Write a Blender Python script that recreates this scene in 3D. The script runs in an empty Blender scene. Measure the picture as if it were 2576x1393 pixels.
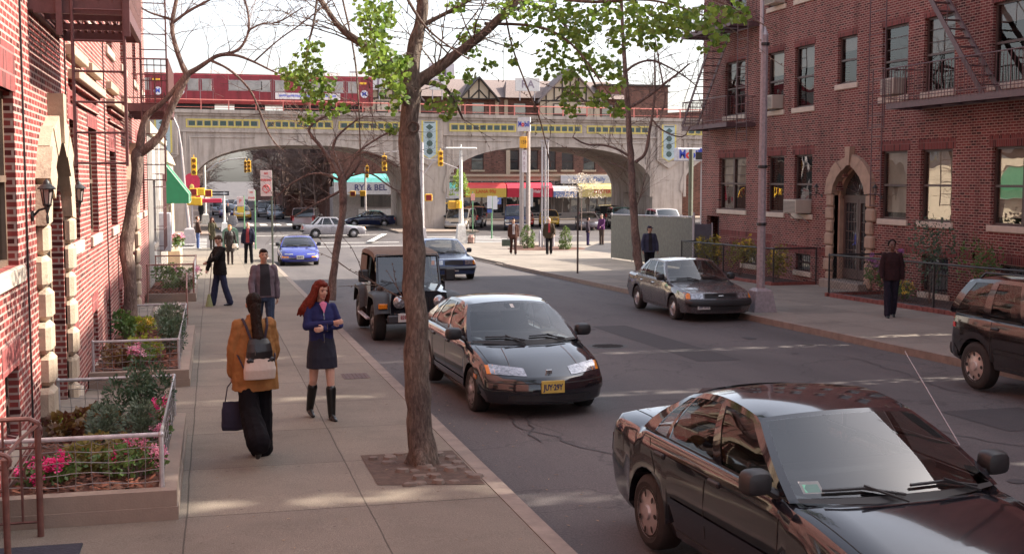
import bpy, bmesh, math, random
from mathutils import Vector, Matrix
from mathutils.bvhtree import BVHTree
from mathutils.noise import noise as pnoise
R_ = math.radians
SC = bpy.context.scene
# ---------------------------------------------------------------- camera, sky, sun, exposure
cam = bpy.data.cameras.new("camera"); camo = bpy.data.objects.new("camera", cam); SC.collection.objects.link(camo)
SC.camera = camo
YAW, PITCH = R_(-14.134), R_(4.697)
camo.location = (0, 0, 2.65); camo.rotation_euler = (math.pi/2 - PITCH, 0, YAW)
cam.sensor_width = 36; cam.lens = 36*3000/2576; cam.clip_start = .1; cam.clip_end = 3000
SUN_EL = R_(37); SUN_AZ = R_(90)      # sun stands over +X, square to the street
SC.world = bpy.data.worlds.new("World"); SC.world.use_nodes = True
wn = SC.world.node_tree; bg = wn.nodes["Background"]
sky = wn.nodes.new("ShaderNodeTexSky"); sky.sky_type = 'NISHITA'; sky.sun_disc = False
sky.sun_elevation = SUN_EL; sky.sun_rotation = SUN_AZ; sky.air_density = 1.0; sky.dust_density = 3.0; sky.ozone_density = .6
hs = wn.nodes.new("ShaderNodeHueSaturation"); hs.inputs['Saturation'].default_value = .5
mixw = wn.nodes.new("ShaderNodeMix"); mixw.data_type = 'RGBA'; mixw.blend_type = 'MULTIPLY'; mixw.inputs[0].default_value = 1
mixw.inputs[7].default_value = (1.20, 1.17, 1.17, 1)
wn.links.new(sky.outputs[0], hs.inputs['Color']); wn.links.new(hs.outputs[0], mixw.inputs[6]); wn.links.new(mixw.outputs[2], bg.inputs[0])
bg.inputs[1].default_value = .15
sl = bpy.data.lights.new("sun", 'SUN'); so = bpy.data.objects.new("sun", sl); SC.collection.objects.link(so)
sl.energy = 5.0; sl.angle = R_(.5); sl.color = (1, .9, .76)
so.rotation_euler = Vector((math.cos(SUN_EL), 0, math.sin(SUN_EL))).to_track_quat('Z', 'Y').to_euler()
SC.view_settings.view_transform = 'Standard'; SC.view_settings.look = 'None'
SC.view_settings.exposure = 1.14; SC.view_settings.gamma = 1
SC.render.engine = 'CYCLES'; SC.cycles.max_bounces = 7; SC.cycles.transparent_max_bounces = 16
SC.cycles.caustics_reflective = False; SC.cycles.caustics_refractive = False
# ---------------------------------------------------------------- surveying helpers
_cx, _cy, _f = 1288., 696.5, 3000.
_M = camo.rotation_euler.to_matrix()
def ray(x, y): return _M @ Vector(((x-_cx)/_f, (_cy-y)/_f, -1))
def at(x, y, D): return Vector((0, 0, 2.65)) + ray(x, y)*D
def onY(x, y, Y):
    d = ray(x, y); return Vector((0, 0, 2.65)) + d*(Y/d.y)
def onX(x, y, X):
    d = ray(x, y); return Vector((0, 0, 2.65)) + d*(X/d.x)
def gz(Y): return -.019*min(Y, 62.)
RD = -.13
def gp(x, y, h=0):
    d = ray(x, y); s = (2.65-h)/(-d.z-.019*d.y) if (-d.z-.019*d.y) > 1e-6 else 1e9
    if s*d.y > 62: s = (2.65-h+.019*62)/(-d.z)
    return Vector((0, 0, 2.65)) + d*s
rnd = random.Random(7)
U = rnd.uniform
# ---------------------------------------------------------------- materials
def _nt(name):
    m = bpy.data.materials.new(name); m.use_nodes = True
    return m, m.node_tree, m.node_tree.nodes["Principled BSDF"]
def N(nt, t, **kw):
    n = nt.nodes.new("ShaderNode"+t)
    for k, v in kw.items():
        if k.startswith('i_'): n.inputs[k[2:].replace('_', ' ')].default_value = v
        else: setattr(n, k, v)
    return n
def L(nt, a, b): nt.links.new(a, b)
def ramp(nt, fac, stops):
    r = N(nt, "ValToRGB"); e = r.color_ramp.elements
    while len(e) < len(stops): e.new(.5)
    for i, (p, c) in enumerate(stops):
        e[i].position = p; e[i].color = (*c, 1) if len(c) == 3 else c
    L(nt, fac, r.inputs[0]); return r
def c4(c): return (c[0], c[1], c[2], 1)
def mul(c, k): return tuple(min(1, v*k) for v in c)
MC = {}
def mat(name, col, rough=.6, metal=0, var=.18, scale=6, bump=.0, bscale=None, spec=.5, coat=0, em=0, stain=None, streak=0):
    """painted/plain surface with mottled colour, roughness variation and optional bump"""
    if name in MC: return MC[name]
    m, nt, b = _nt(name)
    tc = N(nt, "TexCoord")
    n1 = N(nt, "TexNoise", i_Scale=scale, i_Detail=8., i_Roughness=.65); L(nt, tc.outputs['Object'], n1.inputs['Vector'])
    r = ramp(nt, n1.outputs[0], [(.3, mul(col, 1-var)), (.7, mul(col, 1+var))])
    out = r.outputs[0]
    if stain:
        n3 = N(nt, "TexNoise", i_Scale=scale*.17, i_Detail=6., i_Roughness=.7); L(nt, tc.outputs['Object'], n3.inputs['Vector'])
        rr = ramp(nt, n3.outputs[0], [(.42, (0, 0, 0)), (.68, (1, 1, 1))])
        mx = N(nt, "Mix", data_type='RGBA'); L(nt, rr.outputs[0], mx.inputs[0]); L(nt, out, mx.inputs[6]); mx.inputs[7].default_value = c4(stain); out = mx.outputs[2]
    if streak:
        mp = N(nt, "Mapping"); mp.inputs['Scale'].default_value = (1.6, 1.6, .13); L(nt, tc.outputs['Object'], mp.inputs[0]); n4 = N(nt, "TexNoise", i_Scale=1.1, i_Detail=9., i_Roughness=.72); L(nt, mp.outputs[0], n4.inputs['Vector'])
        r4 = ramp(nt, n4.outputs[0], [(.36, (1-streak, 1-streak*1.05, 1-streak*1.1)), (.52, (1, 1, 1)), (.66, (1, 1, 1)), (.74, (1.2, 1.2, 1.2))]); mx4 = N(nt, "Mix", data_type='RGBA', blend_type='MULTIPLY'); mx4.inputs[0].default_value = 1; L(nt, out, mx4.inputs[6]); L(nt, r4.outputs[0], mx4.inputs[7]); out = mx4.outputs[2]
    L(nt, out, b.inputs['Base Color'])
    b.inputs['Metallic'].default_value = metal
    rv = N(nt, "MapRange"); rv.inputs[3].default_value = max(0, rough-.08); rv.inputs[4].default_value = min(1, rough+.1); L(nt, n1.outputs[0], rv.inputs[0]); L(nt, rv.outputs[0], b.inputs['Roughness'])
    b.inputs['Specular IOR Level'].default_value = spec
    if coat: b.inputs['Coat Weight'].default_value = coat; b.inputs['Coat Roughness'].default_value = .03
    if em: b.inputs['Emission Color'].default_value = c4(col); b.inputs['Emission Strength'].default_value = em
    if bump:
        n2 = N(nt, "TexNoise", i_Scale=(bscale or scale*5), i_Detail=5.); L(nt, tc.outputs['Object'], n2.inputs['Vector'])
        bp = N(nt, "Bump", i_Strength=bump, i_Distance=.01); L(nt, n2.outputs[0], bp.inputs['Height']); L(nt, bp.outputs[0], b.inputs['Normal'])
    MC[name] = m; return m
def flake(name, col, rough=.18, coat=1.0, metal=.0):
    if name in MC: return MC[name]
    m, nt, b = _nt(name); tc = N(nt, "TexCoord")
    n = N(nt, "TexNoise", i_Scale=3., i_Detail=6.); L(nt, tc.outputs['Object'], n.inputs['Vector'])
    # road film: duller towards the sills in patches
    n2 = N(nt, "TexNoise", i_Scale=60., i_Detail=4.); L(nt, tc.outputs['Object'], n2.inputs['Vector'])
    r = ramp(nt, n.outputs[0], [(.3, mul(col, .9)), (.75, tuple(min(1, v*1.1+.006) for v in col))]); L(nt, r.outputs[0], b.inputs['Base Color'])
    rv = N(nt, "MapRange"); rv.inputs[3].default_value = rough*.6; rv.inputs[4].default_value = rough*1.8; L(nt, n2.outputs[0], rv.inputs[0]); L(nt, rv.outputs[0], b.inputs['Roughness'])
    b.inputs['Metallic'].default_value = metal; b.inputs['Coat Weight'].default_value = coat; b.inputs['Coat Roughness'].default_value = .04
    MC[name] = m; return m
def brick(name, cols, mortar, bw=.2, rh=.068, ms=.011, soldier=False, stain=.5, offs=.5):
    """running-bond (or soldier) brick; works on walls along X or along Y"""
    if name in MC: return MC[name]
    m, nt, b = _nt(name); g = N(nt, "NewGeometry"); s = N(nt, "SeparateXYZ"); L(nt, g.outputs['Position'], s.inputs[0])
    a = N(nt, "Math", operation='ADD'); L(nt, s.outputs[0], a.inputs[0]); L(nt, s.outputs[1], a.inputs[1])
    cb = N(nt, "CombineXYZ")
    if soldier: L(nt, a.outputs[0], cb.inputs[1]); L(nt, s.outputs[2], cb.inputs[0])
    else: L(nt, a.outputs[0], cb.inputs[0]); L(nt, s.outputs[2], cb.inputs[1])
    t = N(nt, "TexBrick", i_Scale=1., i_Mortar_Size=ms, i_Mortar_Smooth=.1, i_Bias=0.); t.inputs['Brick Width'].default_value = bw; t.inputs['Row Height'].default_value = rh
    t.offset = 0 if soldier else offs; t.inputs['Color1'].default_value = c4(cols[0]); t.inputs['Color2'].default_value = c4(cols[1]); t.inputs['Mortar'].default_value = c4(mortar)
    L(nt, cb.outputs[0], t.inputs['Vector'])
    # per-brick tone from a snapped coordinate, broad weathering from noise
    sn = N(nt, "VectorMath", operation='SNAP'); L(nt, cb.outputs[0], sn.inputs[0]); sn.inputs[1].default_value = (bw, rh, 1)
    wn_ = N(nt, "TexWhiteNoise"); L(nt, sn.outputs[0], wn_.inputs['Vector'])
    rb = ramp(nt, wn_.outputs['Value'], [(0., (.35, .33, .36)), (.16, (.45, .42, .45)), (.2, (.85, .85, .85)), (1., (1.15, 1.1, 1.1))])
    mx = N(nt, "Mix", data_type='RGBA', blend_type='MULTIPLY'); 
    inv = N(nt, "Math", operation='SUBTRACT'); inv.inputs[0].default_value = 1; L(nt, t.outputs['Fac'], inv.inputs[1]); L(nt, inv.outputs[0], mx.inputs[0])
    L(nt, t.outputs['Color'], mx.inputs[6]); L(nt, rb.outputs[0], mx.inputs[7])
    n1 = N(nt, "TexNoise", i_Scale=.55, i_Detail=7., i_Roughness=.6); L(nt, g.outputs['Position'], n1.inputs['Vector'])
    r1 = ramp(nt, n1.outputs[0], [(.3, (1-.4*stain,)*3), (.7, (1+.25*stain,)*3)])
    m2 = N(nt, "Mix", data_type='RGBA', blend_type='MULTIPLY'); m2.inputs[0].default_value = 1; L(nt, mx.outputs[2], m2.inputs[6]); L(nt, r1.outputs[0], m2.inputs[7])
    mp = N(nt, "Mapping"); mp.inputs['Scale'].default_value = (1.3, 1.3, .16); L(nt, g.outputs['Position'], mp.inputs[0]); n4 = N(nt, "TexNoise", i_Scale=1.3, i_Detail=8., i_Roughness=.7); L(nt, mp.outputs[0], n4.inputs['Vector'])
    r4 = ramp(nt, n4.outputs[0], [(.33, (.70, .68, .68)), (.5, (1, 1, 1)), (.68, (1.12, 1.12, 1.12))]); m4 = N(nt, "Mix", data_type='RGBA', blend_type='MULTIPLY'); m4.inputs[0].default_value = 1; L(nt, m2.outputs[2], m4.inputs[6]); L(nt, r4.outputs[0], m4.inputs[7])
    L(nt, m4.outputs[2], b.inputs['Base Color']); b.inputs['Roughness'].default_value = .85; b.inputs['Specular IOR Level'].default_value = .25
    bp = N(nt, "Bump", i_Strength=.6, i_Distance=.008); L(nt, inv.outputs[0], bp.inputs['Height']); L(nt, bp.outputs[0], b.inputs['Normal'])
    MC[name] = m; return m
def glass(name, tint=(.03, .035, .04), trans=.0, ior=1.9, rough=.02, F0=.08):
    """window glass: Fresnel mirror over either a dark room or a see-through tint"""
    if name in MC: return MC[name]
    m, nt, b = _nt(name); out = nt.nodes["Material Output"]
    b.inputs['Base Color'].default_value = c4(tint); b.inputs['Roughness'].default_value = rough; b.inputs['IOR'].default_value = ior
    tc = N(nt, "TexCoord"); n = N(nt, "TexNoise", i_Scale=1.3, i_Detail=1.); L(nt, tc.outputs['Object'], n.inputs['Vector'])
    bp = N(nt, "Bump", i_Strength=.12, i_Distance=.05); L(nt, n.outputs[0], bp.inputs['Height']); L(nt, bp.outputs[0], b.inputs['Normal'])
    if trans:
        tr = N(nt, "BsdfTransparent"); tr.inputs[0].default_value = (trans, trans*1.02, trans, 1)
        gl = N(nt, "BsdfGlossy"); gl.inputs['Roughness'].default_value = rough; ge = N(nt, "NewGeometry")
        dt = N(nt, "VectorMath", operation='DOT_PRODUCT'); L(nt, ge.outputs['Normal'], dt.inputs[0]); L(nt, ge.outputs['Incoming'], dt.inputs[1]); ab = N(nt, "Math", operation='ABSOLUTE'); L(nt, dt.outputs['Value'], ab.inputs[0])
        iv = N(nt, "Math", operation='SUBTRACT'); iv.inputs[0].default_value = 1; L(nt, ab.outputs[0], iv.inputs[1]); pw = N(nt, "Math", operation='POWER'); L(nt, iv.outputs[0], pw.inputs[0]); pw.inputs[1].default_value = 5; fr = N(nt, "Math", operation='MULTIPLY_ADD'); L(nt, pw.outputs[0], fr.inputs[0]); fr.inputs[1].default_value = 1-F0; fr.inputs[2].default_value = F0
        L(nt, bp.outputs[0], gl.inputs['Normal'])
        mx = N(nt, "MixShader"); L(nt, fr.outputs[0], mx.inputs[0]); L(nt, tr.outputs[0], mx.inputs[1]); L(nt, gl.outputs[0], mx.inputs[2]); L(nt, mx.outputs[0], out.inputs[0])
    MC[name] = m; return m
# ---------------------------------------------------------------- mesh builder
class MB:
    def __init__(s): s.v = []; s.f = []; s.m = []; s.sm = []; s.mats = []; s.cur = 0; s.smooth = False
    def use(s, m):
        if m not in s.mats: s.mats.append(m)
        s.cur = s.mats.index(m); return s
    def add(s, vs, fs):
        o = len(s.v); s.v.extend(Vector(v) for v in vs)
        for f in fs: s.f.append([o+i for i in f]); s.m.append(s.cur); s.sm.append(s.smooth)
        return s
    def box(s, a, b):
        x0, y0, z0 = [min(a[i], b[i]) for i in range(3)]; x1, y1, z1 = [max(a[i], b[i]) for i in range(3)]
        return s.add([(x0,y0,z0),(x1,y0,z0),(x1,y1,z0),(x0,y1,z0),(x0,y0,z1),(x1,y0,z1),(x1,y1,z1),(x0,y1,z1)],
                     [(0,3,2,1),(4,5,6,7),(0,1,5,4),(1,2,6,5),(2,3,7,6),(3,0,4,7)])
    def bbox(s, a, b, r=.01):
        """bevelled box"""
        x0, y0, z0 = [min(a[i], b[i]) for i in range(3)]; x1, y1, z1 = [max(a[i], b[i]) for i in range(3)]
        r = min(r, (x1-x0)*.45, (y1-y0)*.45, (z1-z0)*.45)
        vs = []; idx = {}
        for i, x in enumerate((x0, x1)):
            for j, y in enumerate((y0, y1)):
                for k, z in enumerate((z0, z1)):
                    sx, sy, sz = (1-2*i)*r, (1-2*j)*r, (1-2*k)*r
                    for a_, p in enumerate(((x, y+sy, z+sz), (x+sx, y, z+sz), (x+sx, y+sy, z))): idx[i, j, k, a_] = len(vs); vs.append(p)
        f = []
        for i in (0, 1):
            q = [idx[i,0,0,0], idx[i,1,0,0], idx[i,1,1,0], idx[i,0,1,0]]; f.append(q if i else q[::-1])
            q = [idx[0,i,0,1], idx[0,i,1,1], idx[1,i,1,1], idx[1,i,0,1]]; f.append(q if i else q[::-1])
            q = [idx[0,0,i,2], idx[1,0,i,2], idx[1,1,i,2], idx[0,1,i,2]]; f.append(q if i else q[::-1])
        for i in (0, 1):
            for j in (0, 1):
                q = [idx[i,j,0,0], idx[i,j,1,0], idx[i,j,1,1], idx[i,j,0,1]]; f.append(q)
                q = [idx[i,0,j,0], idx[i,1,j,0], idx[i,1,j,2], idx[i,0,j,2]]; f.append(q)
                q = [idx[0,i,j,1], idx[1,i,j,1], idx[1,i,j,2], idx[0,i,j,2]]; f.append(q)
                for k in (0, 1): f.append([idx[i,j,k,0], idx[i,j,k,1], idx[i,j,k,2]])
        return s.add(vs, f)
    def quad(s, *p): return s.add(p, [tuple(range(len(p)))])
    def grid(s, rows):
        n = len(rows[0]); vs = [p for r in rows for p in r]
        return s.add(vs, [(i*n+j, i*n+j+1, (i+1)*n+j+1, (i+1)*n+j) for i in range(len(rows)-1) for j in range(n-1)])
    def tube(s, pts, rad, n=8, cap=True):
        pts = [Vector(p) for p in pts]; rr = rad if isinstance(rad, (list, tuple)) else [rad]*len(pts)
        t = (pts[1]-pts[0]).normalized(); up = Vector((0, 0, 1)) if abs(t.z) < .9 else Vector((1, 0, 0)); a = t.cross(up).normalized()
        rows = []
        for i, p in enumerate(pts):
            if i: d = p-pts[i-1]
            else: d = pts[1]-p
            if i < len(pts)-1: d = d.normalized()+(pts[i+1]-p).normalized()
            d = d.normalized() if d.length > 1e-9 else t
            a = a-d*a.dot(d); a = a.normalized() if a.length > 1e-6 else d.orthogonal().normalized(); b = d.cross(a)
            rows.append([p+(a*math.cos(2*math.pi*k/n)+b*math.sin(2*math.pi*k/n))*rr[i] for k in range(n)])
        o = len(s.v); vs = [q for r in rows for q in r]
        f = [(i*n+k, i*n+(k+1) % n, (i+1)*n+(k+1) % n, (i+1)*n+k) for i in range(len(rows)-1) for k in range(n)]
        if cap: f += [tuple(range(n))[::-1], tuple((len(rows)-1)*n+k for k in range(n))]
        return s.add(vs, f)
    def lathe(s, prof, n=24, o=(0,0,0), ax='z'):
        """prof: (radius, height) pairs"""
        rows = []
        for r, h in prof:
            row = []
            for k in range(n):
                c, t = math.cos(2*math.pi*k/n)*r, math.sin(2*math.pi*k/n)*r
                row.append({'z': (o[0]+c, o[1]+t, o[2]+h), 'y': (o[0]+c, o[1]+h, o[2]+t), 'x': (o[0]+h, o[1]+c, o[2]+t)}[ax])
            rows.append(row)
        m = len(rows); return s.add([p for r in rows for p in r], [(i*n+k, i*n+(k+1) % n, (i+1)*n+(k+1) % n, (i+1)*n+k) for i in range(m-1) for k in range(n)])
    def prism(s, poly, d, ax='x', at_=0.):
        """extrude a 2-D polygon; ax 'x': poly is (y,z); 'y': (x,z); 'z': (x,y)"""
        def P(p, h): return {'x': (h, p[0], p[1]), 'y': (p[0], h, p[1]), 'z': (p[0], p[1], h)}[ax]
        n = len(poly); vs = [P(p, at_) for p in poly]+[P(p, at_+d) for p in poly]
        return s.add(vs, [tuple(range(n))[::-1], tuple(range(n, 2*n))]+[(i, (i+1) % n, n+(i+1) % n, n+i) for i in range(n)])
    def ball(s, c, r, n=10, m=7):
        r = r if isinstance(r, (tuple, list)) else (r, r, r); rows = []
        for i in range(m+1):
            th = math.pi*i/m
            rows.append([(c[0]+r[0]*math.sin(th)*math.cos(2*math.pi*k/n), c[1]+r[1]*math.sin(th)*math.sin(2*math.pi*k/n), c[2]+r[2]*math.cos(th)) for k in range(n)])
        return s.add([p for r_ in rows for p in r_], [(i*n+k, (i+1)*n+k, (i+1)*n+(k+1) % n, i*n+(k+1) % n) for i in range(m) for k in range(n)])
    def split(s, name, m=None, parent=None, **k):
        """one object per separate piece"""
        par = list(range(len(s.v)))
        def fd(a):
            while par[a] != a: par[a] = par[par[a]]; a = par[a]
            return a
        for f in s.f:
            for i in f[1:]: par[fd(i)] = fd(f[0])
        gr = {}
        for j, f in enumerate(s.f): gr.setdefault(fd(f[0]), []).append(j)
        out = []
        for fs in gr.values():
            q = MB(); q.mats = s.mats; mp = {}
            for j in fs:
                q.f.append([mp.setdefault(i, len(mp)) for i in s.f[j]]); q.m.append(s.m[j]); q.sm.append(s.sm[j])
            q.v = [s.v[i] for i in mp]; out.append(q.build(name, m, parent, **k))
        return out
    def build(s, name, m=None, parent=None, world=True, auto=None, recalc=True):
        me = bpy.data.meshes.new(name); off = Vector((0, 0, 0))
        if parent and world:
            q = parent
            while q: off = off+q.location; q = q.parent
        me.from_pydata([tuple(v-off) for v in s.v], [], s.f)
        mats = s.mats if s.mats else [m]
        for q in mats: me.materials.append(q)
        if s.mats: me.polygons.foreach_set('material_index', s.m)
        if any(s.sm): me.polygons.foreach_set('use_smooth', s.sm)
        if recalc:
            bm = bmesh.new(); bm.from_mesh(me); bmesh.ops.remove_doubles(bm, verts=bm.verts, dist=1e-5); bmesh.ops.recalc_face_normals(bm, faces=bm.faces); bm.to_mesh(me); bm.free()
        if auto:
            me.polygons.foreach_set('use_smooth', [True]*len(me.polygons)); me.set_sharp_from_angle(angle=R_(auto))
        me.update()
        o = bpy.data.objects.new(name, me); SC.collection.objects.link(o)
        if parent: o.parent = parent
        return o
def tag(o, label=None, cat=None, group=None, kind=None):
    if label: o['label'] = label
    if cat: o['category'] = cat
    if group: o['group'] = group
    if kind: o['kind'] = kind
    return o
def thing(name, loc, label, cat, rz=0, group=None):
    o = bpy.data.objects.new(name, None); o.empty_display_size = .2; SC.collection.objects.link(o)
    o.location = loc; o.rotation_euler = (0, 0, rz); return tag(o, label, cat, group)
def dup(o, parent=None):
    c = o.copy(); SC.collection.objects.link(c); c.parent = parent
    for ch in [k for k in bpy.data.objects if k.parent == o]: dup(ch, c)
    return c
def clone(o, loc, rz, label, group=None):
    c = dup(o); c.location = loc; c.rotation_euler = (0, 0, rz); c['label'] = label
    if group: c['group'] = group
    return c
def text(mb, s, size, o, right, up, align='CENTER', depth=0, bold=0, squash=1):
    """letters as mesh faces laid at o along right/up"""
    cu = bpy.data.curves.new('t', 'FONT'); cu.body = s; cu.size = size; cu.align_x = align; cu.align_y = 'CENTER'; cu.resolution_u = 2; cu.offset = bold; cu.extrude = depth
    ob = bpy.data.objects.new('t', cu); SC.collection.objects.link(ob); dg = bpy.context.evaluated_depsgraph_get(); me = ob.evaluated_get(dg).to_mesh()
    right = Vector(right).normalized(); up = Vector(up).normalized(); nn = right.cross(up); o = Vector(o)
    mb.add([o+right*(v.co.x*squash)+up*v.co.y+nn*v.co.z for v in me.vertices], [tuple(p.vertices) for p in me.polygons])
    bpy.data.objects.remove(ob); bpy.data.curves.remove(cu)
# common materials
M_conc = mat('concrete pale', (.30, .235, .19), .9, var=.12, scale=3, bump=.3, bscale=60, stain=(.22, .17, .14))
M_asph = mat('asphalt', (.058, .052, .054), .85, var=.16, scale=9, bump=.5, bscale=120, stain=(.05, .044, .047))
M_kerb = mat('kerb stone', (.24, .195, .165), .85, var=.25, scale=4, bump=.3)
M_white = mat('white road paint', (.62, .6, .57), .8, var=.25, scale=8)
M_stone = mat('cast stone', (.46, .36, .27), .85, var=.16, scale=5, bump=.5, bscale=40)
M_sill = mat('limestone sill', (.50, .42, .35), .85, var=.12, scale=4, bump=.2)
M_brown = mat('bronze brown window frame', (.075, .045, .04), .45, var=.1)
M_iron = mat('maroon painted ironwork', (.12, .05, .05), .5, var=.25, scale=10, bump=.2)
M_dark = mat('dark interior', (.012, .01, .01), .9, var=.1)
M_black = mat('black rubber', (.016, .015, .015), .7, var=.15)
M_blk2 = mat('black plastic', (.02, .02, .022), .45, var=.1)
M_galv = mat('galvanised steel', (.42, .40, .42), .45, metal=.3, var=.15, scale=12, bump=.15)
M_chrome = mat('chrome', (.6, .6, .6), .15, metal=1, var=.05)
M_soil = mat('mulch', (.10, .042, .028), .95, var=.5, scale=26, bump=1., bscale=50)
G_win = glass('window glass', ior=2.3, rough=.015)
G_winp = glass('window glass near', ior=1.7)
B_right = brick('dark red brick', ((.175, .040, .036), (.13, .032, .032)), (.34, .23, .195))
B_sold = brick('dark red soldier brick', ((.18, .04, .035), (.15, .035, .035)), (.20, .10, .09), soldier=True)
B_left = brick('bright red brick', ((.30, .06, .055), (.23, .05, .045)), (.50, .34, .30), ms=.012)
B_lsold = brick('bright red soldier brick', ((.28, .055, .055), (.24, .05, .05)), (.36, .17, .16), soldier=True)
M_yel = mat('signal yellow', (.72, .42, .03), .45, var=.08)
M_green = mat('green painted steel', (.04, .12, .06), .5, var=.2)
# ================================================================ THE SETTING: ground, kerbs, markings
def strip(mb, Ys, xl, xr, top, depth=.3):
    rows = [[(xl(y) if callable(xl) else xl, y, gz(y)+top), (xr(y) if callable(xr) else xr, y, gz(y)+top)] for y in Ys]
    for a, b in zip(rows, rows[1:]):
        mb.quad(a[0], a[1], b[1], b[0])
        if depth:
            dn = lambda p: (p[0], p[1], p[2]-depth)
            mb.quad(dn(a[0]), a[0], b[0], dn(b[0])); mb.quad(a[1], dn(a[1]), dn(b[1]), b[1])
    if depth:
        a, b = rows[0], rows[-1]; mb.quad(a[0], (a[0][0], a[0][1], a[0][2]-depth), (a[1][0], a[1][1], a[1][2]-depth), a[1]); mb.quad(b[0], b[1], (b[1][0], b[1][1], b[1][2]-depth), (b[0][0], b[0][1], b[0][2]-depth))
def asphalt():
    m, nt, b = _nt('street asphalt'); g = N(nt, "NewGeometry"); s = N(nt, "SeparateXYZ"); L(nt, g.outputs['Position'], s.inputs[0])
    n1 = N(nt, "TexNoise", i_Scale=.35, i_Detail=8., i_Roughness=.6); n2 = N(nt, "TexNoise", i_Scale=70., i_Detail=3.); n3 = N(nt, "TexVoronoi", i_Scale=.45, feature='DISTANCE_TO_EDGE')
    mp = N(nt, "Mapping"); mp.inputs['Scale'].default_value = (1.4, .35, 1); L(nt, g.outputs['Position'], mp.inputs[0]); L(nt, mp.outputs[0], n1.inputs['Vector']); L(nt, g.outputs['Position'], n2.inputs['Vector'])
    nd = N(nt, "TexNoise", i_Scale=1.5, i_Detail=5.); L(nt, g.outputs['Position'], nd.inputs['Vector']); av = N(nt, "VectorMath", operation='ADD'); L(nt, nd.outputs[1], av.inputs[0]); L(nt, g.outputs['Position'], av.inputs[1]); L(nt, av.outputs[0], n3.inputs['Vector'])
    r1 = ramp(nt, n1.outputs[0], [(.3, (.056, .049, .050)), (.5, (.084, .074, .075)), (.72, (.116, .103, .10))])
    r2 = ramp(nt, n2.outputs[0], [(.35, (.7, .7, .7)), (.65, (1.35, 1.32, 1.3))])
    mx = N(nt, "Mix", data_type='RGBA', blend_type='MULTIPLY'); mx.inputs[0].default_value = 1; L(nt, r1.outputs[0], mx.inputs[6]); L(nt, r2.outputs[0], mx.inputs[7])
    r3 = ramp(nt, n3.outputs[0], [(.0, (.5, .5, .5)), (.012, (1, 1, 1))])
    m3 = N(nt, "Mix", data_type='RGBA', blend_type='MULTIPLY'); m3.inputs[0].default_value = .75; L(nt, mx.outputs[2], m3.inputs[6]); L(nt, r3.outputs[0], m3.inputs[7])
    L(nt, m3.outputs[2], b.inputs['Base Color']); b.inputs['Roughness'].default_value = .8
    bp = N(nt, "Bump", i_Strength=.5, i_Distance=.01); L(nt, n2.outputs[0], bp.inputs['Height']); L(nt, bp.outputs[0], b.inputs['Normal'])
    return m
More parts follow.
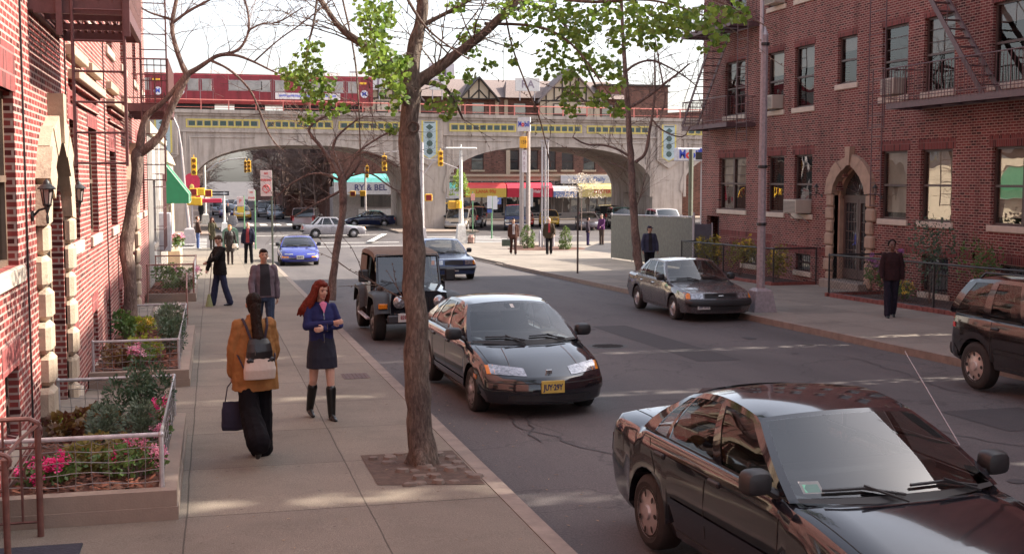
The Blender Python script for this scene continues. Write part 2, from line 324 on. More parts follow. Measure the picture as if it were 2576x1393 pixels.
def walk_mat(name, base, jx, jy0, jyn, dark=.55):
    m, nt, b = _nt(name); g = N(nt, "NewGeometry"); s = N(nt, "SeparateXYZ"); L(nt, g.outputs['Position'], s.inputs[0])
    wob = N(nt, "TexNoise", i_Scale=.8, i_Detail=3.); L(nt, g.outputs['Position'], wob.inputs['Vector'])
    def joint(sock, pos, per, w):
        a = N(nt, "Math", operation='SUBTRACT'); L(nt, sock, a.inputs[0]); a.inputs[1].default_value = pos
        w0 = N(nt, "Math", operation='MULTIPLY_ADD'); L(nt, wob.outputs[0], w0.inputs[0]); w0.inputs[1].default_value = .035; L(nt, a.outputs[0], w0.inputs[2])
        p = N(nt, "Math", operation='PINGPONG'); L(nt, w0.outputs[0], p.inputs[0]); p.inputs[1].default_value = per/2
        c = N(nt, "Math", operation='LESS_THAN'); L(nt, p.outputs[0], c.inputs[0]); c.inputs[1].default_value = w; return c.outputs[0]
    j1 = joint(s.outputs[0], jx, 1.53, .007); j2 = joint(s.outputs[1], jy0, jyn, .008)
    mxj = N(nt, "Math", operation='MAXIMUM'); L(nt, j1, mxj.inputs[0]); L(nt, j2, mxj.inputs[1])
    # flag-by-flag tone
    sn = N(nt, "VectorMath", operation='SNAP'); ad = N(nt, "VectorMath", operation='ADD'); L(nt, g.outputs['Position'], ad.inputs[0]); ad.inputs[1].default_value = (-jx, -jy0, 0); L(nt, ad.outputs[0], sn.inputs[0]); sn.inputs[1].default_value = (1.53, jyn, 100)
    wn_ = N(nt, "TexWhiteNoise"); L(nt, sn.outputs[0], wn_.inputs['Vector']); rf = ramp(nt, wn_.outputs['Value'], [(0, (.88, .87, .87)), (1, (1.1, 1.08, 1.06))])
    n1 = N(nt, "TexNoise", i_Scale=.9, i_Detail=9., i_Roughness=.7); L(nt, g.outputs['Position'], n1.inputs['Vector']); n2 = N(nt, "TexNoise", i_Scale=90., i_Detail=3.); L(nt, g.outputs['Position'], n2.inputs['Vector'])
    r1 = ramp(nt, n1.outputs[0], [(.32, mul(base, .78)), (.5, base), (.72, mul(base, 1.12))]); r2 = ramp(nt, n2.outputs[0], [(.35, (.8, .8, .8)), (.65, (1.2, 1.2, 1.2))])
    # gum spots
    v = N(nt, "TexVoronoi", i_Scale=3.2); L(nt, g.outputs['Position'], v.inputs['Vector']); rv = ramp(nt, v.outputs['Distance'], [(.035, (.55, .52, .52)), (.05, (1, 1, 1))])
    o = r1.outputs[0]
    for q in (r2, rf, rv):
        mx = N(nt, "Mix", data_type='RGBA', blend_type='MULTIPLY'); mx.inputs[0].default_value = 1; L(nt, o, mx.inputs[6]); L(nt, q.outputs[0], mx.inputs[7]); o = mx.outputs[2]
    mj = N(nt, "Mix", data_type='RGBA', blend_type='MULTIPLY'); L(nt, mxj.outputs[0], mj.inputs[0]); L(nt, o, mj.inputs[6]); mj.inputs[7].default_value = (1-dark,)*3+(1,)
    L(nt, mj.outputs[2], b.inputs['Base Color']); b.inputs['Roughness'].default_value = .88; b.inputs['Specular IOR Level'].default_value = .3
    iv = N(nt, "Math", operation='MULTIPLY_ADD'); L(nt, mxj.outputs[0], iv.inputs[0]); iv.inputs[1].default_value = -2.; L(nt, n2.outputs[0], iv.inputs[2])
    bp = N(nt, "Bump", i_Strength=.4, i_Distance=.01); L(nt, iv.outputs[0], bp.inputs['Height']); L(nt, bp.outputs[0], b.inputs['Normal'])
    return m
M_walk = walk_mat('left pavement concrete', (.205, .178, .148), 1.29, 1.0, 1.85)
M_walk2 = walk_mat('right pavement concrete', (.245, .215, .185), 13.2, .4, 1.9)
g = MB(); YS = [-60, 0, 30, 62, 120, 400, 1600]
g.grid([[(x, y, gz(y)+RD) for x in (-700, -30, -5, 7, 20, 60, 700)] for y in YS]); tag(g.build('street', asphalt()), kind='structure')
def rc(x0, side, yc, r):       # kerb line with a rounded corner at its far end
    def fn(y): return x0 if y < yc else x0-side*(r-math.sqrt(max(0, r*r-(y-yc)**2)))
    return fn
KL = 2.62; KR = 12.0
cy1 = [66+2.5*math.sin(R_(a)) for a in range(0, 91, 10)]; cy2 = [67.5+2.5*math.sin(R_(a)) for a in range(0, 91, 10)]
g = MB(); strip(g, [-14, 10, 30, 50, 62]+cy1, -9, rc(KL-.16, 1, 66, 2.4), 0); tag(g.build('pavement', M_walk), kind='structure')
g = MB(); strip(g, [-14, 5, 20, 35, 50, 62]+cy1, rc(KL-.157, 1, 66, 2.4), rc(KL, 1, 66, 2.5), .006); tag(g.build('kerb', M_kerb), kind='structure')
g = MB(); strip(g, [-14, 10, 30, 50, 62]+cy2, rc(KR+.16, -1, 67.5, 2.4), 60, 0); tag(g.build('pavement', M_walk2), kind='structure')
g = MB(); strip(g, [-14, 5, 20, 35, 49.2], rc(KR, -1, 66, 2.5), KR+.157, .006)
strip(g, [49.203, 50.6], KR, KR+.157, -.05); strip(g, [50.603, 62]+cy2, rc(KR, -1, 67.5, 2.5), rc(KR+.157, -1, 67.5, 2.4), -.1); tag(g.build('kerb', M_kerb), kind='structure')
# far-side kerb strip (viaduct walk), medians
g = MB()
strip(g, [86.2, 102.5], 13.2, 19.2, 0); strip(g, [86.2, 102.5], -9, .2, 0); strip(g, [86.2, 102.5], 33.2, 39, 0); tag(g.build('median', M_conc), kind='structure')
g = MB(); strip(g, [110, 140], 15.8, 90, 0); tag(g.build('far_pavement', M_conc), kind='structure')
g = MB(); strip(g, [110, 400], -40, -.2, 0); tag(g.build('far_pavement', M_conc), kind='structure')
# gas station apron is asphalt let into the right pavement, and a brown tree bed
g = MB(); g.add([(19.5, 52.5, gz(52.5)+.004), (40, 52.5, gz(52.5)+.004), (40, 62, gz(62)+.004), (40, 68, gz(62)+.004), (22.5, 68, gz(62)+.004), (19.5, 62, gz(62)+.004)], [(0, 1, 2, 5), (5, 2, 3, 4)]); tag(g.build('forecourt', M_asph), kind='structure')
# road markings
g = MB(); h = RD+.004
def mark(x0, x1, y0, y1): g.quad((x0, y0, gz(y0)+h), (x1, y0, gz(y0)+h), (x1, y1, gz(y1)+h), (x0, y1, gz(y1)+h))
for y in (70.2, 74.2): mark(3.4, 11.4, y, y+.32)                   # crosswalk over the side street
for i in range(7): mark(-9.5, -.3, 71.2+i*1.75, 71.7+i*1.75)
for i in range(5): mark(13.8, 19, 73+i*1.8, 73.4+i*1.8)
for i in range(14): mark(-30+i*6.5, -27+i*6.5, 79.2, 79.35) if not 1 < -30+i*6.5 < 13 else None
mark(1.5, 12, 84.6, 85.0)
for i in range(8): mark(2.9+i*1.15, 3.5+i*1.15, 103.5, 107)
g.add([(9.2, 73, -1.174), (9.6, 73, -1.174), (11.9, 83, -1.174), (11.5, 83, -1.174)], [(0, 1, 2, 3)])
tag(g.build('road_markings', M_white), kind='structure')
# repair patch sheets and manhole in the road
g = MB()
for x0, x1, y0, y1 in ((5.6, 7.0, 9.5, 12.6), (8.1, 8.9, 19, 25), (6.2, 6.9, 28, 37), (9.2, 10.4, 12.2, 13.6)): g.quad((x0, y0, gz(y0)+RD+.004), (x1, y0, gz(y0)+RD+.004), (x1, y1, gz(y1)+RD+.004), (x0, y1, gz(y1)+RD+.004))
tag(g.build('road_patch', mat('tar patch', (.047, .041, .043), .8, var=.2, bump=.4, bscale=90)), kind='structure')
for x, y, lab in ((7.3, 21.5, 'round iron manhole cover in the middle of the road between the parked sedans'), (6.4, 33.5, 'round iron manhole cover further up the road behind the black sedan')):
    t = thing('manhole_cover', (x, y, gz(y)+RD), lab, 'manhole cover'); g = MB(); g.lathe([(.0, .006), (.33, .006), (.34, .004), (.40, .005)], 28, (x, y, gz(y)+RD)); g.v = [Vector((v.x, v.y, v.z-.019*(v.y-y))) for v in g.v]; g.build('cover_plate', mat('cast iron cover', (.04, .035, .035), .6, metal=.3, var=.3, bump=.6), t)
    g = MB()
    for i in range(-3, 4): w_ = math.sqrt(.3**2-(i*.08)**2); g.tube([(x-w_, y+i*.08, gz(y+i*.08)+RD+.008), (x+w_, y+i*.08, gz(y+i*.08)+RD+.008)], .006, 4)
    g.build('rib', mat('cast iron cover', (.04, .035, .035), .6), t)
g = MB(); rn = random.Random(12)                                 # oil drips and tar-sealed cracks
for _ in range(46):
    x = rn.choice([rn.uniform(3.3, 5.3), rn.uniform(10.2, 11.6), rn.uniform(5.5, 10)]); y = rn.uniform(5, 42); r = rn.uniform(.03, .16); n_ = 11; k_ = [rn.uniform(.6, 1.2) for _ in range(n_)]
    g.add([(x+r*k_[k]*math.cos(6.283*k/n_), y+1.3*r*k_[k]*math.sin(6.283*k/n_), gz(y+1.3*r*k_[k]*math.sin(6.283*k/n_))+RD+.007) for k in range(n_)], [tuple(range(n_))])
for _ in range(8):
    x, y = rn.uniform(3.2, 11), rn.uniform(6, 38); a = rn.uniform(-.35, .35)+(1.57 if rn.random() < .6 else 0); w_ = .010
    for i in range(rn.randrange(10, 22)):
        a2 = a+rn.uniform(-.5, .5); x2, y2 = x+.22*math.cos(a2), y+.22*math.sin(a2)
        if not 2.8 < x2 < 11.8: break
        nx, ny = -math.sin(a2)*w_, math.cos(a2)*w_; g.add([(x-nx, y-ny, gz(y-ny)+RD+.009), (x2-nx, y2-ny, gz(y2-ny)+RD+.009), (x2+nx, y2+ny, gz(y2+ny)+RD+.009), (x+nx, y+ny, gz(y+ny)+RD+.009)], [(0, 1, 2, 3)]); x, y = x2, y2
tag(g.build('road_stains', mat('oil and tar', (.045, .039, .041), .7, var=.3)), kind='structure')
# ================================================================ BUILDINGS
class W:
    """a wall plane: a runs along it, d stands out from it, z is up"""
    def __init__(s, axis, c, dr): s.ax = axis; s.c = c; s.dr = dr
    def P(s, a, d, z): return (s.c+s.dr*d, a, z) if s.ax == 'x' else (a, s.c+s.dr*d, z)
    def box(s, mb, a0, a1, d0, d1, z0, z1): mb.box(s.P(a0, d0, z0), s.P(a1, d1, z1))
    def bbox(s, mb, a0, a1, d0, d1, z0, z1, r=.012): mb.bbox(s.P(a0, d0, z0), s.P(a1, d1, z1), r)
    def wall(s, mb, a0, a1, z0, z1, ops, depth=.16):
        A = sorted({a0, a1}|{o[0] for o in ops}|{o[1] for o in ops}); Z = sorted({z0, z1}|{o[2] for o in ops}|{o[3] for o in ops})
        A = [a for a in A if a0 <= a <= a1]; Z = [z for z in Z if z0 <= z <= z1]
        for p, q in zip(A, A[1:]):
            for u, v in zip(Z, Z[1:]):
                cm, cz = (p+q)/2, (u+v)/2
                if not any(o[0] < cm < o[1] and o[2] < cz < o[3] for o in ops): mb.quad(s.P(p, 0, u), s.P(q, 0, u), s.P(q, 0, v), s.P(p, 0, v))
        for o in ops:
            p, q, u, v = o[:4]
            for e in (((p, u), (p, v)), ((q, v), (q, u)), ((p, v), (q, v)), ((q, u), (p, u))):
                (a, b), (c, d) = e; mb.quad(s.P(a, 0, b), s.P(c, 0, d), s.P(c, -depth, d), s.P(a, -depth, b))
M_blind = mat('cream roller blind', (.52, .43, .34), .8, var=.08)
M_curt = mat('grey net curtain', (.30, .27, .25), .9, var=.2, scale=20)
def window(root, w, a0, a1, z0, z1, halves=1, blind=None, frame=M_brown, sill=M_sill, silldep=.05, bars=0, meet=.5, dep=.16, sub=True, gl=None):
    f = MB(); t = .055; d0, d1 = -dep, -dep+.07
    for (p, q, u, v) in ((a0, a0+t, z0, z1), (a1-t, a1, z0, z1), (a0+t, a1-t, z1-t, z1), (a0+t, a1-t, z0, z0+t)): w.box(f, p, q, d0, d1, u, v)
    zm = z0+(z1-z0)*meet; w.box(f, a0+t, a1-t, d0+.01, d1+.015, zm-.03, zm+.03)
    for i in range(1, halves):
        am = a0+(a1-a0)*i/halves; w.box(f, am-.06, am+.06, d0, d1+.02, z0+t, zm-.03); w.box(f, am-.06, am+.06, d0, d1+.02, zm+.03, z1-t)
    for i in range(1, bars+1):
        zb = zm+(z1-zm)*i/(bars+1); w.box(f, a0+t, a1-t, d0+.01, d0+.05, zb-.01, zb+.01)
        am = (a0+a1)/2; 
    o = f.build('window', frame, root)
    if sub:
        g = MB(); g.quad(w.P(a0+.01, d0+.03, z0+.01), w.P(a1-.01, d0+.03, z0+.01), w.P(a1-.01, d0+.03, z1-.01), w.P(a0+.01, d0+.03, z1-.01)); g.build('pane', gl or G_winT, o)
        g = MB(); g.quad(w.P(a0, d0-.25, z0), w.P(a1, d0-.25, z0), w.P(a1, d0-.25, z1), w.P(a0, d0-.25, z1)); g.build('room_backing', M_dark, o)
        if blind:
            g = MB(); zb = z1-(z1-z0)*blind[0]; w.box(g, a0+t, a1-t, d0-.04, d0-.03, zb, z1-t); g.build('blind', blind[1], o)
    else:
        g = MB(); g.quad(w.P(a0+.01, d0+.03, z0+.01), w.P(a1-.01, d0+.03, z0+.01), w.P(a1-.01, d0+.03, z1-.01), w.P(a0+.01, d0+.03, z1-.01)); g.build('pane', G_win, o)
    if sill:
        g = MB(); w.bbox(g, a0-.1, a1+.1, -.02, silldep, z0-.16, z0-.001); g.build('sill', sill, o)
    return o
G_winT = glass('see-through window glass', trans=.7, rough=.012, F0=.22); G_winU = glass('upper window glass', trans=.6, rough=.012, F0=.10)
def stone_door(root, w, ac, z0, seed=1, top=3.55, mo=None, E=.0):
    rn = random.Random(seed); s = MB(); k = top-3.55
    inner = [(-.95, z0), (-.95, 1.0), (-.95, 2.15), (-.88, 2.42), (-.66, 2.66), (-.36, 2.88), (0, 3.08+k), (.36, 2.88), (.66, 2.66), (.88, 2.42), (.95, 2.15), (.95, 1.0), (.95, z0)]
    # faceted blocks: quoins up each side then radial voussoirs
    n = 7; zs = [z0+(2.2-z0)*i/n for i in range(n+1)]
    mo = mo or M_stone
    for side in (-1, 1):
        for i in range(n):
            wd = 1.30+(.1 if i % 2 else 0)+rn.uniform(-.02, .02); dd = .10+rn.uniform(0, .03); g0, g1 = zs[i]+.006, zs[i+1]-.006
            a, b = sorted((ac+side*.95, ac+side*wd)); w.bbox(s, a, b, -.1, dd, g0, g1, .05)
    arc_in = [(-.95, 2.2), (-.88, 2.44), (-.66, 2.68), (-.36, 2.90), (-.1, 3.05+k), (.1, 3.05+k), (.36, 2.90), (.66, 2.68), (.88, 2.44), (.95, 2.2)]
    arc_out = [(-1.36, 2.2), (-1.28, 2.62), (-1.02, 2.95), (-.70, 3.17), (-.2, 3.33+k), (.2, 3.33+k), (.70, 3.17), (1.02, 2.95), (1.28, 2.62), (1.36, 2.2)]
    for i in range(len(arc_in)-1):
        j = i+1; dd = .11+rn.uniform(0, .04); r = .05*rn.uniform(-1, 1)
        q = [arc_in[i], arc_in[j], (arc_out[j][0], arc_out[j][1]+r), (arc_out[i][0], arc_out[i][1]+r)]
        if i == 4: q = [arc_in[i], arc_in[j], (.15, 3.6+k), (-.15, 3.6+k)]; dd = .17
        v = [w.P(ac+a, -.1, z) for a, z in q]+[w.P(ac+a, dd, z) for a, z in q]
        s.add(v, [(0, 1, 2, 3), (7, 6, 5, 4), (0, 4, 5, 1), (1, 5, 6, 2), (2, 6, 7, 3), (3, 7, 4, 0)])
    o = s.build('stone_surround', mo, root)
    r = MB()                                                       # plain moulded inner jamb running back to the doors
    rows = [[w.P(ac+a, d, z) for a, z in inner] for d in (.02, -.12)]+[[w.P(ac+a*.93, d, z0+(z-z0)*.985) for a, z in inner] for d in (-.14, -.62+E)]
    r.grid(rows[:2]); r.grid(rows[1:3]); r.grid(rows[2:]); r.build('door_jamb', mo, root, auto=35)
    d = MB(); 
    for side in (-1, 1):
        a, b = sorted((ac+side*.01, ac+side*.86))
        for (p, q, u, v) in ((a, a+.1, z0+.2, 2.05), (b-.1, b, z0+.2, 2.05), (a+.1, b-.1, z0+.2, z0+.5), (a+.1, b-.1, 1.93, 2.05)): w.box(d, p, q, -.60+E, -.54+E, u, v)
        for i in range(1, 4): pa = a+.1+(b-a-.2)*i/4; w.box(d, pa-.01, pa+.01, -.575+E, -.565+E, z0+.5, 1.93)
        for i in range(1, 7): zb = z0+.5+(1.43-z0)*i/7; w.box(d, a+.1, b-.1, -.574+E, -.566+E, zb-.01, zb+.01)
    w.box(d, ac-.88, ac+.88, -.62+E, -.52+E, 2.05, 2.16)
    for i in range(-3, 4): an = R_(i*24); d.tube([w.P(ac, -.58+E, 2.16), w.P(ac+.8*math.sin(an), -.58+E, 2.16+.72*math.cos(an))], .012, 5)
    do = d.build('entrance_door', M_brown, root)
    h = MB(); h.tube([w.P(ac-.07, -.5+E, .75), w.P(ac-.07, -.5+E, 1.15)], .015, 6); h.build('handle', M_chrome, do)
    g = MB(); g.quad(*[w.P(ac+a, -.585+E, z) for a, z in ((-.88, z0+.2), (.88, z0+.2), (.88, 2.1), (-.88, 2.1))])
    g.add([w.P(ac+a*.93, -.59+E, z) for a, z in inner[2:11]], [tuple(range(9))]); g.build('pane', G_win, do)
    st = MB(); w.bbox(st, ac-1.15, ac+1.15, -.6, .38, z0-.35, z0+.17, .02); st.build('door_step', M_kerb, root)
def soldier(mb, w, a0, a1, z0, z1, p=.006): w.box(mb, a0, a1, -.05, p, z0, z1)

# ---------------- right-hand brick apartment house (faces -X, stands in shade)
XR = 18.4; wr = W('x', XR, -1)
ar = thing('apartment_building', (XR, 43.04, gz(43)), 'long dark red brick apartment house on the right with a pointed stone doorway', 'building')
low = [(39.1, 41.42, 1.53, 3.42, 2, .55), (36.2, 37.42, 1.53, 3.42, 1, 0), (34.3, 35.5, 1.53, 3.42, 1, 0), (29.0, 30.3, 1.53, 3.42, 1, .9), (26.95, 28.35, 1.53, 3.42, 1, .95), (23.1, 25.35, 1.53, 3.42, 2, .9), (19.6, 20.9, 1.53, 3.42, 1, .5), (16.6, 18.8, 1.53, 3.42, 2, 0), (12.5, 13.8, 1.53, 3.42, 1, .4), (8, 10, 1.53, 3.42, 2, .4), (3, 5, 1.53, 3.42, 2, .4)]
mid = [(39.3, 41.0, 4.93, 6.87, 2, .3), (36.35, 37.55, 4.93, 6.87, 1, .4), (34.3, 35.6, 4.93, 6.87, 1, .35), (31.75, 32.85, 5.47, 6.87, 1, .3), (29.1, 30.4, 4.93, 6.87, 1, 0), (27.0, 28.35, 4.93, 6.87, 1, .5), (23.2, 25.5, 4.93, 6.87, 2, .25), (19.6, 20.9, 4.93, 6.87, 1, 0), (16.6, 18.8, 4.93, 6.87, 2, .3), (12.5, 13.8, 4.93, 6.87, 1, .3)]
hi = [(a, b, c+3.45, d+3.45, e, f) for a, b, c, d, e, f in mid]
base = [(34.3, 35.3, -.3, .25, 1, 0), (27.0, 28.2, -.35, .62, 1, 0), (38.2, 39.3, -.35, .25, 1, 0), (23.6, 24.9, -.3, .6, 1, 0)]
door = [(30.95, 32.85, -.45, 2.3), (31.15, 32.65, 2.3, 2.7), (31.45, 32.35, 2.7, 2.97)]
bdoor = (41.35, 42.5, -.85, 1.25)
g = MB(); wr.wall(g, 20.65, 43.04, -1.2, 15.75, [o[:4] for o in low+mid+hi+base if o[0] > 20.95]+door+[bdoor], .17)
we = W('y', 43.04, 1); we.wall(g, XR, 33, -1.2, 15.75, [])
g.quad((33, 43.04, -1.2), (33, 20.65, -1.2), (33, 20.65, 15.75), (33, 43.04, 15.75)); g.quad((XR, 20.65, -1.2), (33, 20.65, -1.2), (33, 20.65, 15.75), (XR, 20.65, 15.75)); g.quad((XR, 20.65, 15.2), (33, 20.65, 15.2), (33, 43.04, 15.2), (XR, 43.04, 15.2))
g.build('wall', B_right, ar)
s = MB()
for o in low:
    if o[0] > 20.95: soldier(s, wr, o[0]-.14, o[1]+.14, o[3], o[3]+.27)
for o in base: soldier(s, wr, o[0]-1.1, o[1]+1.1, o[3]+.02, o[3]+.24)
soldier(s, wr, 37, 41.2, .55, .8, .007)
for o in hi+mid:
    if o[0] > 20.95: soldier(s, wr, o[0]-.05, o[1]+.05, o[3], o[3]+.2)
s.split('soldier_course', B_sold, ar)
s = MB(); wr.bbox(s, 20.65, 43.1, -.3, .12, 15.75, 15.95, .03); s.build('parapet_coping', M_sill, ar)
for i, o in enumerate(low+mid):
    if o[0] < 20.95: continue
    bl = (o[5], M_blind if i in (3, 4, 5) or i % 3 == 0 else M_curt) if o[5] else None
    window(ar, wr, o[0], o[1], o[2], o[3], o[4], bl, bars=2 if i in (0, 11, 15, 16) else 0, gl=None if i < len(low) else G_winU)
for o in hi:
    if o[0] > 20.95: window(ar, wr, o[0], o[1], o[2], o[3], o[4], (.4, M_curt), gl=G_winU)
for o in base: window(ar, wr, o[0], o[1], o[2], o[3], 1, None, sub=False)
gb = MB()
for o in base:
    for i in range(1, 8): a = o[0]+(o[1]-o[0])*i/8; gb.tube([wr.P(a, -.03, o[2]), wr.P(a, -.03, o[3])], .009, 5)
gb.split('window_bar', M_blk2, ar)
stone_door(ar, wr, 31.9, -.55, 3, mo=mat('brownish cast stone', (.33, .23, .17), .85, var=.2, scale=5, bump=.5, bscale=40), E=.28)
g = MB(); wr.box(g, 41.35, 42.5, -.5, -.45, -.85, 1.25); g.build('basement_door', mat('dull grey door', (.12, .11, .12), .6), ar)
# the rest of the row towards and behind the camera: three houses with slots added between them to let thin bars of sun through
for y0, y1, hh in ((-34, 3.3, 15.9), (3.65, 10.35, 15.75), (10.72, 15.95, 15.75), (16.28, 20.35, 15.75)):
    t = thing('apartment_building', (XR, y0, 0), {-34: 'brick apartment house of the right-hand row nearest and behind the viewer', 3.65: 'narrow brick house in the right-hand row opposite the near planter', 10.72: 'narrow brick house in the right-hand row between two others', 16.28: 'narrowest brick house, next to the long apartment house'}[y0], 'building')
    ops = [o[:4] for o in low+mid+hi if y0 < o[0] and o[1] < y1]
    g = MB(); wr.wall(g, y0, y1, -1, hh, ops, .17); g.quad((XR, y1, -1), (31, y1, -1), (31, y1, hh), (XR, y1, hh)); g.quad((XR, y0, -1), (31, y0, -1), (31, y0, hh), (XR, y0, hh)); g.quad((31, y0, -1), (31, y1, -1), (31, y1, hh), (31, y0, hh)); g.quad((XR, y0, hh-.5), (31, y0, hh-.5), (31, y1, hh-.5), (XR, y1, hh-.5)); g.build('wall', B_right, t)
    for o in low+mid:
        if y0 < o[0] and o[1] < y1: window(t, wr, o[0], o[1], o[2], o[3], o[4], None)

iv = thing('sun_break_leaves', (18.6, 10.5, 0), 'unseen leaf screen added in the house slots to break up the sun bars', 'leaf screen'); g = MB(); rn = random.Random(2)  # out-of-view leaves, added to break the slot sunlight into dapples
for ya, yb in ((3.3, 3.65), (10.35, 10.72), (15.95, 16.28), (20.35, 20.65)):
    for _ in range(330):
        y, z, x = rn.uniform(ya, yb), rn.uniform(1, 16), rn.uniform(18.45, 19.6); q = [Vector((x+rn.uniform(-.05, .05), y+rn.uniform(-.3, .3), z+rn.uniform(-.26, .26))) for _ in range(3)]; g.add([Vector((v.x, min(yb, max(ya, v.y)), v.z)) for v in q], [(0, 1, 2)])
g.build('foliage', mat('leaf screen green', (.04, .08, .02), .7), iv, recalc=False)
# ---------------- left-hand brick apartment house (faces +X, full sun)
XL = -1.75; wl = W('x', XL, 1)
al = thing('apartment_building', (XL, 35.45, gz(35)), 'sunlit bright red brick apartment house on the left with rough stone arched doorway', 'building')
lo = [(10.55, 11.87, 1.85, 3.45), (6.6, 7.9, 1.85, 3.45), (16.35, 17.3, 1.82, 3.42), (18.8, 20.15, 1.8, 3.42), (22.6, 23.95, 1.78, 3.15), (30.6, 31.6, 1.8, 3.4), (33, 34.1, 1.8, 3.4)]
up = [(10.3, 11.6, 5.25, 7.2), (16.6, 17.9, 5.0, 6.9), (18.9, 20.2, 5.0, 6.9), (22.4, 23.8, 5.0, 6.9), (26, 27.3, 5.0, 6.9), (30, 31.3, 5, 6.9), (33, 34.2, 5, 6.9), (6.6, 7.9, 5.25, 7.2)]
bs = [(10.9, 11.65, .32, .95), (16.0, 16.65, -.1, .66), (18.8, 19.5, -.15, .64), (21.2, 22, -.2, .6), (24, 24.8, -.2, .5)]
d1 = [(13.5, 15.3, -.1, 2.3), (13.65, 15.15, 2.3, 2.7), (13.95, 14.85, 2.7, 2.97)]; d2 = [(27.25, 29.05, -.35, 2.3), (27.4, 28.9, 2.3, 2.7), (27.7, 28.6, 2.7, 2.9)]
g = MB(); wl.wall(g, -10, 35.45, -1.1, 16.2, lo+up+bs+d1+d2, .17); W('y', 35.45, 1).wall(g, -14, XL, -1.1, 16.2, [])
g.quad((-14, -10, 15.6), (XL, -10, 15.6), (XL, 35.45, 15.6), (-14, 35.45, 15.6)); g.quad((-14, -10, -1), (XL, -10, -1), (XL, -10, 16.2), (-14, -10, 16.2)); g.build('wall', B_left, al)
s = MB()
for o in lo+bs: soldier(s, wl, o[0]-.12, o[1]+.12, o[3], o[3]+(.42 if o in lo else .26))
for o in up: soldier(s, wl, o[0]-.05, o[1]+.05, o[3], o[3]+.22)
s.split('soldier_course', B_lsold, al)
s = MB()
for a, b in ((16.35, 20.3), (22.2, 25.8)): wl.bbox(s, a, b, -.02, .15, 3.93, 4.06, .01)
for a, b in ((16.2, 18.1), (18.75, 20.4), (22.2, 24), (25.9, 27.5), (29.8, 31.5), (32.8, 34.4)): wl.bbox(s, a, b, -.02, .1, 4.22, 4.36, .01)
wl.bbox(s, -10, 35.5, -.3, .15, 16.2, 16.4, .03); s.split('stone_band', M_stone, al)
s = MB()
for a, b in ((16.5, 20.2), (22.35, 25.65)): wl.box(s, a, b, -.02, .07, 3.85, 3.93); wl.box(s, a, b, -.02, .05, 3.66, 3.72)
s.split('brick_corbel', B_left, al)
for i, o in enumerate(lo+up): window(al, wl, *o, 1, (.5, M_curt) if i % 2 else (.3, M_blind), frame=mat('tan window frame', (.16, .11, .08), .5), sill=M_sill)
for o in bs: window(al, wl, *o, 1, None, sub=False, sill=M_sill)
stone_door(al, wl, 14.4, -.2, 5); stone_door(al, wl, 28.15, -.5, 8, top=3.4)
s = MB()                                                         # thin service cables clipped to the brick
for y, z0, z1 in ((12.35, .1, 9), (21.6, -.2, 6), (15.95, 0, 7)): s.tube([wl.P(y, .012, z0), wl.P(y+.02, .012, (z0+z1)/2), wl.P(y, .012, z1)], .01, 5)
s.split('service_cable', M_blk2, al)

# ---------------- cream one-storey corner building on the left
cw = thing('corner_shop', (XL, 36, gz(36)), 'low cream corner building with barred windows beyond the red brick house', 'building')
g = MB(); M_cream = mat('cream painted board', (.55, .46, .34), .7, var=.06, scale=2); M_crw = mat('white painted siding', (.55, .52, .49), .65, var=.06)
g.use(M_crw); wl.wall(g, 36.0, 49, -1.3, 3.95, [(38.5, 40.6, .6, 2.6), (43.0, 44.2, -1.0, 1.9)], .12)
g.use(M_cream); wl.wall(g, 49, 60, -1.3, 3.3, [(52.4, 56.5, -.2, 2.0)], .12); W('y', 60, 1).wall(g, -12, XL, -1.3, 3.3, []); W('y', 36, -1).wall(g, -12, XL, -1.3, 3.95, [])
g.quad((-12, 36, 3.8), (XL, 36, 3.8), (XL, 60, 3.2), (-12, 60, 3.2)); g.build('wall', None, cw)
s = MB()
for i in range(44): y = 36.15+i*.29; wl.box(s, y, y+.035, 0, .03, -1.1, 3.85) if not (38.4 < y < 40.7 or 42.9 < y < 44.3) else None
s.build('siding_batten', M_crw, cw)
s = MB(); s.prism([(35.9, 3.95), (35.9, 4.3), (49.1, 4.12), (49.1, 3.95)], .5, 'x', XL-.4); s.prism([(49, 3.3), (49, 3.75), (55, 3.6), (60.2, 3.3)], .5, 'x', XL-.38); s.build('parapet', M_cream, cw)
window(cw, wl, 38.5, 40.6, .6, 2.6, 2, None); window(cw, wl, 52.4, 56.5, -.2, 2.0, 3, None, meet=.75)
s = MB()                                                          # projecting window cage
for z in (.45, 1.1, 1.75, 2.4, 2.8): s.tube([wl.P(38.3, 0, z), wl.P(38.3, .32, z), wl.P(40.8, .32, z), wl.P(40.8, 0, z)], .012, 5)
for i in range(11): a = 38.3+i*.25; s.tube([wl.P(a, .32, .45), wl.P(a, .32, 2.8)], .009, 5)
s.build('window_cage', M_iron, cw)
d = MB(); wl.box(d, 43.05, 44.15, -.12, -.06, -1, 1.9); d.build('side_door', mat('tan door', (.3, .2, .12), .5), cw)
aw = thing('awning', (XL, 49.4, 2.4), 'dark green canvas awning on the cream corner building', 'awning')
g = MB(); pr = [(0, 3.25), (.9, 2.05), (.9, 1.7), (0, 1.7)]
g.grid([[wl.P(a, d, z) for d, z in pr[:3]] for a in (48.2, 49.5, 51, 52.4)]); 
for a in (48.2, 52.4): g.quad(*[wl.P(a, d, z) for d, z in pr])
g.build('canvas', mat('green canvas', (.02, .17, .08), .8, var=.1), aw)
g = MB()
for a in (48.2, 52.4): g.tube([wl.P(a, 0, 3.27), wl.P(a, .92, 2.06), wl.P(a, .92, 1.7)], .015, 5)
g.tube([wl.P(48.2, .92, 1.7), wl.P(52.4, .92, 1.7)], .015, 5); g.build('frame', mat('pale green tube', (.3, .42, .34), .5), aw)
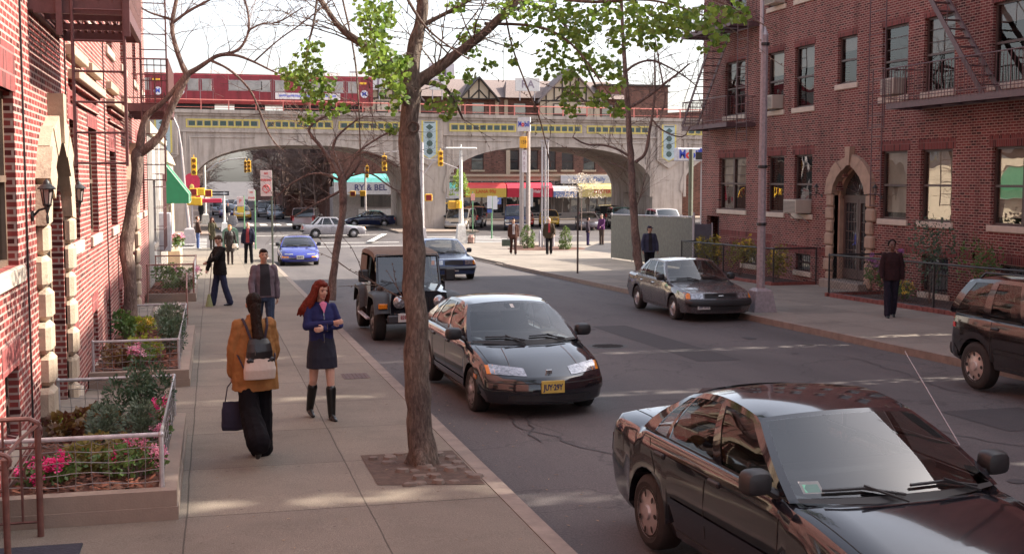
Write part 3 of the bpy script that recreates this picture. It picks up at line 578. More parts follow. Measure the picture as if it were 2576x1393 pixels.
# ================================================================ VIADUCT, TRAIN, BUILDINGS BEYOND
M_via = mat('viaduct concrete', (.46, .385, .335), .9, var=.12, scale=1.6, bump=.25, bscale=40, stain=(.35, .29, .25), streak=.38)
M_tyel = mat('yellow glazed tile', (.58, .46, .12), .5, var=.12, scale=9); M_tgrn = mat('dark green glazed tile', (.05, .085, .075), .45, var=.3, scale=9); M_tblu = mat('pale blue glazed tile', (.36, .44, .47), .45, var=.1)
VY = 91.; vd = 10.2
def vt(X): return 7.36-.0055*(X-16)
vi = thing('viaduct', (16.34, VY, -1.18), 'concrete arched railway viaduct with yellow and green tile panels crossing the avenue', 'bridge')
def arch_z(X, c, a, zs=1.5, zc=5.15):
    u = min(1, abs(X-c)/a); return zs+(zc-zs)*(1-u**2.7)**(1/2.5)
arches = [(-13.1-19.6, 8.3), (-12.9, 8.3), (6.7, 8.15), (26.13, 8.5), (45.7, 8.5), (65.3, 8.4)]
XS = set(); g = MB()
def solid(a, b):
    zb = -1.4
    for y in (VY, VY+vd): g.quad((a, y, zb), (b, y, zb), (b, y, vt(b)), (a, y, vt(a)))
    for X in (a, b):
        for y0, y1 in ((VY, VY+3.2), (VY+vd-3.2, VY+vd)): g.quad((X, y0, zb), (X, y1, zb), (X, y1, 1.5), (X, y0, 1.5))
    for y in (VY+3.2, VY+vd-3.2): g.quad((a, y, zb), (b, y, zb), (b, y, 3.2), (a, y, 3.2))
prev = -60
for c, a in arches:
    solid(prev, c-a); n = 28; xs = [c-a*math.cos(math.pi*i/n) for i in range(n+1)]
    for p, q in zip(xs, xs[1:]):
        zp, zq = arch_z(p, c, a), arch_z(q, c, a)
        for y in (VY, VY+vd): g.quad((p, y, zp), (q, y, zq), (q, y, vt(q)), (p, y, vt(p)))
        g.quad((p, VY, zp), (p, VY+vd, zp), (q, VY+vd, zq), (q, VY, zq))
    prev = c+a
solid(prev, 120)
g.quad((-60, VY, vt(-60)), (120, VY, vt(120)), (120, VY+vd, vt(120)), (-60, VY+vd, vt(-60))); g.build('arches', M_via, vi)
# arch lip, coping, cornices, spandrel mouldings
g = MB()
for c, a in arches:
    n = 28; xs = [c-a*math.cos(math.pi*i/n) for i in range(n+1)]
    top = [(x, VY-.08, arch_z(x, c, a)-.0) for x in xs]; r2 = [(c+(x-c)*1.025, VY-.08, arch_z(x, c, a)+.22) for x in xs]
    g.grid([[(x, VY+.02, z) for x, y, z in top], top, r2, [(x, VY, z) for x, y, z in r2]])
g.build('arch_moulding', M_via, vi, recalc=True)
g = MB()
def run(z0, z1, d, x0=-60, x1=120, n=10):
    for i in range(n):
        a = x0+(x1-x0)*i/n; b = x0+(x1-x0)*(i+1)/n; v = []
        for x in (a, b):
            o = vt(x)-7.36
            for y in (VY-d, VY+.01): v += [(x, y, z0+o), (x, y, z1+o)]
        g.add(v, [(0, 1, 5, 4), (1, 3, 7, 5), (0, 4, 6, 2), (0, 2, 3, 1), (4, 5, 7, 6)])
run(7.36, 7.62, .30); run(7.18, 7.359, .16); run(5.98, 6.12, .14); g.build('cornice', M_via, vi)
g = MB()
for px in [-42.5, -22.9, -3.28, 16.34, 35.93, 55.5, 75.1]:      # pilasters behind the tile shields
    o = vt(px)-7.36
    g.bbox((px-1.02, VY-.22, 4.25+o), (px+1.02, VY+.1, 7.17+o), .05); g.prism([(px-1.02, 4.25+o), (px, 3.6+o), (px+1.02, 4.25+o)], .32, 'y', VY-.22)
    for k in (-1, 1): g.bbox((px+k*1.45-.12, VY-.1, 1.2), (px+k*1.45+.12, VY+.05, 5.97+o), .03)
    # raised frame of the spandrel panels, one ray each side
    for k in (-1, 1):
        g.bbox((px+k*1.9, VY-.07, 5.55+o), (px+k*6.5, VY+.02, 5.66+o), .02); g.bbox((px+k*1.85-.06, VY-.07, 3.1), (px+k*1.85+.06, VY+.02, 5.66+o), .02)
for c, a in arches: g.bbox((c-.28, VY-.09, 5.35+vt(c)-7.36), (c+.28, VY+.02, 5.96+vt(c)-7.36), .02)
g.split('pilaster', M_via, vi)
ty, tg, tb = MB(), MB(), MB()
for px in [-22.9, -3.28, 16.34, 35.93, 55.5]:
    o = vt(px)-7.36
    def ringp(sc, y):
        return [(px-.62*sc, y, 7.1+o-.1*(1-sc)), (px+.62*sc, y, 7.1+o-.1*(1-sc)), (px+.62*sc, y, 4.5+o+.05*(1-sc)), (px, y, 4.12+o+.35*(1-sc)), (px-.62*sc, y, 4.5+o+.05*(1-sc))]
    ty.add(ringp(1, VY-.225)+ringp(.78, VY-.225), [(i, (i+1) % 5, 5+(i+1) % 5, 5+i) for i in range(5)])
    p = ringp(.775, VY-.229); p[0] = (p[0][0], p[0][1], 7.0+o); p[1] = (p[1][0], p[1][1], 7.0+o); tb.add(p, [(0, 1, 2, 3, 4)])
    for k in range(4):
        zc = 6.6+o-k*.62
        tg.add([(px, VY-.233, zc+.24), (px+.3, VY-.233, zc), (px, VY-.233, zc-.24), (px-.3, VY-.233, zc)] if k == 0 else [(px+.25*math.cos(R_(t)), VY-.233, zc+.25*math.sin(R_(t))) for t in range(0, 360, 45)], [tuple(range(4 if k == 0 else 8))])
        if k < 3:
            for s_ in (-1, 1): tg.add([(px-.33*s_, VY-.232, zc-.2), (px-.27*s_, VY-.232, zc-.2), (px+.33*s_, VY-.232, zc-.42), (px+.27*s_, VY-.232, zc-.42)], [(0, 1, 2, 3)])
    tg.box((px-.4, VY-.234, 6.9+o), (px+.4, VY-.23, 6.97+o))
pan = []
for px in [-22.9, -3.28, 16.34, 35.93, 55.5]:
    pan += [(px+1.6, px+6.9), (px+7.3, px+12.3), (px+12.7, px+18.0)]
for a, b in pan:
    o = vt((a+b)/2)-7.36; z0, z1 = 6.32+o, 6.95+o
    for (p, q, u, v) in ((a, b, z1-.11, z1), (a, b, z0, z0+.11), (a, a+.11, z0+.11, z1-.11), (b-.11, b, z0+.11, z1-.11)): ty.box((p, VY-.03, u), (q, VY+.01, v))
    n = 9; w_ = (b-a-.3)/n
    for i in range(n):
        w2 = w_*(.78 if i % 2 == 0 or i in (0, n-1) else .6); xc = a+.15+w_*(i+.5); tg.box((xc-w2/2, VY-.028, z0+.16), (xc+w2/2, VY+.01, z1-.16)); 
        if i: ty.box((a+.15+w_*i-.05, VY-.027, z0+.11), (a+.15+w_*i+.05, VY+.01, z1-.11))
ty.build('yellow_tile', M_tyel, vi); tg.build('green_tile', M_tgrn, vi); tb.split('blue_tile', M_tblu, vi)
g = MB(); M_pink = mat('faded red railing', (.55, .17, .14), .6, var=.1)
for i in range(90):
    x = -58+i*1.98; g.box((x-.04, VY+.2, vt(x)+.2), (x+.04, VY+.28, vt(x)+1.0))
g.tube([(-60, VY+.24, vt(-60)+1.0), (120, VY+.24, vt(120)+1.0)], .045, 6); g.tube([(-60, VY+.24, vt(-60)+.45), (120, VY+.24, vt(120)+.45)], .02, 5); g.build('parapet_railing', M_pink, vi)
# ---------------- train: two full cars and one more behind the house
M_tr = mat('oxide red train paint', (.215, .02, .03), .45, var=.15, streak=.3, scale=2); M_trr = mat('pale roof', (.42, .38, .37), .6, var=.1)
def traincar(x0, x1, lab, ad):
    t = thing('train_car', ((x0+x1)/2, 95, vt(x0)+.3), lab, 'train', group='cars of the red train')
    y0, y1, z0, z1 = 93.6, 96.5, 8.3, 10.55
    g = MB(); sec = [(y0+.15, z0), (y0, z0+.2), (y0-.02, 9.4), (y0, z1-.1), (y0+.12, z1), (y1-.12, z1), (y1, z1-.1), (y1, z0+.2), (y1-.15, z0)]
    g.prism(sec, x1-x0, 'x', x0); g.build('body', M_tr, t)
    g = MB(); g.prism([(y0+.05, z1+.003), (y0+.3, z1+.28), (95.05, z1+.38), (y1-.3, z1+.28), (y1-.05, z1+.003)], x1-x0-.3, 'x', x0+.15); g.build('roof', M_trr, t)
    L_ = x1-x0; f = MB(); p = MB()
    for k, wd, zz in ((.07, .8, 0), (.14, .7, 0), (.27, 2.5, 1), (.43, .7, 0), (.5, .7, 0), (.63, 2.5, 1), (.8, .7, 0), (.87, .7, 0)):
        a = x0+L_*k; zc = (9.35, 10.05) if zz else (9.3, 10.1); p.bbox((a, y0-.045, zc[0]), (a+wd, y0+.02, zc[1]), .02)
        for (q, r, u, v) in ((a-.05, a+wd+.05, zc[0]-.05, zc[0]), (a-.05, a+wd+.05, zc[1], zc[1]+.05)): f.box((q, y0-.04, u), (r, y0+.02, v))
        if zz: f.box((a+wd/2-.03, y0-.055, zc[0]), (a+wd/2+.03, y0, zc[1])); f.box((a, y0-.055, zc[1]-.22), (a+wd, y0, zc[1]-.18))
        else:
            for e in (a-.12, a+wd+.1): f.box((e, y0-.03, z0+.2), (e+.02, y0, 10.2))
    wo = f.build('window_frames', mat('dull aluminium', (.35, .3, .3), .4, metal=.5), t); p.build('pane', mat('pale train window', (.30, .29, .28), .12, var=.35, scale=.8), wo)
    g = MB()
    for e in (.1, .85):
        xc = x0+L_*e
        for k in (-1, 1): g.lathe([(0, -.06), (.36, -.06), (.36, .06), (0, .06)], 14, (xc+k*.9, y0+.35, 8.05), 'y')
        g.box((xc-1.5, y0+.2, 8.0), (xc+1.5, y1-.2, 8.22))
    g.box((x0+L_*.3, y0+.3, 7.8), (x0+L_*.45, y1-.3, 8.29)); g.box((x0+L_*.55, y0+.3, 7.9), (x0+L_*.72, y1-.3, 8.29)); g.split('bogie', M_dark, t)
    if ad:
        g = MB(); g.bbox((x0+L_*.5, y0-.05, 8.72), (x0+L_*.83, y0-.015, 9.2), .01); ao = g.build('advert_panel', mat('white advert', (.62, .6, .6), .5), t)
        g = MB(); 
        for i in range(15): a = x0+L_*(.52+.29*i/15); g.box((a, y0-.056, 8.9+.03*math.sin(i*2.3)), (a+.27, y0-.05, 9.06+.03*math.sin(i*2.3)))
        g.build('advert_print', mat('faded blue print', (.2, .22, .5), .5, var=.4, scale=6), ao)
    for e in (.955, .035):
        g = MB(); g.lathe([(0, -.012), (.3, -.012), (.3, 0)], 20, (x0+L_*e, y0-.03, 9.2), 'y'); em = g.build('roundel', mat('white roundel', (.6, .6, .66), .4), t)
        g = MB(); text(g, 'M', .42, (x0+L_*e-.02, y0-.05, 9.2), (1, 0, 0), (0, 0, 1), bold=.02); g.build('roundel_letter', mat('blue roundel letter', (.06, .1, .5), .4), em)
    g = MB(); g.bbox((x0+L_*.93, y0-.05, 9.95), (x0+L_*.965, y0, 10.1), .01); g.build('route_sign', M_yel, t)
traincar(-2.6, 12.4, 'red train car with a white advert panel, passing on the viaduct', True)
traincar(-18.3, -3.0, 'red train car behind the fire escape, at the left end of the viaduct', False)
# ---------------- half-timbered building with shops
TY = 112.; B_tud = brick('tudor brown brick', ((.19, .075, .055), (.14, .06, .045)), (.22, .15, .12), bw=.22, rh=.075)
M_stuc = mat('buff stucco', (.46, .37, .27), .85, var=.08); M_timb = mat('dark timber', (.05, .04, .035), .8)
M_slate = mat('mottled slate roof', (.20, .155, .145), .85, var=.5, scale=14, bump=.5, bscale=30)
tu = thing('shop_building', (25, TY, -1.18), 'brown brick shop building with slate roofs and half-timbered gables behind the viaduct', 'building'); wt = W('y', TY, -1)
ops = []
for xc in (13.2, 16.2, 19.9, 24.9, 29.0, 31.6, 33.7, 37.9):
    ops.append((xc-.62, xc+.62, 8.0, 9.9))
for xc in (19.2, 24.8, 28.3, 30.2, 32.0, 33.8, 36.0): ops.append((xc-.6, xc+.6, 3.5, 5.4))
g = MB(); wt.wall(g, 10.8, 39.6, 3.05, 10.45, ops, .15); g.quad((39.6, TY, -1.2), (39.6, TY+14, -1.2), (39.6, TY+14, 10.45), (39.6, TY, 10.45)); g.quad((10.8, TY, -1.2), (10.8, TY+14, -1.2), (10.8, TY+14, 10.45), (10.8, TY, 10.45))
g.quad((10.8, TY+14, -1.2), (39.6, TY+14, -1.2), (39.6, TY+14, 10.45), (10.8, TY+14, 10.45)); g.build('wall', B_tud, tu)
for o in ops: window(tu, wt, *o, 1, (.45, M_blind) if o[2] > 6 else None, sub=o[2] > 6, sill=M_stuc, meet=.45)
g = MB()                                                          # main slate slope and hipped blocks
g.add([(10.6, TY-.5, 10.4), (39.8, TY-.5, 10.4), (39.2, TY+3.4, 12.35), (11.2, TY+3.4, 12.35)], [(0, 1, 2, 3)])
g.add([(11.2, TY+3.4, 12.35), (39.2, TY+3.4, 12.35), (39.8, TY+14, 10.5), (10.6, TY+14, 10.5)], [(0, 1, 2, 3)])
for a, b in ((18.7, 22.6), (27.3, 31.2)): g.add([(a, TY-1.0, 10.35), (b, TY-1.0, 10.35), (b-.7, TY+1.5, 12.2), (a+.7, TY+1.5, 12.2), (a, TY+2, 10.35), (b, TY+2, 10.35)], [(0, 1, 2, 3), (0, 3, 4), (1, 5, 2)])
tr_ = g.build('roof', M_slate, tu)
def gable(xc, hw, zb, zt, yy, big):
    g = MB(); g.add([(xc-hw, yy, zb), (xc+hw, yy, zb), (xc, yy, zt)], [(0, 1, 2)]); 
    if big: g.quad((xc-hw, yy, 7.0), (xc+hw, yy, 7.0), (xc+hw, yy, zb), (xc-hw, yy, zb))
    g.build('gable', M_stuc, tu)
    t = MB()
    def bar(a, b, r=.07): t.tube([(a[0], yy-.03, a[1]), (b[0], yy-.03, b[1])], r, 4)
    bar((xc-hw, zb), (xc+hw, zb)); n = 6 if big else 2
    for i in range(-n//2, n//2+1):
        x = xc+hw*2*i/(n+1.5); zz = zt-(zt-zb)*abs(x-xc)/hw; bar((x, zb if not big else zb-.0), (x, zz))
        if big and abs(i) == 3: bar((x, 7.1), (x, zb), .05)
    bar((xc-hw*.5, zb), (xc, zb+(zt-zb)*.45)); bar((xc+hw*.5, zb), (xc, zb+(zt-zb)*.45))
    if big: bar((xc-hw*.55, zb+(zt-zb)*.42), (xc+hw*.55, zb+(zt-zb)*.42))
    t.build('timber_frame', M_timb, tu)
    r = MB(); 
    for k in (-1, 1):
        r.add([(xc, yy-.35, zt+.2), (xc+k*(hw+.3), yy-.35, zb-.1), (xc+k*(hw+.3), yy+3, zb-.1), (xc, yy+3, zt+.2), (xc, yy-.35, zt+.02), (xc+k*(hw+.3), yy-.35, zb-.28), (xc+k*(hw+.3), yy+3, zb-.28), (xc, yy+3, zt+.02)], [(0, 1, 2, 3), (4, 5, 6, 7), (0, 4, 5, 1)])
    r.build('gable_roof', M_timb if not big else M_slate, tu)
gable(24.8, 1.7, 10.2, 12.1, TY-.7, 0); gable(33.7, 3.0, 10.1, 13.1, TY-1.1, 1); gable(16.6, 2.6, 10.1, 12.7, TY-.8, 1)
g = MB()
for x in (32.7, 34.6, 15.5, 17.6): pass
for x in (23.0, 26.7, 27.6, 31.0): wt.bbox(g, x-.18, x+.18, 0, .1, 7.0, 10.2)
wt.bbox(g, 10.8, 39.6, 0, .25, 2.85, 3.1); wt.bbox(g, 27.6, 28.0, 0, .1, 3.1, 6.3); g.build('stone_trim', M_stuc, tu)
wg = MB()
for xc, yy in ((32.6, TY-1.1), (34.8, TY-1.1), (15.6, TY-.8), (17.7, TY-.8)): wg.box((xc-.6, yy-.06, 7.9), (xc+.6, yy+.02, 9.85))
wgo = wg.build('window', M_timb, tu); wg = MB()
for xc, yy in ((32.6, TY-1.1), (34.8, TY-1.1), (15.6, TY-.8), (17.7, TY-.8)): wg.box((xc-.5, yy-.08, 8.9), (xc+.5, yy-.062, 9.75))
wg.build('blind', M_blind, wgo)
def billboard(x, w_, h, z, y, s, lab, col=(.6, .58, .57), tcol=(.25, .2, .25)):
    t = thing('rooftop_sign', (x, y, z), lab, 'sign'); g = MB(); g.bbox((x-w_/2, y-.08, z), (x+w_/2, y+.04, z+h), .02); g.build('board', mat('sign board '+lab[:12], col, .6, var=.1), t)
    g = MB(); text(g, s, h*.8, (x, y-.09, z+h/2), (1, 0, 0), (0, 0, 1), bold=.02); g.build('lettering', mat('sign letters '+lab[:12], tcol, .6), t)
    g = MB(); 
    for k in (-1, 1): g.tube([(x+k*w_*.3, y+.1, z-.9), (x+k*w_*.3, y+.1, z+h*.8)], .05, 5)
    g.split('post', M_galv, t)
billboard(20.7, 1.5, 1.25, 10.9, TY-1.3, 'D', 'white rooftop sign with the letter D left of the small gable')
billboard(29.4, 2.4, 1.25, 10.95, TY-1.3, 'RA', 'white rooftop sign with the letters RA right of the small gable')
billboard(22.3, 2.6, 1.7, 12.3, TY+5, 'M', 'pale billboard with a dark round mark above the slate roof', (.5, .47, .5), (.15, .12, .16))
billboard(14.2, 3.4, 1.7, 10.8, TY-1.5, 'N  T', 'white rooftop sign left of the near ginkgo trunk', (.62, .58, .56), (.5, .4, .38))
# shopfronts and awnings
def shop(x0, x1, kind, col, s, lab, tcol=(.8, .75, .7), z0=.95, z1=2.45, bar=None, tsize=.5, vcol=None):
    t = thing('shop_awning', ((x0+x1)/2, TY, z1), lab, 'awning', group='awnings of the shops beyond the viaduct')
    m = mat('awning '+lab[:14], col, .55, var=.07, scale=2); mv = mat('valance '+lab[:14], vcol, .55, var=.07) if vcol else m
    g = MB(); g.use(m)
    pts = [(0, z1), (.45, z1-.05), (.85, z1-.25), (1.0, z1-.55)]
    g.grid([[wt.P(x0+(x1-x0)*i/8, d, z) for d, z in pts] for i in range(9)])
    for x in (x0, x1): g.add([wt.P(x, d, z) for d, z in pts]+[wt.P(x, 1.0, z0), wt.P(x, 0, z0)], [tuple(range(6))])
    g.use(mv); g.quad(wt.P(x0, 1.0, z1-.55), wt.P(x1, 1.0, z1-.55), wt.P(x1, 1.0, z0), wt.P(x0, 1.0, z0)); g.build('canvas', None, t)
    if s:
        g = MB(); text(g, s, tsize, wt.P((x0+x1)/2, 1.02, (z0+z1-.55)/2+.12), (1, 0, 0), (0, 0, 1), bold=.012)
        text(g, 'o o o o o o o o o o', .22, wt.P((x0+x1)/2, 1.02, z0+.12), (1, 0, 0), (0, 0, 1)) if 0 else None
        g.build('lettering', mat('awning letters '+lab[:14], tcol, .5), t)
    return t
g = MB(); wt.box(g, 17, 39.5, .0, .05, 2.45, 2.84); g.build('fascia_board', M_stuc, tu)
g = MB(); fr = MB(); M_shop = mat('shop window glow', (.10, .085, .075), .2, var=.6, scale=1.5)
for x0, x1 in ((11, 16.8), (17, 22.6), (23.0, 27.4), (27.6, 32.2), (32.4, 35.8), (36, 39.4)):
    g.box((x0, TY, -1.18), (x1, TY+.3, 2.45)); n = 4
    for i in range(n+1): x = x0+(x1-x0)*i/n; fr.box((x-.06, TY-.08, -1.18), (x+.06, TY, 2.4))
    fr.box((x0, TY-.1, -1.18), (x1, TY, -.6)); fr.box((x0, TY-.08, 1.2), (x1, TY, 1.3))
so_ = g.build('shopfront', G_win, tu); fr.build('shopfront_frame', mat('dull shopfront metal', (.22, .2, .19), .5), so_)
g = MB()
for i in range(26):
    x = 17.5+i*.83+U(-.2, .2); z = U(-.4, .9); g.box((x, TY-.025, z), (x+U(.15, .5), TY-.015, z+U(.15, .5)))
g.build('window_notice', mat('window notices', (.42, .38, .34), .7, var=.6, scale=1), so_)
shop(23.4, 27.4, 'dome', (.62, .07, .07), 'LANA 99¢', 'red dome awning over a yellow valance, left of the two red ones', (.6, .12, .03), .9, 2.3, vcol=(.62, .43, .08), tsize=.46)
shop(27.5, 32.0, 'dome', (.6, .05, .09), 'Jacques Hair', 'plain red shop awning with white script, between the sign poles', (.75, .6, .6), .9, 2.3, vcol=(.5, .02, .05), tsize=.42)
shop(32.1, 34.6, 'flat', (.5, .5, .5), None, 'blue shop awning behind the white blossom tree', z0=.9, z1=2.0, vcol=(.18, .25, .48))
shop(34.7, 39.4, 'flat', (.62, .52, .22), 'POSTER', 'pale yellow shop awning at the right end of the shops', (.55, .05, .05), .9, 2.2, vcol=(.62, .5, .18), tsize=.5)
shop(19.0, 22.9, 'flat', (.15, .55, .5), 'SEL', 'aqua awning with a white valance, half hidden by the lamp pole', (.15, .15, .4), .8, 2.3, vcol=(.6, .6, .62), tsize=.5)
def signboard(x0, x1, z0, z1, s, lab, col, tcol, y=TY-.12, sz=.5):
    t = thing('shop_sign', ((x0+x1)/2, y, z0), lab, 'sign'); g = MB(); g.bbox((x0, y-.06, z0), (x1, y+.02, z1), .02); g.build('board', mat('board '+lab[:16], col, .5, var=.06), t)
    g = MB(); text(g, s, sz, ((x0+x1)/2, y-.07, (z0+z1)/2), (1, 0, 0), (0, 0, 1), bold=.01); g.build('lettering', mat('lett '+lab[:16], tcol, .5), t)
signboard(27.6, 32.3, 2.32, 2.85, 'uuuu  vv  uu', 'lilac shop board above the red script awning', (.55, .5, .6), (.3, .3, .5), sz=.3) if 0 else None
signboard(33.0, 38.8, 2.2, 3.0, 'Variety  Daily', 'white shop board with blue script above the yellow awning', (.6, .6, .62), (.08, .14, .4), y=TY-.3, sz=.6)
signboard(19.4, 20.9, 1.75, 2.6, 'EE', 'small red shop sign beside the viaduct pier', (.6, .08, .1), (.8, .7, .7), y=TY-1.2, sz=.6)
# brick block to the right of the gables, and a lower one after it
bb = thing('brick_block', (42, TY+2, -1.18), 'plain blank brown brick block rising behind the viaduct on the right', 'building')
g = MB(); g.box((37.3, TY+.6, -1.18), (44.4, TY+16, 11.75)); g.build('wall', B_tud, bb); g = MB(); g.bbox((37.1, TY+.4, 11.75), (44.6, TY+16.2, 11.95), .03); g.build('parapet_coping', M_timb, bb)
g = MB()
for x in (38.6, 40.6, 42.7): g.bbox((x-.5, TY+.5, 4.2), (x+.5, TY+.62, 6.0), .02)
g.split('window', G_win, bb)
b2 = thing('brick_block', (60, TY+4, -1.18), 'long low brick block behind the viaduct next to the right apartment house', 'building')
g = MB(); g.box((44.5, TY+4, -1.18), (80, TY+18, 9.2)); g.prism([(44.5, 9.2), (46, 9.5), (60, 10.4), (80, 10.4), (80, 9.2)], 6, 'y', TY+6); g.build('wall', B_tud, b2); g = MB()
for i in range(12): g.box((47+i*2.4, TY+3.95, 7.3), (48.2+i*2.4, TY+4.05, 8.5))
g.split('window', G_win, b2)
# shop across the side street with the aqua dome
cs = thing('corner_store', (12.5, 106, -1.18), 'grey one-storey store with aqua awning seen through the left arch', 'building')
g = MB(); g.box((10.7, 108.9, -1.18), (16.9, 111.9, 1.9)); g.build('wall', mat('grey render', (.3, .27, .26), .85), cs)
ct = shop(11.0, 16.6, 'flat', (.25, .65, .6), None, 'aqua dome awning with white lettered valance seen through the left arch'); ct['x'] = 0
del ct['x']
for ch in list(ct.children): bpy.data.objects.remove(ch)
g = MB(); g.use(mat('aqua canvas', (.16, .55, .5), .5)); ws = W('y', 108.9, -1)
pts = [(0, 3.1), (.4, 3.0), (.8, 2.75), (.95, 2.35)]; g.grid([[ws.P(10.7+6*i/8, d, z) for d, z in pts] for i in range(9)])
g.use(mat('white valance', (.6, .6, .62), .5)); g.quad(ws.P(10.7, .95, 2.35), ws.P(16.7, .95, 2.35), ws.P(16.7, .95, 1.25), ws.P(10.7, .95, 1.25)); g.build('canvas', None, ct)
g = MB(); text(g, 'RY & BEL', .75, ws.P(14, .97, 1.85), (1, 0, 0), (0, 0, 1), bold=.015); g.build('lettering', mat('navy letters', (.08, .08, .2), .5), ct)
g = MB(); ws.box(g, 13.2, 16.5, .0, .06, .1, 1.2); g.build('shop_window', G_win, cs)
g = MB(); ws.box(g, 13.0, 16.7, .005, .05, -1.15, -.1); g.build('stall_riser', mat('white riser', (.55, .53, .52), .6), cs)
# tall brick houses down the side street
def block(x0, x1, y0, y1, h, lab, m, cols, rows, facex=None):
    t = thing('tall_apartment_block', (x0, y0, -1.18), lab, 'building'); g = MB(); g.box((x0, y0, -1.2), (x1, y1, h)); g.build('wall', m, t)
    f = MB(); st = MB()
    for r in range(rows):
        z = 1.2+r*3.1
        if z+1.7 > h: break
        n = int((x1-x0)/2.9)
        for i in range(n): a = x0+1+i*2.9; f.bbox((a, y0-.03, z), (a+1.2, y0+.05, z+1.7), .02); st.box((a-.1, y0-.1, z-.15), (a+1.3, y0+.02, z-.01))
        n = int((y1-y0)/3.2)
        xf = x0 if facex is None else facex; sg = -1 if facex is None else 1
        for i in range(n): a = y0+1+i*3.2; f.bbox((xf+sg*.03, a, z), (xf-sg*.05, a+1.3, z+1.7), .02); st.box((xf+sg*.1, a-.1, z-.15), (xf-sg*.02, a+1.4, z-.01))
    f.split('window', G_win, t); st.split('sill', M_sill, t)
B_far = brick('far brown brick', ((.16, .07, .06), (.12, .055, .05)), (.2, .14, .12), bw=.25, rh=.08)
block(7.6, 26, 128, 150, 9.3, 'tall dark brick apartment block seen through the left arch', B_far, 0, 7)
block(7.9, 20, 152, 235, 10.6, 'far brick apartment block further down the side street', B_far, 0, 6)
block(-30, -9, 118, 160, 9, 'brick block behind the left end of the viaduct', B_far, 0, 4, facex=-9)
block(-26, -8.5, 166, 250, 11, 'far brick block on the left side of the side street', B_far, 0, 4, facex=-8.5)
# ================================================================ VEHICLES
def interp(pts, x, smooth=True):
    if x <= pts[0][0]: return pts[0][1]
    if x >= pts[-1][0]: return pts[-1][1]
    for i in range(len(pts)-1):
        if pts[i][0] <= x <= pts[i+1][0]:
            x0, y0 = pts[i]; x1, y1 = pts[i+1]; h = x1-x0
            if not smooth or h < 1e-6: return y0+(y1-y0)*((x-x0)/h if h else 0)
            def sl(j):
                if j <= 0 or j >= len(pts)-1: return (pts[min(j+1, len(pts)-1)][1]-pts[max(j-1, 0)][1])/max(1e-6, pts[min(j+1, len(pts)-1)][0]-pts[max(j-1, 0)][0])
                a = (pts[j][1]-pts[j-1][1])/max(1e-6, pts[j][0]-pts[j-1][0]); b = (pts[j+1][1]-pts[j][1])/max(1e-6, pts[j+1][0]-pts[j][0])
                return 0 if a*b <= 0 else 2*a*b/(a+b)
            m0, m1 = sl(i), sl(i+1); t = (x-x0)/h
            return (2*t**3-3*t*t+1)*y0+(t**3-2*t*t+t)*h*m0+(-2*t**3+3*t*t)*y1+(t**3-t*t)*h*m1
G_car = glass('car glass', trans=.55, rough=.01, F0=.14); G_cars = glass('car side glass', trans=.45, rough=.01, F0=.07); G_carfar = glass('dark car glass', tint=(.02, .025, .03), ior=2.0)
M_tyre = mat('tyre rubber', (.022, .02, .02), .8, var=.15, bump=.3, bscale=40); M_lens = mat('headlamp lens', (.36, .36, .38), .1, metal=.6, var=.7, scale=22, coat=1)
M_amber = mat('amber lens', (.7, .22, .02), .15, coat=1, var=.2, scale=20); M_redl = mat('red tail lens', (.45, .02, .02), .15, coat=1, var=.2); M_seat = mat('grey seat cloth', (.07, .065, .07), .9)
M_plw = mat('white number plate', (.55, .55, .52), .5, var=.05); M_ply = mat('yellow number plate', (.62, .45, .1), .5, var=.05); M_navy = mat('navy plate characters', (.02, .03, .10), .5)
def wheel(root, x, y, r, w, side, style, rimcol):
    t = MB(); pr = [(r*.6, -.0), (r*.64, w*.02), (r*.80, -.012), (r*.93, .004), (r*.985, w*.10), (r, w*.25), (r, w*.75), (r*.98, w*.9), (r*.9, w), (r*.5, w)]
    t.lathe([(a, (y-side*h if side > 0 else y-side*h)) for a, h in pr], 36, (x, 0, r), 'y')
    o = t.build('wheel', M_tyre, root, world=False, auto=40)
    g = MB(); g.use(rimcol); R2 = r*.67; dish = {'cap': .0, 'steel': .035, 'alloy': .02}[style]
    pf = [(R2, .0), (R2*.97, .012), (R2*.9, .012+dish), (R2*.6, .008+dish*.4), (R2*.3, .0), (R2*.26, -.02), (0, -.025)]
    g.lathe([(a, y-side*h) for a, h in pf], 36, (x, 0, r), 'y')
    g.use(M_black); n = {'cap': 7, 'steel': 12, 'alloy': 8}[style]
    for k in range(n):
        an = 2*math.pi*k/n; ra = R2*.74; a1 = R2*({'cap': .10, 'steel': .07, 'alloy': .12}[style]); a2 = R2*({'cap': .16, 'steel': .09, 'alloy': .14}[style]); cc = (x+math.cos(an)*ra, r+math.sin(an)*ra)
        g.add([(cc[0]+math.cos(an)*math.cos(t_)*a2-math.sin(an)*math.sin(t_)*a1, y-side*(-.004-.0+ (dish*.6 if style == 'steel' else 0)-.004), cc[1]+math.sin(an)*math.cos(t_)*a2+math.cos(an)*math.sin(t_)*a1) for t_ in [2*math.pi*j/8 for j in range(8)]], [tuple(range(8))])
    if style == 'steel': g.use(M_chrome); g.lathe([(R2*.2, y+side*.01), (R2*.17, y+side*.03), (0, y+side*.03)], 12, (x, 0, r), 'y')
    g.build('hubcap', None, o, world=False, auto=40)
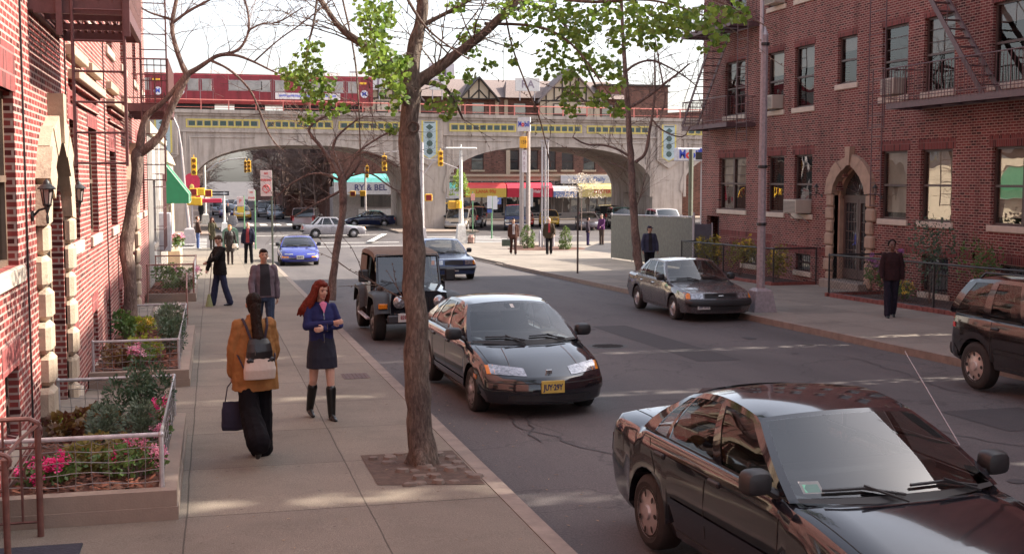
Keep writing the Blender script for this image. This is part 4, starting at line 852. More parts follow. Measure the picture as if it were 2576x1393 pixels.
def seats(root, xs, zb, hw, bench_x, belt):
    g = MB()
    for s in (-1, 1):
        for x in xs:
            g.bbox((x-.30, s*hw-.24, zb), (x+.25, s*hw+.24, zb+.18), .06)
            v = [(x-.30, s*hw-.23, zb+.1), (x-.12, s*hw-.23, zb+.1), (x-.12, s*hw+.23, zb+.1), (x-.30, s*hw+.23, zb+.1)]; tz = zb+.68
            v += [(x-.44, s*hw-.18, tz), (x-.34, s*hw-.18, tz), (x-.34, s*hw+.18, tz), (x-.44, s*hw+.18, tz)]
            g.add(v, [(0, 1, 5, 4), (1, 2, 6, 5), (2, 3, 7, 6), (3, 0, 4, 7), (4, 5, 6, 7)]); g.bbox((x-.47, s*hw-.13, tz+.03), (x-.37, s*hw+.13, tz+.2), .04)
    if bench_x is not None: g.bbox((bench_x-.1, -hw*1.75, zb), (bench_x+.06, hw*1.75, belt+.12), .05)
    g.build('seats', M_seat, root, world=False, auto=40)
    d = MB(); x = xs[0]+.62; d.bbox((x, -hw*1.9, belt-.16), (x+.3, hw*1.9, belt+.03), .05); c = Vector((x-.12, hw, belt-.02))
    d.tube([c+Vector((-.07*math.sin(R_(a))*1, .18*math.cos(R_(a)), .17*math.sin(R_(a)))) for a in range(0, 361, 24)], .014, 6); d.build('dashboard', M_blk2, root, world=False, auto=40)
def car(name, label, cat, paint, p, loc, rz, detail=2, plate=None, rimcol=None, group=None):
    """p: L,W,H, wb, fo(front overhang), r, hood/deck profile, cabin stations; local +x is forward, origin on the road under the car's middle"""
    root = thing(name, loc, label, cat, rz, group)
    Lh, Wd, H, wb, fo, r = p['L'], p['W']/2, p['H'], p['wb'], p['fo'], p['r']; xf = Lh/2; xr = -Lh/2; xwf = xf-fo; xwr = xwf-wb
    cow, rs0, rs1, dk = p['cow'], p['rf'], p['rr'], p['dk']       # windscreen base, roof front, roof rear, backlight base (distances behind the nose)
    cow, rs0, rs1, dk = xf-cow, xf-rs0, xf-rs1, xf-dk; belt = p['belt']; cz = p.get('clear', .2)
    top = p['top']                                                 # (distance behind nose, z) profile of hood, belt, boot
    tp = sorted([(xf-a, z) for a, z in top]); Ra = r+.055
    st = {xr, xf}
    n = 26 if detail > 1 else 15
    for i in range(n+1): st.add(xr+(xf-xr)*i/n)
    for i in range(1, 6): st.add(xf-.3*(i/6)**2.2); st.add(xr+.3*(i/6)**2.2)
    for xw in (xwf, xwr):
        for i in range(0, 13): st.add(xw-Ra*math.cos(math.pi*i/12))
        st.add(xw-Ra-.012); st.add(xw+Ra+.012)
    st = sorted(x for x in st if not any(abs(x-xw) < Ra+.01 and abs(x-xw) not in () and min(abs((x-xw)+Ra*math.cos(math.pi*i/12)) for i in range(13)) > .001 and abs(abs(x-xw)-Ra-.012) > .001 and x not in (xf, xr) for xw in (xwf, xwr)))
    pf = p.get('plan', .22); sb = p.get('setb', [(.15, .10), (.3, .01), (.5, 0), (.58, .05), (.72, .16), (.9, .3)])
    sbr = p.get('setr', [(.15, .10), (.3, .01), (.5, 0), (.62, .03), (.9, .07)])
    tumble = p.get('tumble', 0)
    def place(x, y, z, yw):
        wf = max(0, (x-(xf-.75))/.75); wr_ = max(0, ((xr+.6)-x)/.6); q = (abs(y)/Wd)**2.2
        dx = -wf*wf*(interp(sb, z, False)+pf*q)+wr_*wr_*(interp(sbr, z, False)+p.get('planr', .12)*q)
        return Vector((x+dx, y, z))
    def sect(x):
        e = 1.0
        if x > xf-.16: e = 1-.10*(1-math.sqrt(max(0, 1-((x-xf+.16)/.16)**2)))
        if x < xr+.16: e = 1-.10*(1-math.sqrt(max(0, 1-((xr+.16-x)/.16)**2)))
        tw = 1-.05*max(0, (x-(xf-1.0))/1.0)**2-.05*max(0, ((xr+.9)-x)/.9)**2
        yw = Wd*e*tw; zt = interp(tp, x); drop = p.get('hoodcrown', .07)
        zs = zt-drop if x > cow or x < dk else zt-.012
        if dk <= x <= cow: zs = zt-.01
        zb = cz+.04*max(0, (x-(xf-.5))/.5)+.08*max(0, ((xr+.5)-x)/.5); za = None
        for xw in (xwf, xwr):
            if abs(x-xw) <= Ra+1e-4: za = r+math.sqrt(max(0, Ra*Ra-(x-xw)**2)); za = max(za, zb)
        zm = cz+(zs-cz)*.52
        pts = [(0, zb), (.80, zb), (.93, zb+.025), (.965, zb+.13), (1.0, zm), (.992, zs-.12), (.965, zs-.03), (.90, zs+(zt-zs)*.45), (.62, zt-.014), (.42, zt-.0065), (.2, zt-.0015), (0, zt)]
        out = []
        for i, (a, z) in enumerate(pts):
            if za is not None and i <= 6 and z < za+.012*i:
                z = za+.012*max(0, i-3); a = (0, .80, .93, 1.0, 1.004, .998, .975)[i] if i > 2 else a
                z = min(z, zs-.02+.002*i)
            out.append((a*yw, z, yw))
        return out
    rows = []
    for x in st:
        s_ = sect(x); half = [place(x, y, z, yw) for y, z, yw in s_]; mir = [place(x, -y, z, yw) for y, z, yw in s_[-2:0:-1]]
        rows.append(half+mir)
    b = MB(); b.use(paint); n = len(rows[0]); b.add([q for r_ in rows for q in r_], [])
    for i in range(len(rows)-1):
        for k in range(n):
            k2 = (k+1) % n; xm = (st[i]+st[i+1])/2
            b.cur = 0
            if (k in (0, n-1)) or (8 <= k <= 13 and dk+.05 < xm < cow-.02): b.use(M_dark)
            b.f.append([i*n+k, i*n+k2, (i+1)*n+k2, (i+1)*n+k]); b.m.append(b.cur); b.sm.append(False)
    b.cur = 0
    for x in (xf, xr):
        s_ = sect(x); UU = (-1, -.42/.62, -.2/.62, 0, .2/.62, .42/.62, 1); gr = [[place(x, y*u, z, yw) for u in UU] for y, z, yw in s_[1:9]]
        b.grid(gr); a = s_[0]; b.grid([[place(x, s_[1][0]*u, s_[1][1], 1) for u in (-1, 0, 1)], [place(x, s_[1][0]*u, s_[0][1], 1) for u in (-1, 0, 1)]]) if 0 else None
        y, z, yw = s_[8]; b.grid([[place(x, y*u, z, yw) for u in UU], [place(x, y*u, s_[j][1], yw) for u, j in zip(UU, (8, 9, 10, 11, 10, 9, 8))]])
    body = b.build('body', None, root, world=False, auto=p.get('sharp', 38))
    bm = bmesh.new(); bm.from_mesh(body.data); bvh = BVHTree.FromBMesh(bm); bm.free()
    # ---- cabin
    yb = Wd*.93; yr = p.get('yr', Wd*.68); cr = p.get('crown', .035); fc, fr = p.get('fc', .20), p.get('fr', .10)
    bz = lambda x: interp(tp, x)-.012
    hz = lambda s_: H-cr-p.get('arch', .05)*(2*s_-1)**2*(1 if s_ > .5 else .8)
    def xa(t): return (cow-.0)+(rs0-cow)*t+p.get('abow', .03)*math.sin(math.pi*t)
    def xd(t): return dk+(rs1-dk)*t-p.get('dbow', .03)*math.sin(math.pi*t)
    def S(s_, t, sd, off=0):
        x = xa(t)+(xd(t)-xa(t))*s_; xb = cow+(dk-cow)*s_; zb = bz(xb); zt = hz(s_); tt = t
        z = zb+(zt-zb)*tt; y = yb+(yr-yb)*tt**1.15+.025*math.sin(math.pi*t)+off
        # pull in at the nose of the cabin to meet the screen
        return Vector((x, sd*y, z))
    def Wn(u, v, f=True, off=0):
        if f: xb, xt, k0, k1, s_ = cow, rs0, fc, fr, 0
        else: xb, xt, k0, k1, s_ = dk, rs1, -p.get('rc', .12), -.07, 1
        e = S(s_, v, 1); q = 1-abs(u)**2.2; x = e.x+(k0+(k1-k0)*v)*q; zb_ = e.z+(.012+cr*v)*q*(1 if v > .5 else 1)
        if v < .02: zb_ = min(interp(tp, x)-.004, e.z+.03*q)
        return Vector((x+(off if f else -off), e.y*u, zb_+abs(off)*.5))
    pz = MB(); pz.use(paint)
    nn = 12
    us = [-1+2*i/nn for i in range(nn+1)]
    # roof skin
    pz.grid([[Vector((Wn(u, 1).x+(Wn(u, 1, False).x-Wn(u, 1).x)*s_, (yr+.0)*u, hz(s_)+cr*(1-abs(u)**2.2))) for u in us] for s_ in [i/10 for i in range(11)]])
    # A and C screens' painted pillars and headers
    gu0, gu1 = -.93, .93; v0, v1 = .05, .95
    def strips(f):
        vs_ = [0, v0, .25, .5, .75, v1, 1]; ul = [-1, gu0, -.6, -.3, 0, .3, .6, gu1, 1]
        for i in range(len(vs_)-1):
            for j in range(len(ul)-1):
                mid = 0 < i < len(vs_)-2 and 0 < j < len(ul)-2
                if not mid:
                    pz.use(paint if (j in (0, len(ul)-2) or i == len(vs_)-2) else M_blk2)
                    pz.add([Wn(ul[j], vs_[i], f), Wn(ul[j+1], vs_[i], f), Wn(ul[j+1], vs_[i+1], f), Wn(ul[j], vs_[i+1], f)], [(0, 1, 2, 3)])
        g = MB(); g.grid([[Wn(gu0+(gu1-gu0)*i/10, v0+(v1-v0)*k/8, f, -.004) for i in range(11)] for k in range(9)]); return g
    ws_ = strips(True).build('windscreen', G_car if detail else G_carfar, root, world=False, auto=60, recalc=False)
    if not p.get('norear'): strips(False).build('rear_window', G_car if detail else G_carfar, root, world=False, auto=60, recalc=False)
    # side glass: list of (s0,s1) at belt and roof
    wins = p['wins']; t0, t1 = .04, .90
    gs = MB()
    for sd in (-1, 1):
        edges = []
        for w_ in wins: edges.append(w_ if len(w_) == 4 else (w_[0], w_[1], w_[0], w_[1]))
        def lam(e0, e1, t): return e0+(e1-e0)*t
        cuts = [(0, 0)]
        for e in edges: cuts += [(e[0], e[2]), (e[1], e[3])]
        cuts.append((1, 1)); ts = [0, t0, .3, .6, t1, 1]
        for c_ in range(len(cuts)-1):
            L0, L1 = cuts[c_], cuts[c_+1]; iswin = c_ % 2 == 1
            ns = 5 if iswin else 2
            for k in range(len(ts)-1):
                op = iswin and 0 < k < len(ts)-2
                if op: continue
                pz.use(p.get('pillar', paint) if not iswin else paint)
                if iswin and k == 0: pz.use(M_blk2)
                pz.grid([[S(lam(L0[0], L0[1], t)+(lam(L1[0], L1[1], t)-lam(L0[0], L0[1], t))*i/ns, t, sd) for i in range(ns+1)] for t in (ts[k], ts[k+1])])
        for e in edges:
            gs.grid([[S(lam(e[0], e[2], t)+(lam(e[1], e[3], t)-lam(e[0], e[2], t))*i/5, t, sd, -.008) for i in range(6)] for t in [t0+(t1-t0)*k/4 for k in range(5)]])
        # bright or black trim at the belt
    pz.build('roof', None, root, world=False, auto=35)
    gs.split('side_window', G_cars if detail else G_carfar, root, world=False, auto=60, recalc=False)
    # ---- projected details
    def front(y, z, off=.004, rear=False):
        d = Vector((1, 0, 0)) if rear else Vector((-1, 0, 0)); h = bvh.ray_cast(Vector((-4 if rear else 4, y, z)), d)
        if h[0] is None: return Vector(((xr if rear else xf), y, z))
        return h[0]-d*off
    def side(x, z, sd, off=.004):
        h = bvh.ray_cast(Vector((x, sd*3, z)), Vector((0, -sd, 0)))
        return (h[0]+Vector((0, sd*off, 0))) if h[0] is not None else Vector((x, sd*Wd, z))
    def up(x, y, off=.004):
        h = bvh.ray_cast(Vector((x, y, 3)), Vector((0, 0, -1)))
        return (h[0]+Vector((0, 0, off))) if h[0] is not None else Vector((x, y, 1))
    def fpatch(g, y0, y1, zlo, zhi, off=.006, rear=False, nu=8, nv=3):
        off = off*1.6
        fl = (lambda y: interp(zlo, y, False)) if isinstance(zlo, list) else (lambda y: zlo); fh = (lambda y: interp(zhi, y, False)) if isinstance(zhi, list) else (lambda y: zhi)
        g.grid([[front(y0+(y1-y0)*i/nu, fl(y0+(y1-y0)*i/nu)+(fh(y0+(y1-y0)*i/nu)-fl(y0+(y1-y0)*i/nu))*k/nv, off, rear) for i in range(nu+1)] for k in range(nv+1)])
    def spatch(g, x0, x1, z0, z1, sd, off=.005, nu=6, nv=2): g.grid([[side(x0+(x1-x0)*i/nu, z0+(z1-z0)*k/nv, sd, off) for i in range(nu+1)] for k in range(nv+1)])
    def sline(g, pts, sd, w_=.005, off=.003):
        for (a, za), (b_, zb) in zip(pts, pts[1:]):
            m = max(2, int(math.hypot(b_-a, zb-za)/.12)); P_ = [side(a+(b_-a)*i/m, za+(zb-za)*i/m, sd, off) for i in range(m+1)]
            dx = Vector((w_, 0, 0)) if abs(zb-za) > abs(b_-a) else Vector((0, 0, w_)); g.grid([[q-dx for q in P_], [q+dx for q in P_]])
    def uline(g, pts, w_=.004):
        for (a, ya), (b_, yb_) in zip(pts, pts[1:]):
            m = 8; P_ = [up(a+(b_-a)*i/m, ya+(yb_-ya)*i/m, .003) for i in range(m+1)]; dx = Vector((0, w_, 0)) if abs(b_-a) > abs(yb_-ya) else Vector((w_, 0, 0)); g.grid([[q-dx for q in P_], [q+dx for q in P_]])
    # lamps
    for nm, key, mt in (('headlight', 'head', M_lens), ('turn_signal', 'turn', M_amber)):
        for spec in p.get(key, []):
            for s_ in (-1, 1):
                y0, y1, zl, zh = spec; g = MB(); f_ = lambda q: [(s_*a, b_) for a, b_ in q][::s_] if isinstance(q, list) else q
                fpatch(g, s_*y0, s_*y1, sorted(f_(zl)) if isinstance(zl, list) else zl, sorted(f_(zh)) if isinstance(zh, list) else zh, .008); g.build(nm, mt, root, world=False, auto=50)
    for spec in p.get('tail', []):
        for s_ in (-1, 1): g = MB(); fpatch(g, s_*spec[0], s_*spec[1], spec[2], spec[3], .008, True); g.build('tail_light', M_redl, root, world=False, auto=50)
    g = MB()
    for y0, y1, z0, z1 in p.get('grille', []): fpatch(g, y0, y1, z0, z1, .005, nu=12)
    if g.v: 
        go = g.build('grille', M_blk2, root, world=False)
        if p.get('slats'):
            y0, y1, z0, z1 = p['grille'][0]; g = MB()
            for i in range(1, p['slats']+1): z = z0+(z1-z0)*i/(p['slats']+1); fpatch(g, y0+.01, y1-.01, z-.006, z+.006, .012, nu=12, nv=1)
            g.build('grille_bar', p.get('slatmat', M_chrome), go, world=False)
    g = MB(); 
    for z in p.get('seams', []): fpatch(g, -Wd*.93, Wd*.93, z-.005, z+.005, .003, nu=24, nv=1); 
    for sd in (-1, 1):
        dl = p.get('doors', [])
        for a, lean in dl: sline(g, [(xf-a, cz+.09), (xf-a-lean*.3, belt-.25), (xf-a-lean, belt-.03)], sd)
        if dl: sline(g, [(xf-dl[0][0], cz+.09), (max(xwr+Ra+.1, xf-dl[-1][0]), cz+.09)], sd)
        hc = p.get('hoodline')
        if hc: uline(g, [(cow+.12, sd*Wd*.86), (cow+(xf-cow)*.5, sd*Wd*.84), (xf-p.get('nosecut', .32), sd*Wd*.74)])
        if p.get('trunkline'): uline(g, [(dk-.1, sd*Wd*.7), (xr+.16, sd*Wd*.7)])
    if p.get('hoodline') and p.get('nosecut', .32) < .2: g.grid([[front(0, 0)*0+up(xf-p.get('nosecut', .32)+.06*(1-(i/6-1)**2), Wd*.74*(i/6-1), .003)+Vector((d_, 0, 0)) for i in range(13)] for d_ in (-.004, .004)])
    if g.v: g.build('panel_gap', M_black, root, world=False)
    if p.get('mould'):
        g = MB()
        for sd in (-1, 1): z = p['mould']; spatch(g, xwr+Ra+.04, xwf-Ra-.04, z-.03, z+.03, sd, .012, 14, 1)
        g.split('side_moulding', p.get('mouldmat', paint), root, world=False, auto=40)
    if p.get('bumper'):
        z0, z1, bm_ = p['bumper']
        for rear in (False, True):
            g = MB(); rw = [[front(Wd*.97*(i/10-1)*.985, z, o_, rear) for i in range(21)] for z, o_ in ((z0, .0), (z0+.02, .05), ((z0+z1)/2, .065), (z1-.02, .05), (z1, .0))]
            g.grid(rw)
            for sd in (-1, 1):
                e = rw[2][20 if sd > 0 else 0]
            g.build('bumper', bm_, root, world=False, auto=45)
    if p.get('fmark'):
        g = MB()
        for sd in (-1, 1): a, z0, z1 = p['fmark']; spatch(g, xf-a-.16, xf-a, z0, z1, sd, .008)
        g.split('side_marker', M_amber, root, world=False)
    # handles
    if detail > 0 and p.get('handles'):
        for sd in (-1, 1):
            for a in p['handles']:
                q = side(xf-a, belt-.12, sd, 0); g = MB(); g.bbox((q.x-.08, q.y-.02, q.z-.02), (q.x+.08, q.y+.022, q.z+.02), .01); g.build('door_handle', p.get('handlemat', M_blk2), root, world=False)
    # mirrors
    for sd in (-1, 1):
        q = S(.06, .05, sd); g = MB(); ln = p.get('mirror', .2)
        c_ = Vector((q.x-.06, q.y+sd*ln*.62, q.z+.07)); g.use(p.get('mirmat', M_blk2))
        prf = [(.0, .0), (.55, .35), (.85, .8), (1, 1), (.98, 1.0)]
        hw, hh = ln*.48, .085; rws = []
        for dp, sc in ((.10, .45), (.085, .8), (.05, .97), (0, 1), (-.025, .97)):
            rws.append([c_+Vector((dp, hw*sc*math.copysign(abs(math.cos(t_))**.6, math.cos(t_)), hh*sc*math.copysign(abs(math.sin(t_))**.6, math.sin(t_)))) for t_ in [2*math.pi*k/16 for k in range(16)]])
        g.grid([r_+[r_[0]] for r_ in rws]); g.add(rws[0], [tuple(range(16))])
        g.tube([q+Vector((-.0, -sd*.02, -.02)), q+Vector((-.02, sd*.05, .02)), c_], [.035, .03, .02], 8)
        mo_ = g.build('wing_mirror', None, root, world=False, auto=40); g = MB(); g.add([v+Vector((.004, 0, 0)) for v in rws[-1]], [tuple(range(16))]); g.build('mirror_glass', M_chrome, mo_, world=False)
    if detail > 0:
        for y0 in (p.get('wip', (-.05, .55))):
            g = MB(); q0 = Wn(y0/yb, .0)+Vector((.03, 0, .01)); ln = .52; P_ = []
            for i in range(7): u = (y0-.0-ln*i/6)/yb; P_.append(Wn(max(-.97, u), .04+.05*(1-abs(2*i/6-1))+(.015*i), True, .02))
            g.tube(P_, .011, 5); g.tube([q0, P_[3]+Vector((.01, 0, .02))], .009, 5); g.build('wiper', M_blk2, root, world=False)
    if p.get('mblack'): pass
    # underside block closes the wheel tunnels
    g = MB(); g.box((xr+.5, -Wd*.66, cz+.005), (xf-.66, Wd*.66, belt-.34)); g.build('underbody', M_dark, root, world=False)
    rim = rimcol or mat('silver hubcap paint', (.46, .44, .44), .35, metal=.4, var=.12)
    for xw in (xwf, xwr):
        for sd in (-1, 1): wheel(root, xw, sd*(Wd-.015), r, .2, sd, p.get('rim', 'cap'), rim)
    if detail > 1: seats(root, [(cow+rs0)/2-1.05], belt-.5, Wd*.45, dk+.35, belt)
    if plate:
        txt, mt, zp, yp = plate; q = front(yp, zp, .02); g = MB(); g.bbox((q.x-.012, yp-.155, zp-.08), (q.x+.004, yp+.155, zp+.08), .004); po = g.build('number_plate', mt, root, world=False)
        g = MB(); text(g, txt, .105, (q.x+.007, yp, zp-.008), (0, 1, 0), (0, 0, 1), bold=.004, squash=.7); g.build('plate_characters', M_navy, po, world=False)
    return root, dict(front=front, side=side, up=up, S=S, Wn=Wn, xf=xf, xr=xr, Wd=Wd, cow=cow, fp=fpatch, bvh=bvh, yb=yb)
def road(X, Y): return (X, Y, gz(Y)+RD)
FD = -math.pi/2                                                  # facing the viewer's end of the street
P_black = flake('black car paint', (.006, .006, .010), .10); P_black2 = flake('dark navy car paint', (.008, .009, .018), .12)
# --- near compact sedan, black
corolla = dict(L=4.32, W=1.685, H=1.385, wb=2.465, fo=.86, r=.30, cow=1.28, rf=2.0, rr=3.02, dk=3.52, belt=.93, clear=.2, top=[(0, .60), (.15, .69), (.5, .785), (1.28, .915), (1.9, .93), (3.5, .955), (3.9, .985), (4.15, .985), (4.32, .93)],
    wins=[(.03, .40, .11, .44), (.46, .79, .49, .83), (.815, .91, .85, .92)], head=[(.42, .80, .565, .68)], grille=[(-.38, .38, .60, .67)], tail=[(.5, .8, .62, .78)], doors=[(1.33, -.0), (2.36, -.02), (3.12, .2)], hoodline=1, trunkline=1,
    seams=[.56], handles=[2.2, 3.1], mould=.50, plan=.25, rim='cap', sharp=52, mirror=.21, fc=.17, arch=.07, yr=.60)
c1, k1 = car('parked_car', 'near black four-door compact at the bottom right, windscreen wipers raised over a parking card', 'car', P_black, corolla, road(4.2, 7.6), FD+R_(3.5), 2)
q = [k1['Wn'](.60-.13*i, .13, True, .004) for i in range(2)]
g = MB(); a, b_ = k1['Wn'](-.86, .08, True, -.02), k1['Wn'](-.70, .08, True, -.02); c_, d_ = k1['Wn'](-.70, .22, True, -.02), k1['Wn'](-.86, .22, True, -.02); g.add([a, b_, c_, d_], [(0, 1, 2, 3)]); st_ = g.build('parking_sticker', mat('white sticker', (.6, .62, .58), .6), c1, world=False)
g = MB(); mm = lambda u, v: k1['Wn'](u, v, True, -.016); g.add([mm(-.84, .10), mm(-.72, .10), mm(-.72, .19), mm(-.84, .19)], [(0, 1, 2, 3)]); g.build('green_print', mat('mint green print', (.2, .6, .42), .6), st_, world=False)
g = MB(); b0 = k1['S'](0, .5, 1, .01); g.tube([b0, b0+Vector((-.42, -.16, .6))], [.004, .0025], 5); g.build('aerial', M_galv, c1, world=False)
# --- black rounded sedan with the yellow plate
saturn = dict(L=4.52, W=1.70, H=1.40, wb=2.60, fo=.95, r=.305, cow=1.25, rf=2.05, rr=3.2, dk=3.95, belt=.92, clear=.19, hoodcrown=.05, sharp=64, top=[(0, .575), (.06, .61), (.14, .645), (.4, .72), (1.25, .90), (1.9, .925), (3.9, .95), (4.3, .93), (4.52, .86)],
    wins=[(.03, .40, .10, .43), (.45, .74, .47, .78), (.765, .86, .81, .88)], head=[(.30, .72, [(.30, .585), (.72, .60)], [(.30, .665), (.72, .71)])], turn=[(.66, .765, .60, .70)], tail=[(.4, .8, .62, .8)], doors=[(1.35, 0), (2.4, -.02), (3.2, .2)], hoodline=1, trunkline=1,
    seams=[.50], grille=[(-.55, .55, .27, .35)], handles=[2.25, 3.15], mould=.36, plan=.38, planr=.22, rim='cap', mirror=.24, yr=.59, fmark=(.62, .5, .56), fc=.22, setb=[(.15, .10), (.25, .02), (.45, 0), (.55, .07), (.66, .2), (.9, .4)])
c2, k2 = car('parked_car', 'black rounded sedan with amber-cornered headlights and a yellow number plate, parked beside the big tree', 'car', P_black, saturn, road(4.08, 16.7), FD+R_(2.5), 2, plate=('JUY·29Y', M_ply, .46, 0))
g = MB(); q = k2['front'](0, .61, .012); g.bbox((q.x-.02, -.04, .575), (q.x+.004, .04, .655), .004); bo = g.build('badge', M_chrome, c2, world=False)
g = MB(); text(g, 'S', .06, (q.x+.006, 0, .615), (0, 1, 0), (0, 0, 1)); g.build('badge_mark', M_dark, bo, world=False)
g = MB()
for s_ in (-1, 1):
    P_ = [k2['up'](k2['xf']-.95+.55*i/8, s_*(.42+.04*i/8), .006) for i in range(9)]; g.tube(P_, .003, 4)
g.split('hood_crease', P_black, c2, world=False)
g = MB(); w_ = lambda u, v: k2['Wn'](u, v, True, -.01); g.add([w_(-.05, .82), w_(.03, .82), w_(.03, .91), w_(-.05, .91)], [(0, 1, 2, 3)]); g.build('screen_sticker', M_plw, c2, world=False)
# --- grey three-box sedan across the road
cava = dict(L=4.50, W=1.69, H=1.36, wb=2.57, fo=.93, r=.30, cow=1.38, rf=2.05, rr=3.15, dk=3.62, belt=.90, clear=.2, top=[(0, .70), (.08, .735), (.5, .79), (1.38, .88), (1.9, .90), (3.6, .92), (4.3, .93), (4.5, .88)],
    wins=[(.03, .37, .12, .41), (.43, .74, .46, .77), (.765, .9, .80, .88)], head=[(.42, .70, .58, .70)], turn=[(.71, .79, .58, .70)], grille=[(-.38, .38, .585, .70), (-.5, .5, .30, .40)], slats=3, slatmat=M_blk2, tail=[(.3, .8, .62, .8)], doors=[(1.42, 0), (2.42, -.02), (3.15, .2)], hoodline=1, nosecut=.10,
    handles=[2.28, 3.12], handlemat=M_chrome, bumper=(.40, .56, M_blk2), plan=.12, planr=.08, rim='steel', mirror=.19, yr=.60, fc=.12, setb=[(.15, .06), (.3, 0), (.56, 0), (.58, .05), (.72, .07), (.9, .3)], hoodcrown=.05, sharp=30, arch=.03, abow=0, dbow=0)
P_grey = flake('dark grey metallic paint', (.10, .088, .092), .22, metal=.5)
c3, k3 = car('parked_car', 'dark grey boxy four-door sedan parked by the right kerb near the lamp post', 'car', P_grey, cava, road(11.28, 27.3), FD-R_(1.2), 2, plate=('S37·2VE', M_plw, .42, -.42))
g = MB()
for s_ in (-1, 1): g.tube([k3['S'](i/12, .02, s_, .012) for i in range(13)], .008, 5); g.tube([k3['S'](.02+.96*i/12, .955, s_, .008) for i in range(13)], .007, 5)
g.split('bright_trim', M_chrome, c3, world=False)
g = MB(); q = k3['front'](0, .64, .015); g.tube([(q.x, -.06, .64), (q.x, .06, .64)], .014, 5); g.build('badge', M_chrome, c3, world=False)
# --- dark blue saloon driving up the street
merc = dict(L=4.75, W=1.74, H=1.43, wb=2.8, fo=.82, r=.32, cow=1.5, rf=2.2, rr=3.3, dk=3.95, belt=.93, clear=.22, top=[(0, .76), (.08, .79), (.5, .83), (1.5, .92), (2.1, .94), (3.9, .95), (4.5, .94), (4.75, .88)],
    wins=[(.03, .40, .12, .43), (.46, .78, .48, .82)], head=[(.40, .68, .60, .75)], turn=[(.69, .80, .60, .75)], grille=[(-.33, .33, .585, .77)], slats=7, slatmat=mat('dull grille bar', (.05, .05, .055), .4), tail=[(.4, .8, .6, .8)], doors=[(1.5, 0), (2.55, 0), (3.4, .2)], hoodline=1, nosecut=.08, handles=[2.4, 3.4],
    bumper=(.40, .55, flake('dark blue grey bumper', (.02, .025, .04), .4)), plan=.09, planr=.06, mirror=.2, yr=.62, fc=.13, setb=[(.15, .06), (.3, 0), (.55, 0), (.58, .04), (.78, .07), (.95, .3)], hoodcrown=.04, sharp=30, rim='alloy')
c4_, _ = car('moving_car', 'dark blue four-door saloon coming up the street behind the open jeep', 'car', flake('dark steel blue paint', (.035, .06, .15), .2, metal=.4), merc, road(8.2, 43.4), FD+R_(1), 1, plate=('N 5 T', M_plw, .44, 0))
# --- bright blue coupe at the corner
coupe = dict(L=4.3, W=1.70, H=1.27, wb=2.45, fo=.9, r=.30, cow=1.25, rf=2.0, rr=2.9, dk=4.0, belt=.86, clear=.18, top=[(0, .52), (.12, .60), (.4, .68), (1.25, .84), (1.9, .87), (3.9, .93), (4.3, .90)],
    wins=[(.03, .55, .12, .58), (.6, .85, .63, .80)], head=[(.30, .66, .53, .575)], turn=[(.5, .78, .40, .46)], grille=[(-.5, .5, .33, .38)], tail=[(.4, .8, .6, .75)], doors=[(1.35, 0), (2.65, 0)], hoodline=1, handles=[2.5], plan=.26, mirror=.2, yr=.58, rim='alloy', setb=[(.15, .10), (.28, .01), (.42, 0), (.5, .05), (.6, .16), (.9, .4)])
P_blue = flake('bright blue paint', (.02, .03, .24), .15)
c5, _ = car('parked_car', 'bright blue low coupe waiting by the left kerb at the corner', 'car', P_blue, coupe, road(3.75, 54.6), FD-R_(1), 1, plate=('K 47 V', M_plw, .42, .0))
# --- far traffic
sed = dict(cava); sed.update(plan=.2)
jetta = dict(cava); jetta.update(L=4.4, H=1.42, rim='alloy')
van_ = dict(L=5.0, W=1.95, H=1.95, wb=3.0, fo=.8, r=.35, cow=.95, rf=1.35, rr=4.85, dk=4.98, belt=1.15, clear=.25, top=[(0, .95), (.1, 1.0), (.95, 1.13), (1.5, 1.15), (5.0, 1.15)], wins=[(.03, .2, .1, .22), (.25, .55, .25, .55), (.6, .92, .6, .9)], head=[(.55, .88, .68, .86)], grille=[(-.5, .5, .66, .88)], slats=4, tail=[(.7, .95, .7, 1.1)], doors=[(1.0, 0), (2.2, 0)], plan=.06, planr=.04, yr=.82, bumper=(.40, .58, M_chrome), mirror=.24, crown=.05, fc=.1, sharp=30, setb=[(.2, .03), (.4, 0), (.9, .02), (1.0, .08)], hoodcrown=.04, rim='steel')
mini = dict(van_); mini.update(L=4.7, W=1.85, H=1.72, cow=.95, rf=1.7, belt=1.0, top=[(0, .66), (.15, .75), (.95, .96), (1.6, 1.0), (4.7, 1.02)], rr=4.3, dk=4.65, head=[(.45, .85, .62, .74)], grille=[(-.3, .3, .58, .68)], slats=0, bumper=(.35, .5, mat('silver bumper', (.3, .28, .26), .4)), plan=.25, rim='cap', setb=[(.2, .05), (.4, 0), (.55, .02), (.7, .12), (.9, .3)])
suv = dict(L=3.95, W=1.66, H=1.66, wb=2.48, fo=.72, r=.345, cow=1.05, rf=1.55, rr=3.55, dk=3.9, belt=1.05, clear=.32, top=[(0, .84), (.1, .88), (1.05, 1.02), (1.6, 1.05), (3.95, 1.07)], wins=[(.03, .37, .1, .39), (.42, .66, .43, .66), (.72, .95, .72, .90)], head=[(.45, .72, .66, .8)], grille=[(-.4, .4, .68, .8)], tail=[(.62, .80, .85, 1.0)],
    doors=[(1.1, 0), (2.05, 0), (2.85, 0)], plan=.1, planr=.05, yr=.66, bumper=(.42, .62, M_blk2), mould=.62, mouldmat=M_blk2, handles=[1.95, 2.75], mirror=.2, rim='alloy', crown=.04, fc=.12, sharp=30, setb=[(.2, .03), (.4, 0), (.9, .03), (1.0, .1)], hoodcrown=.05, pillar=P_black)
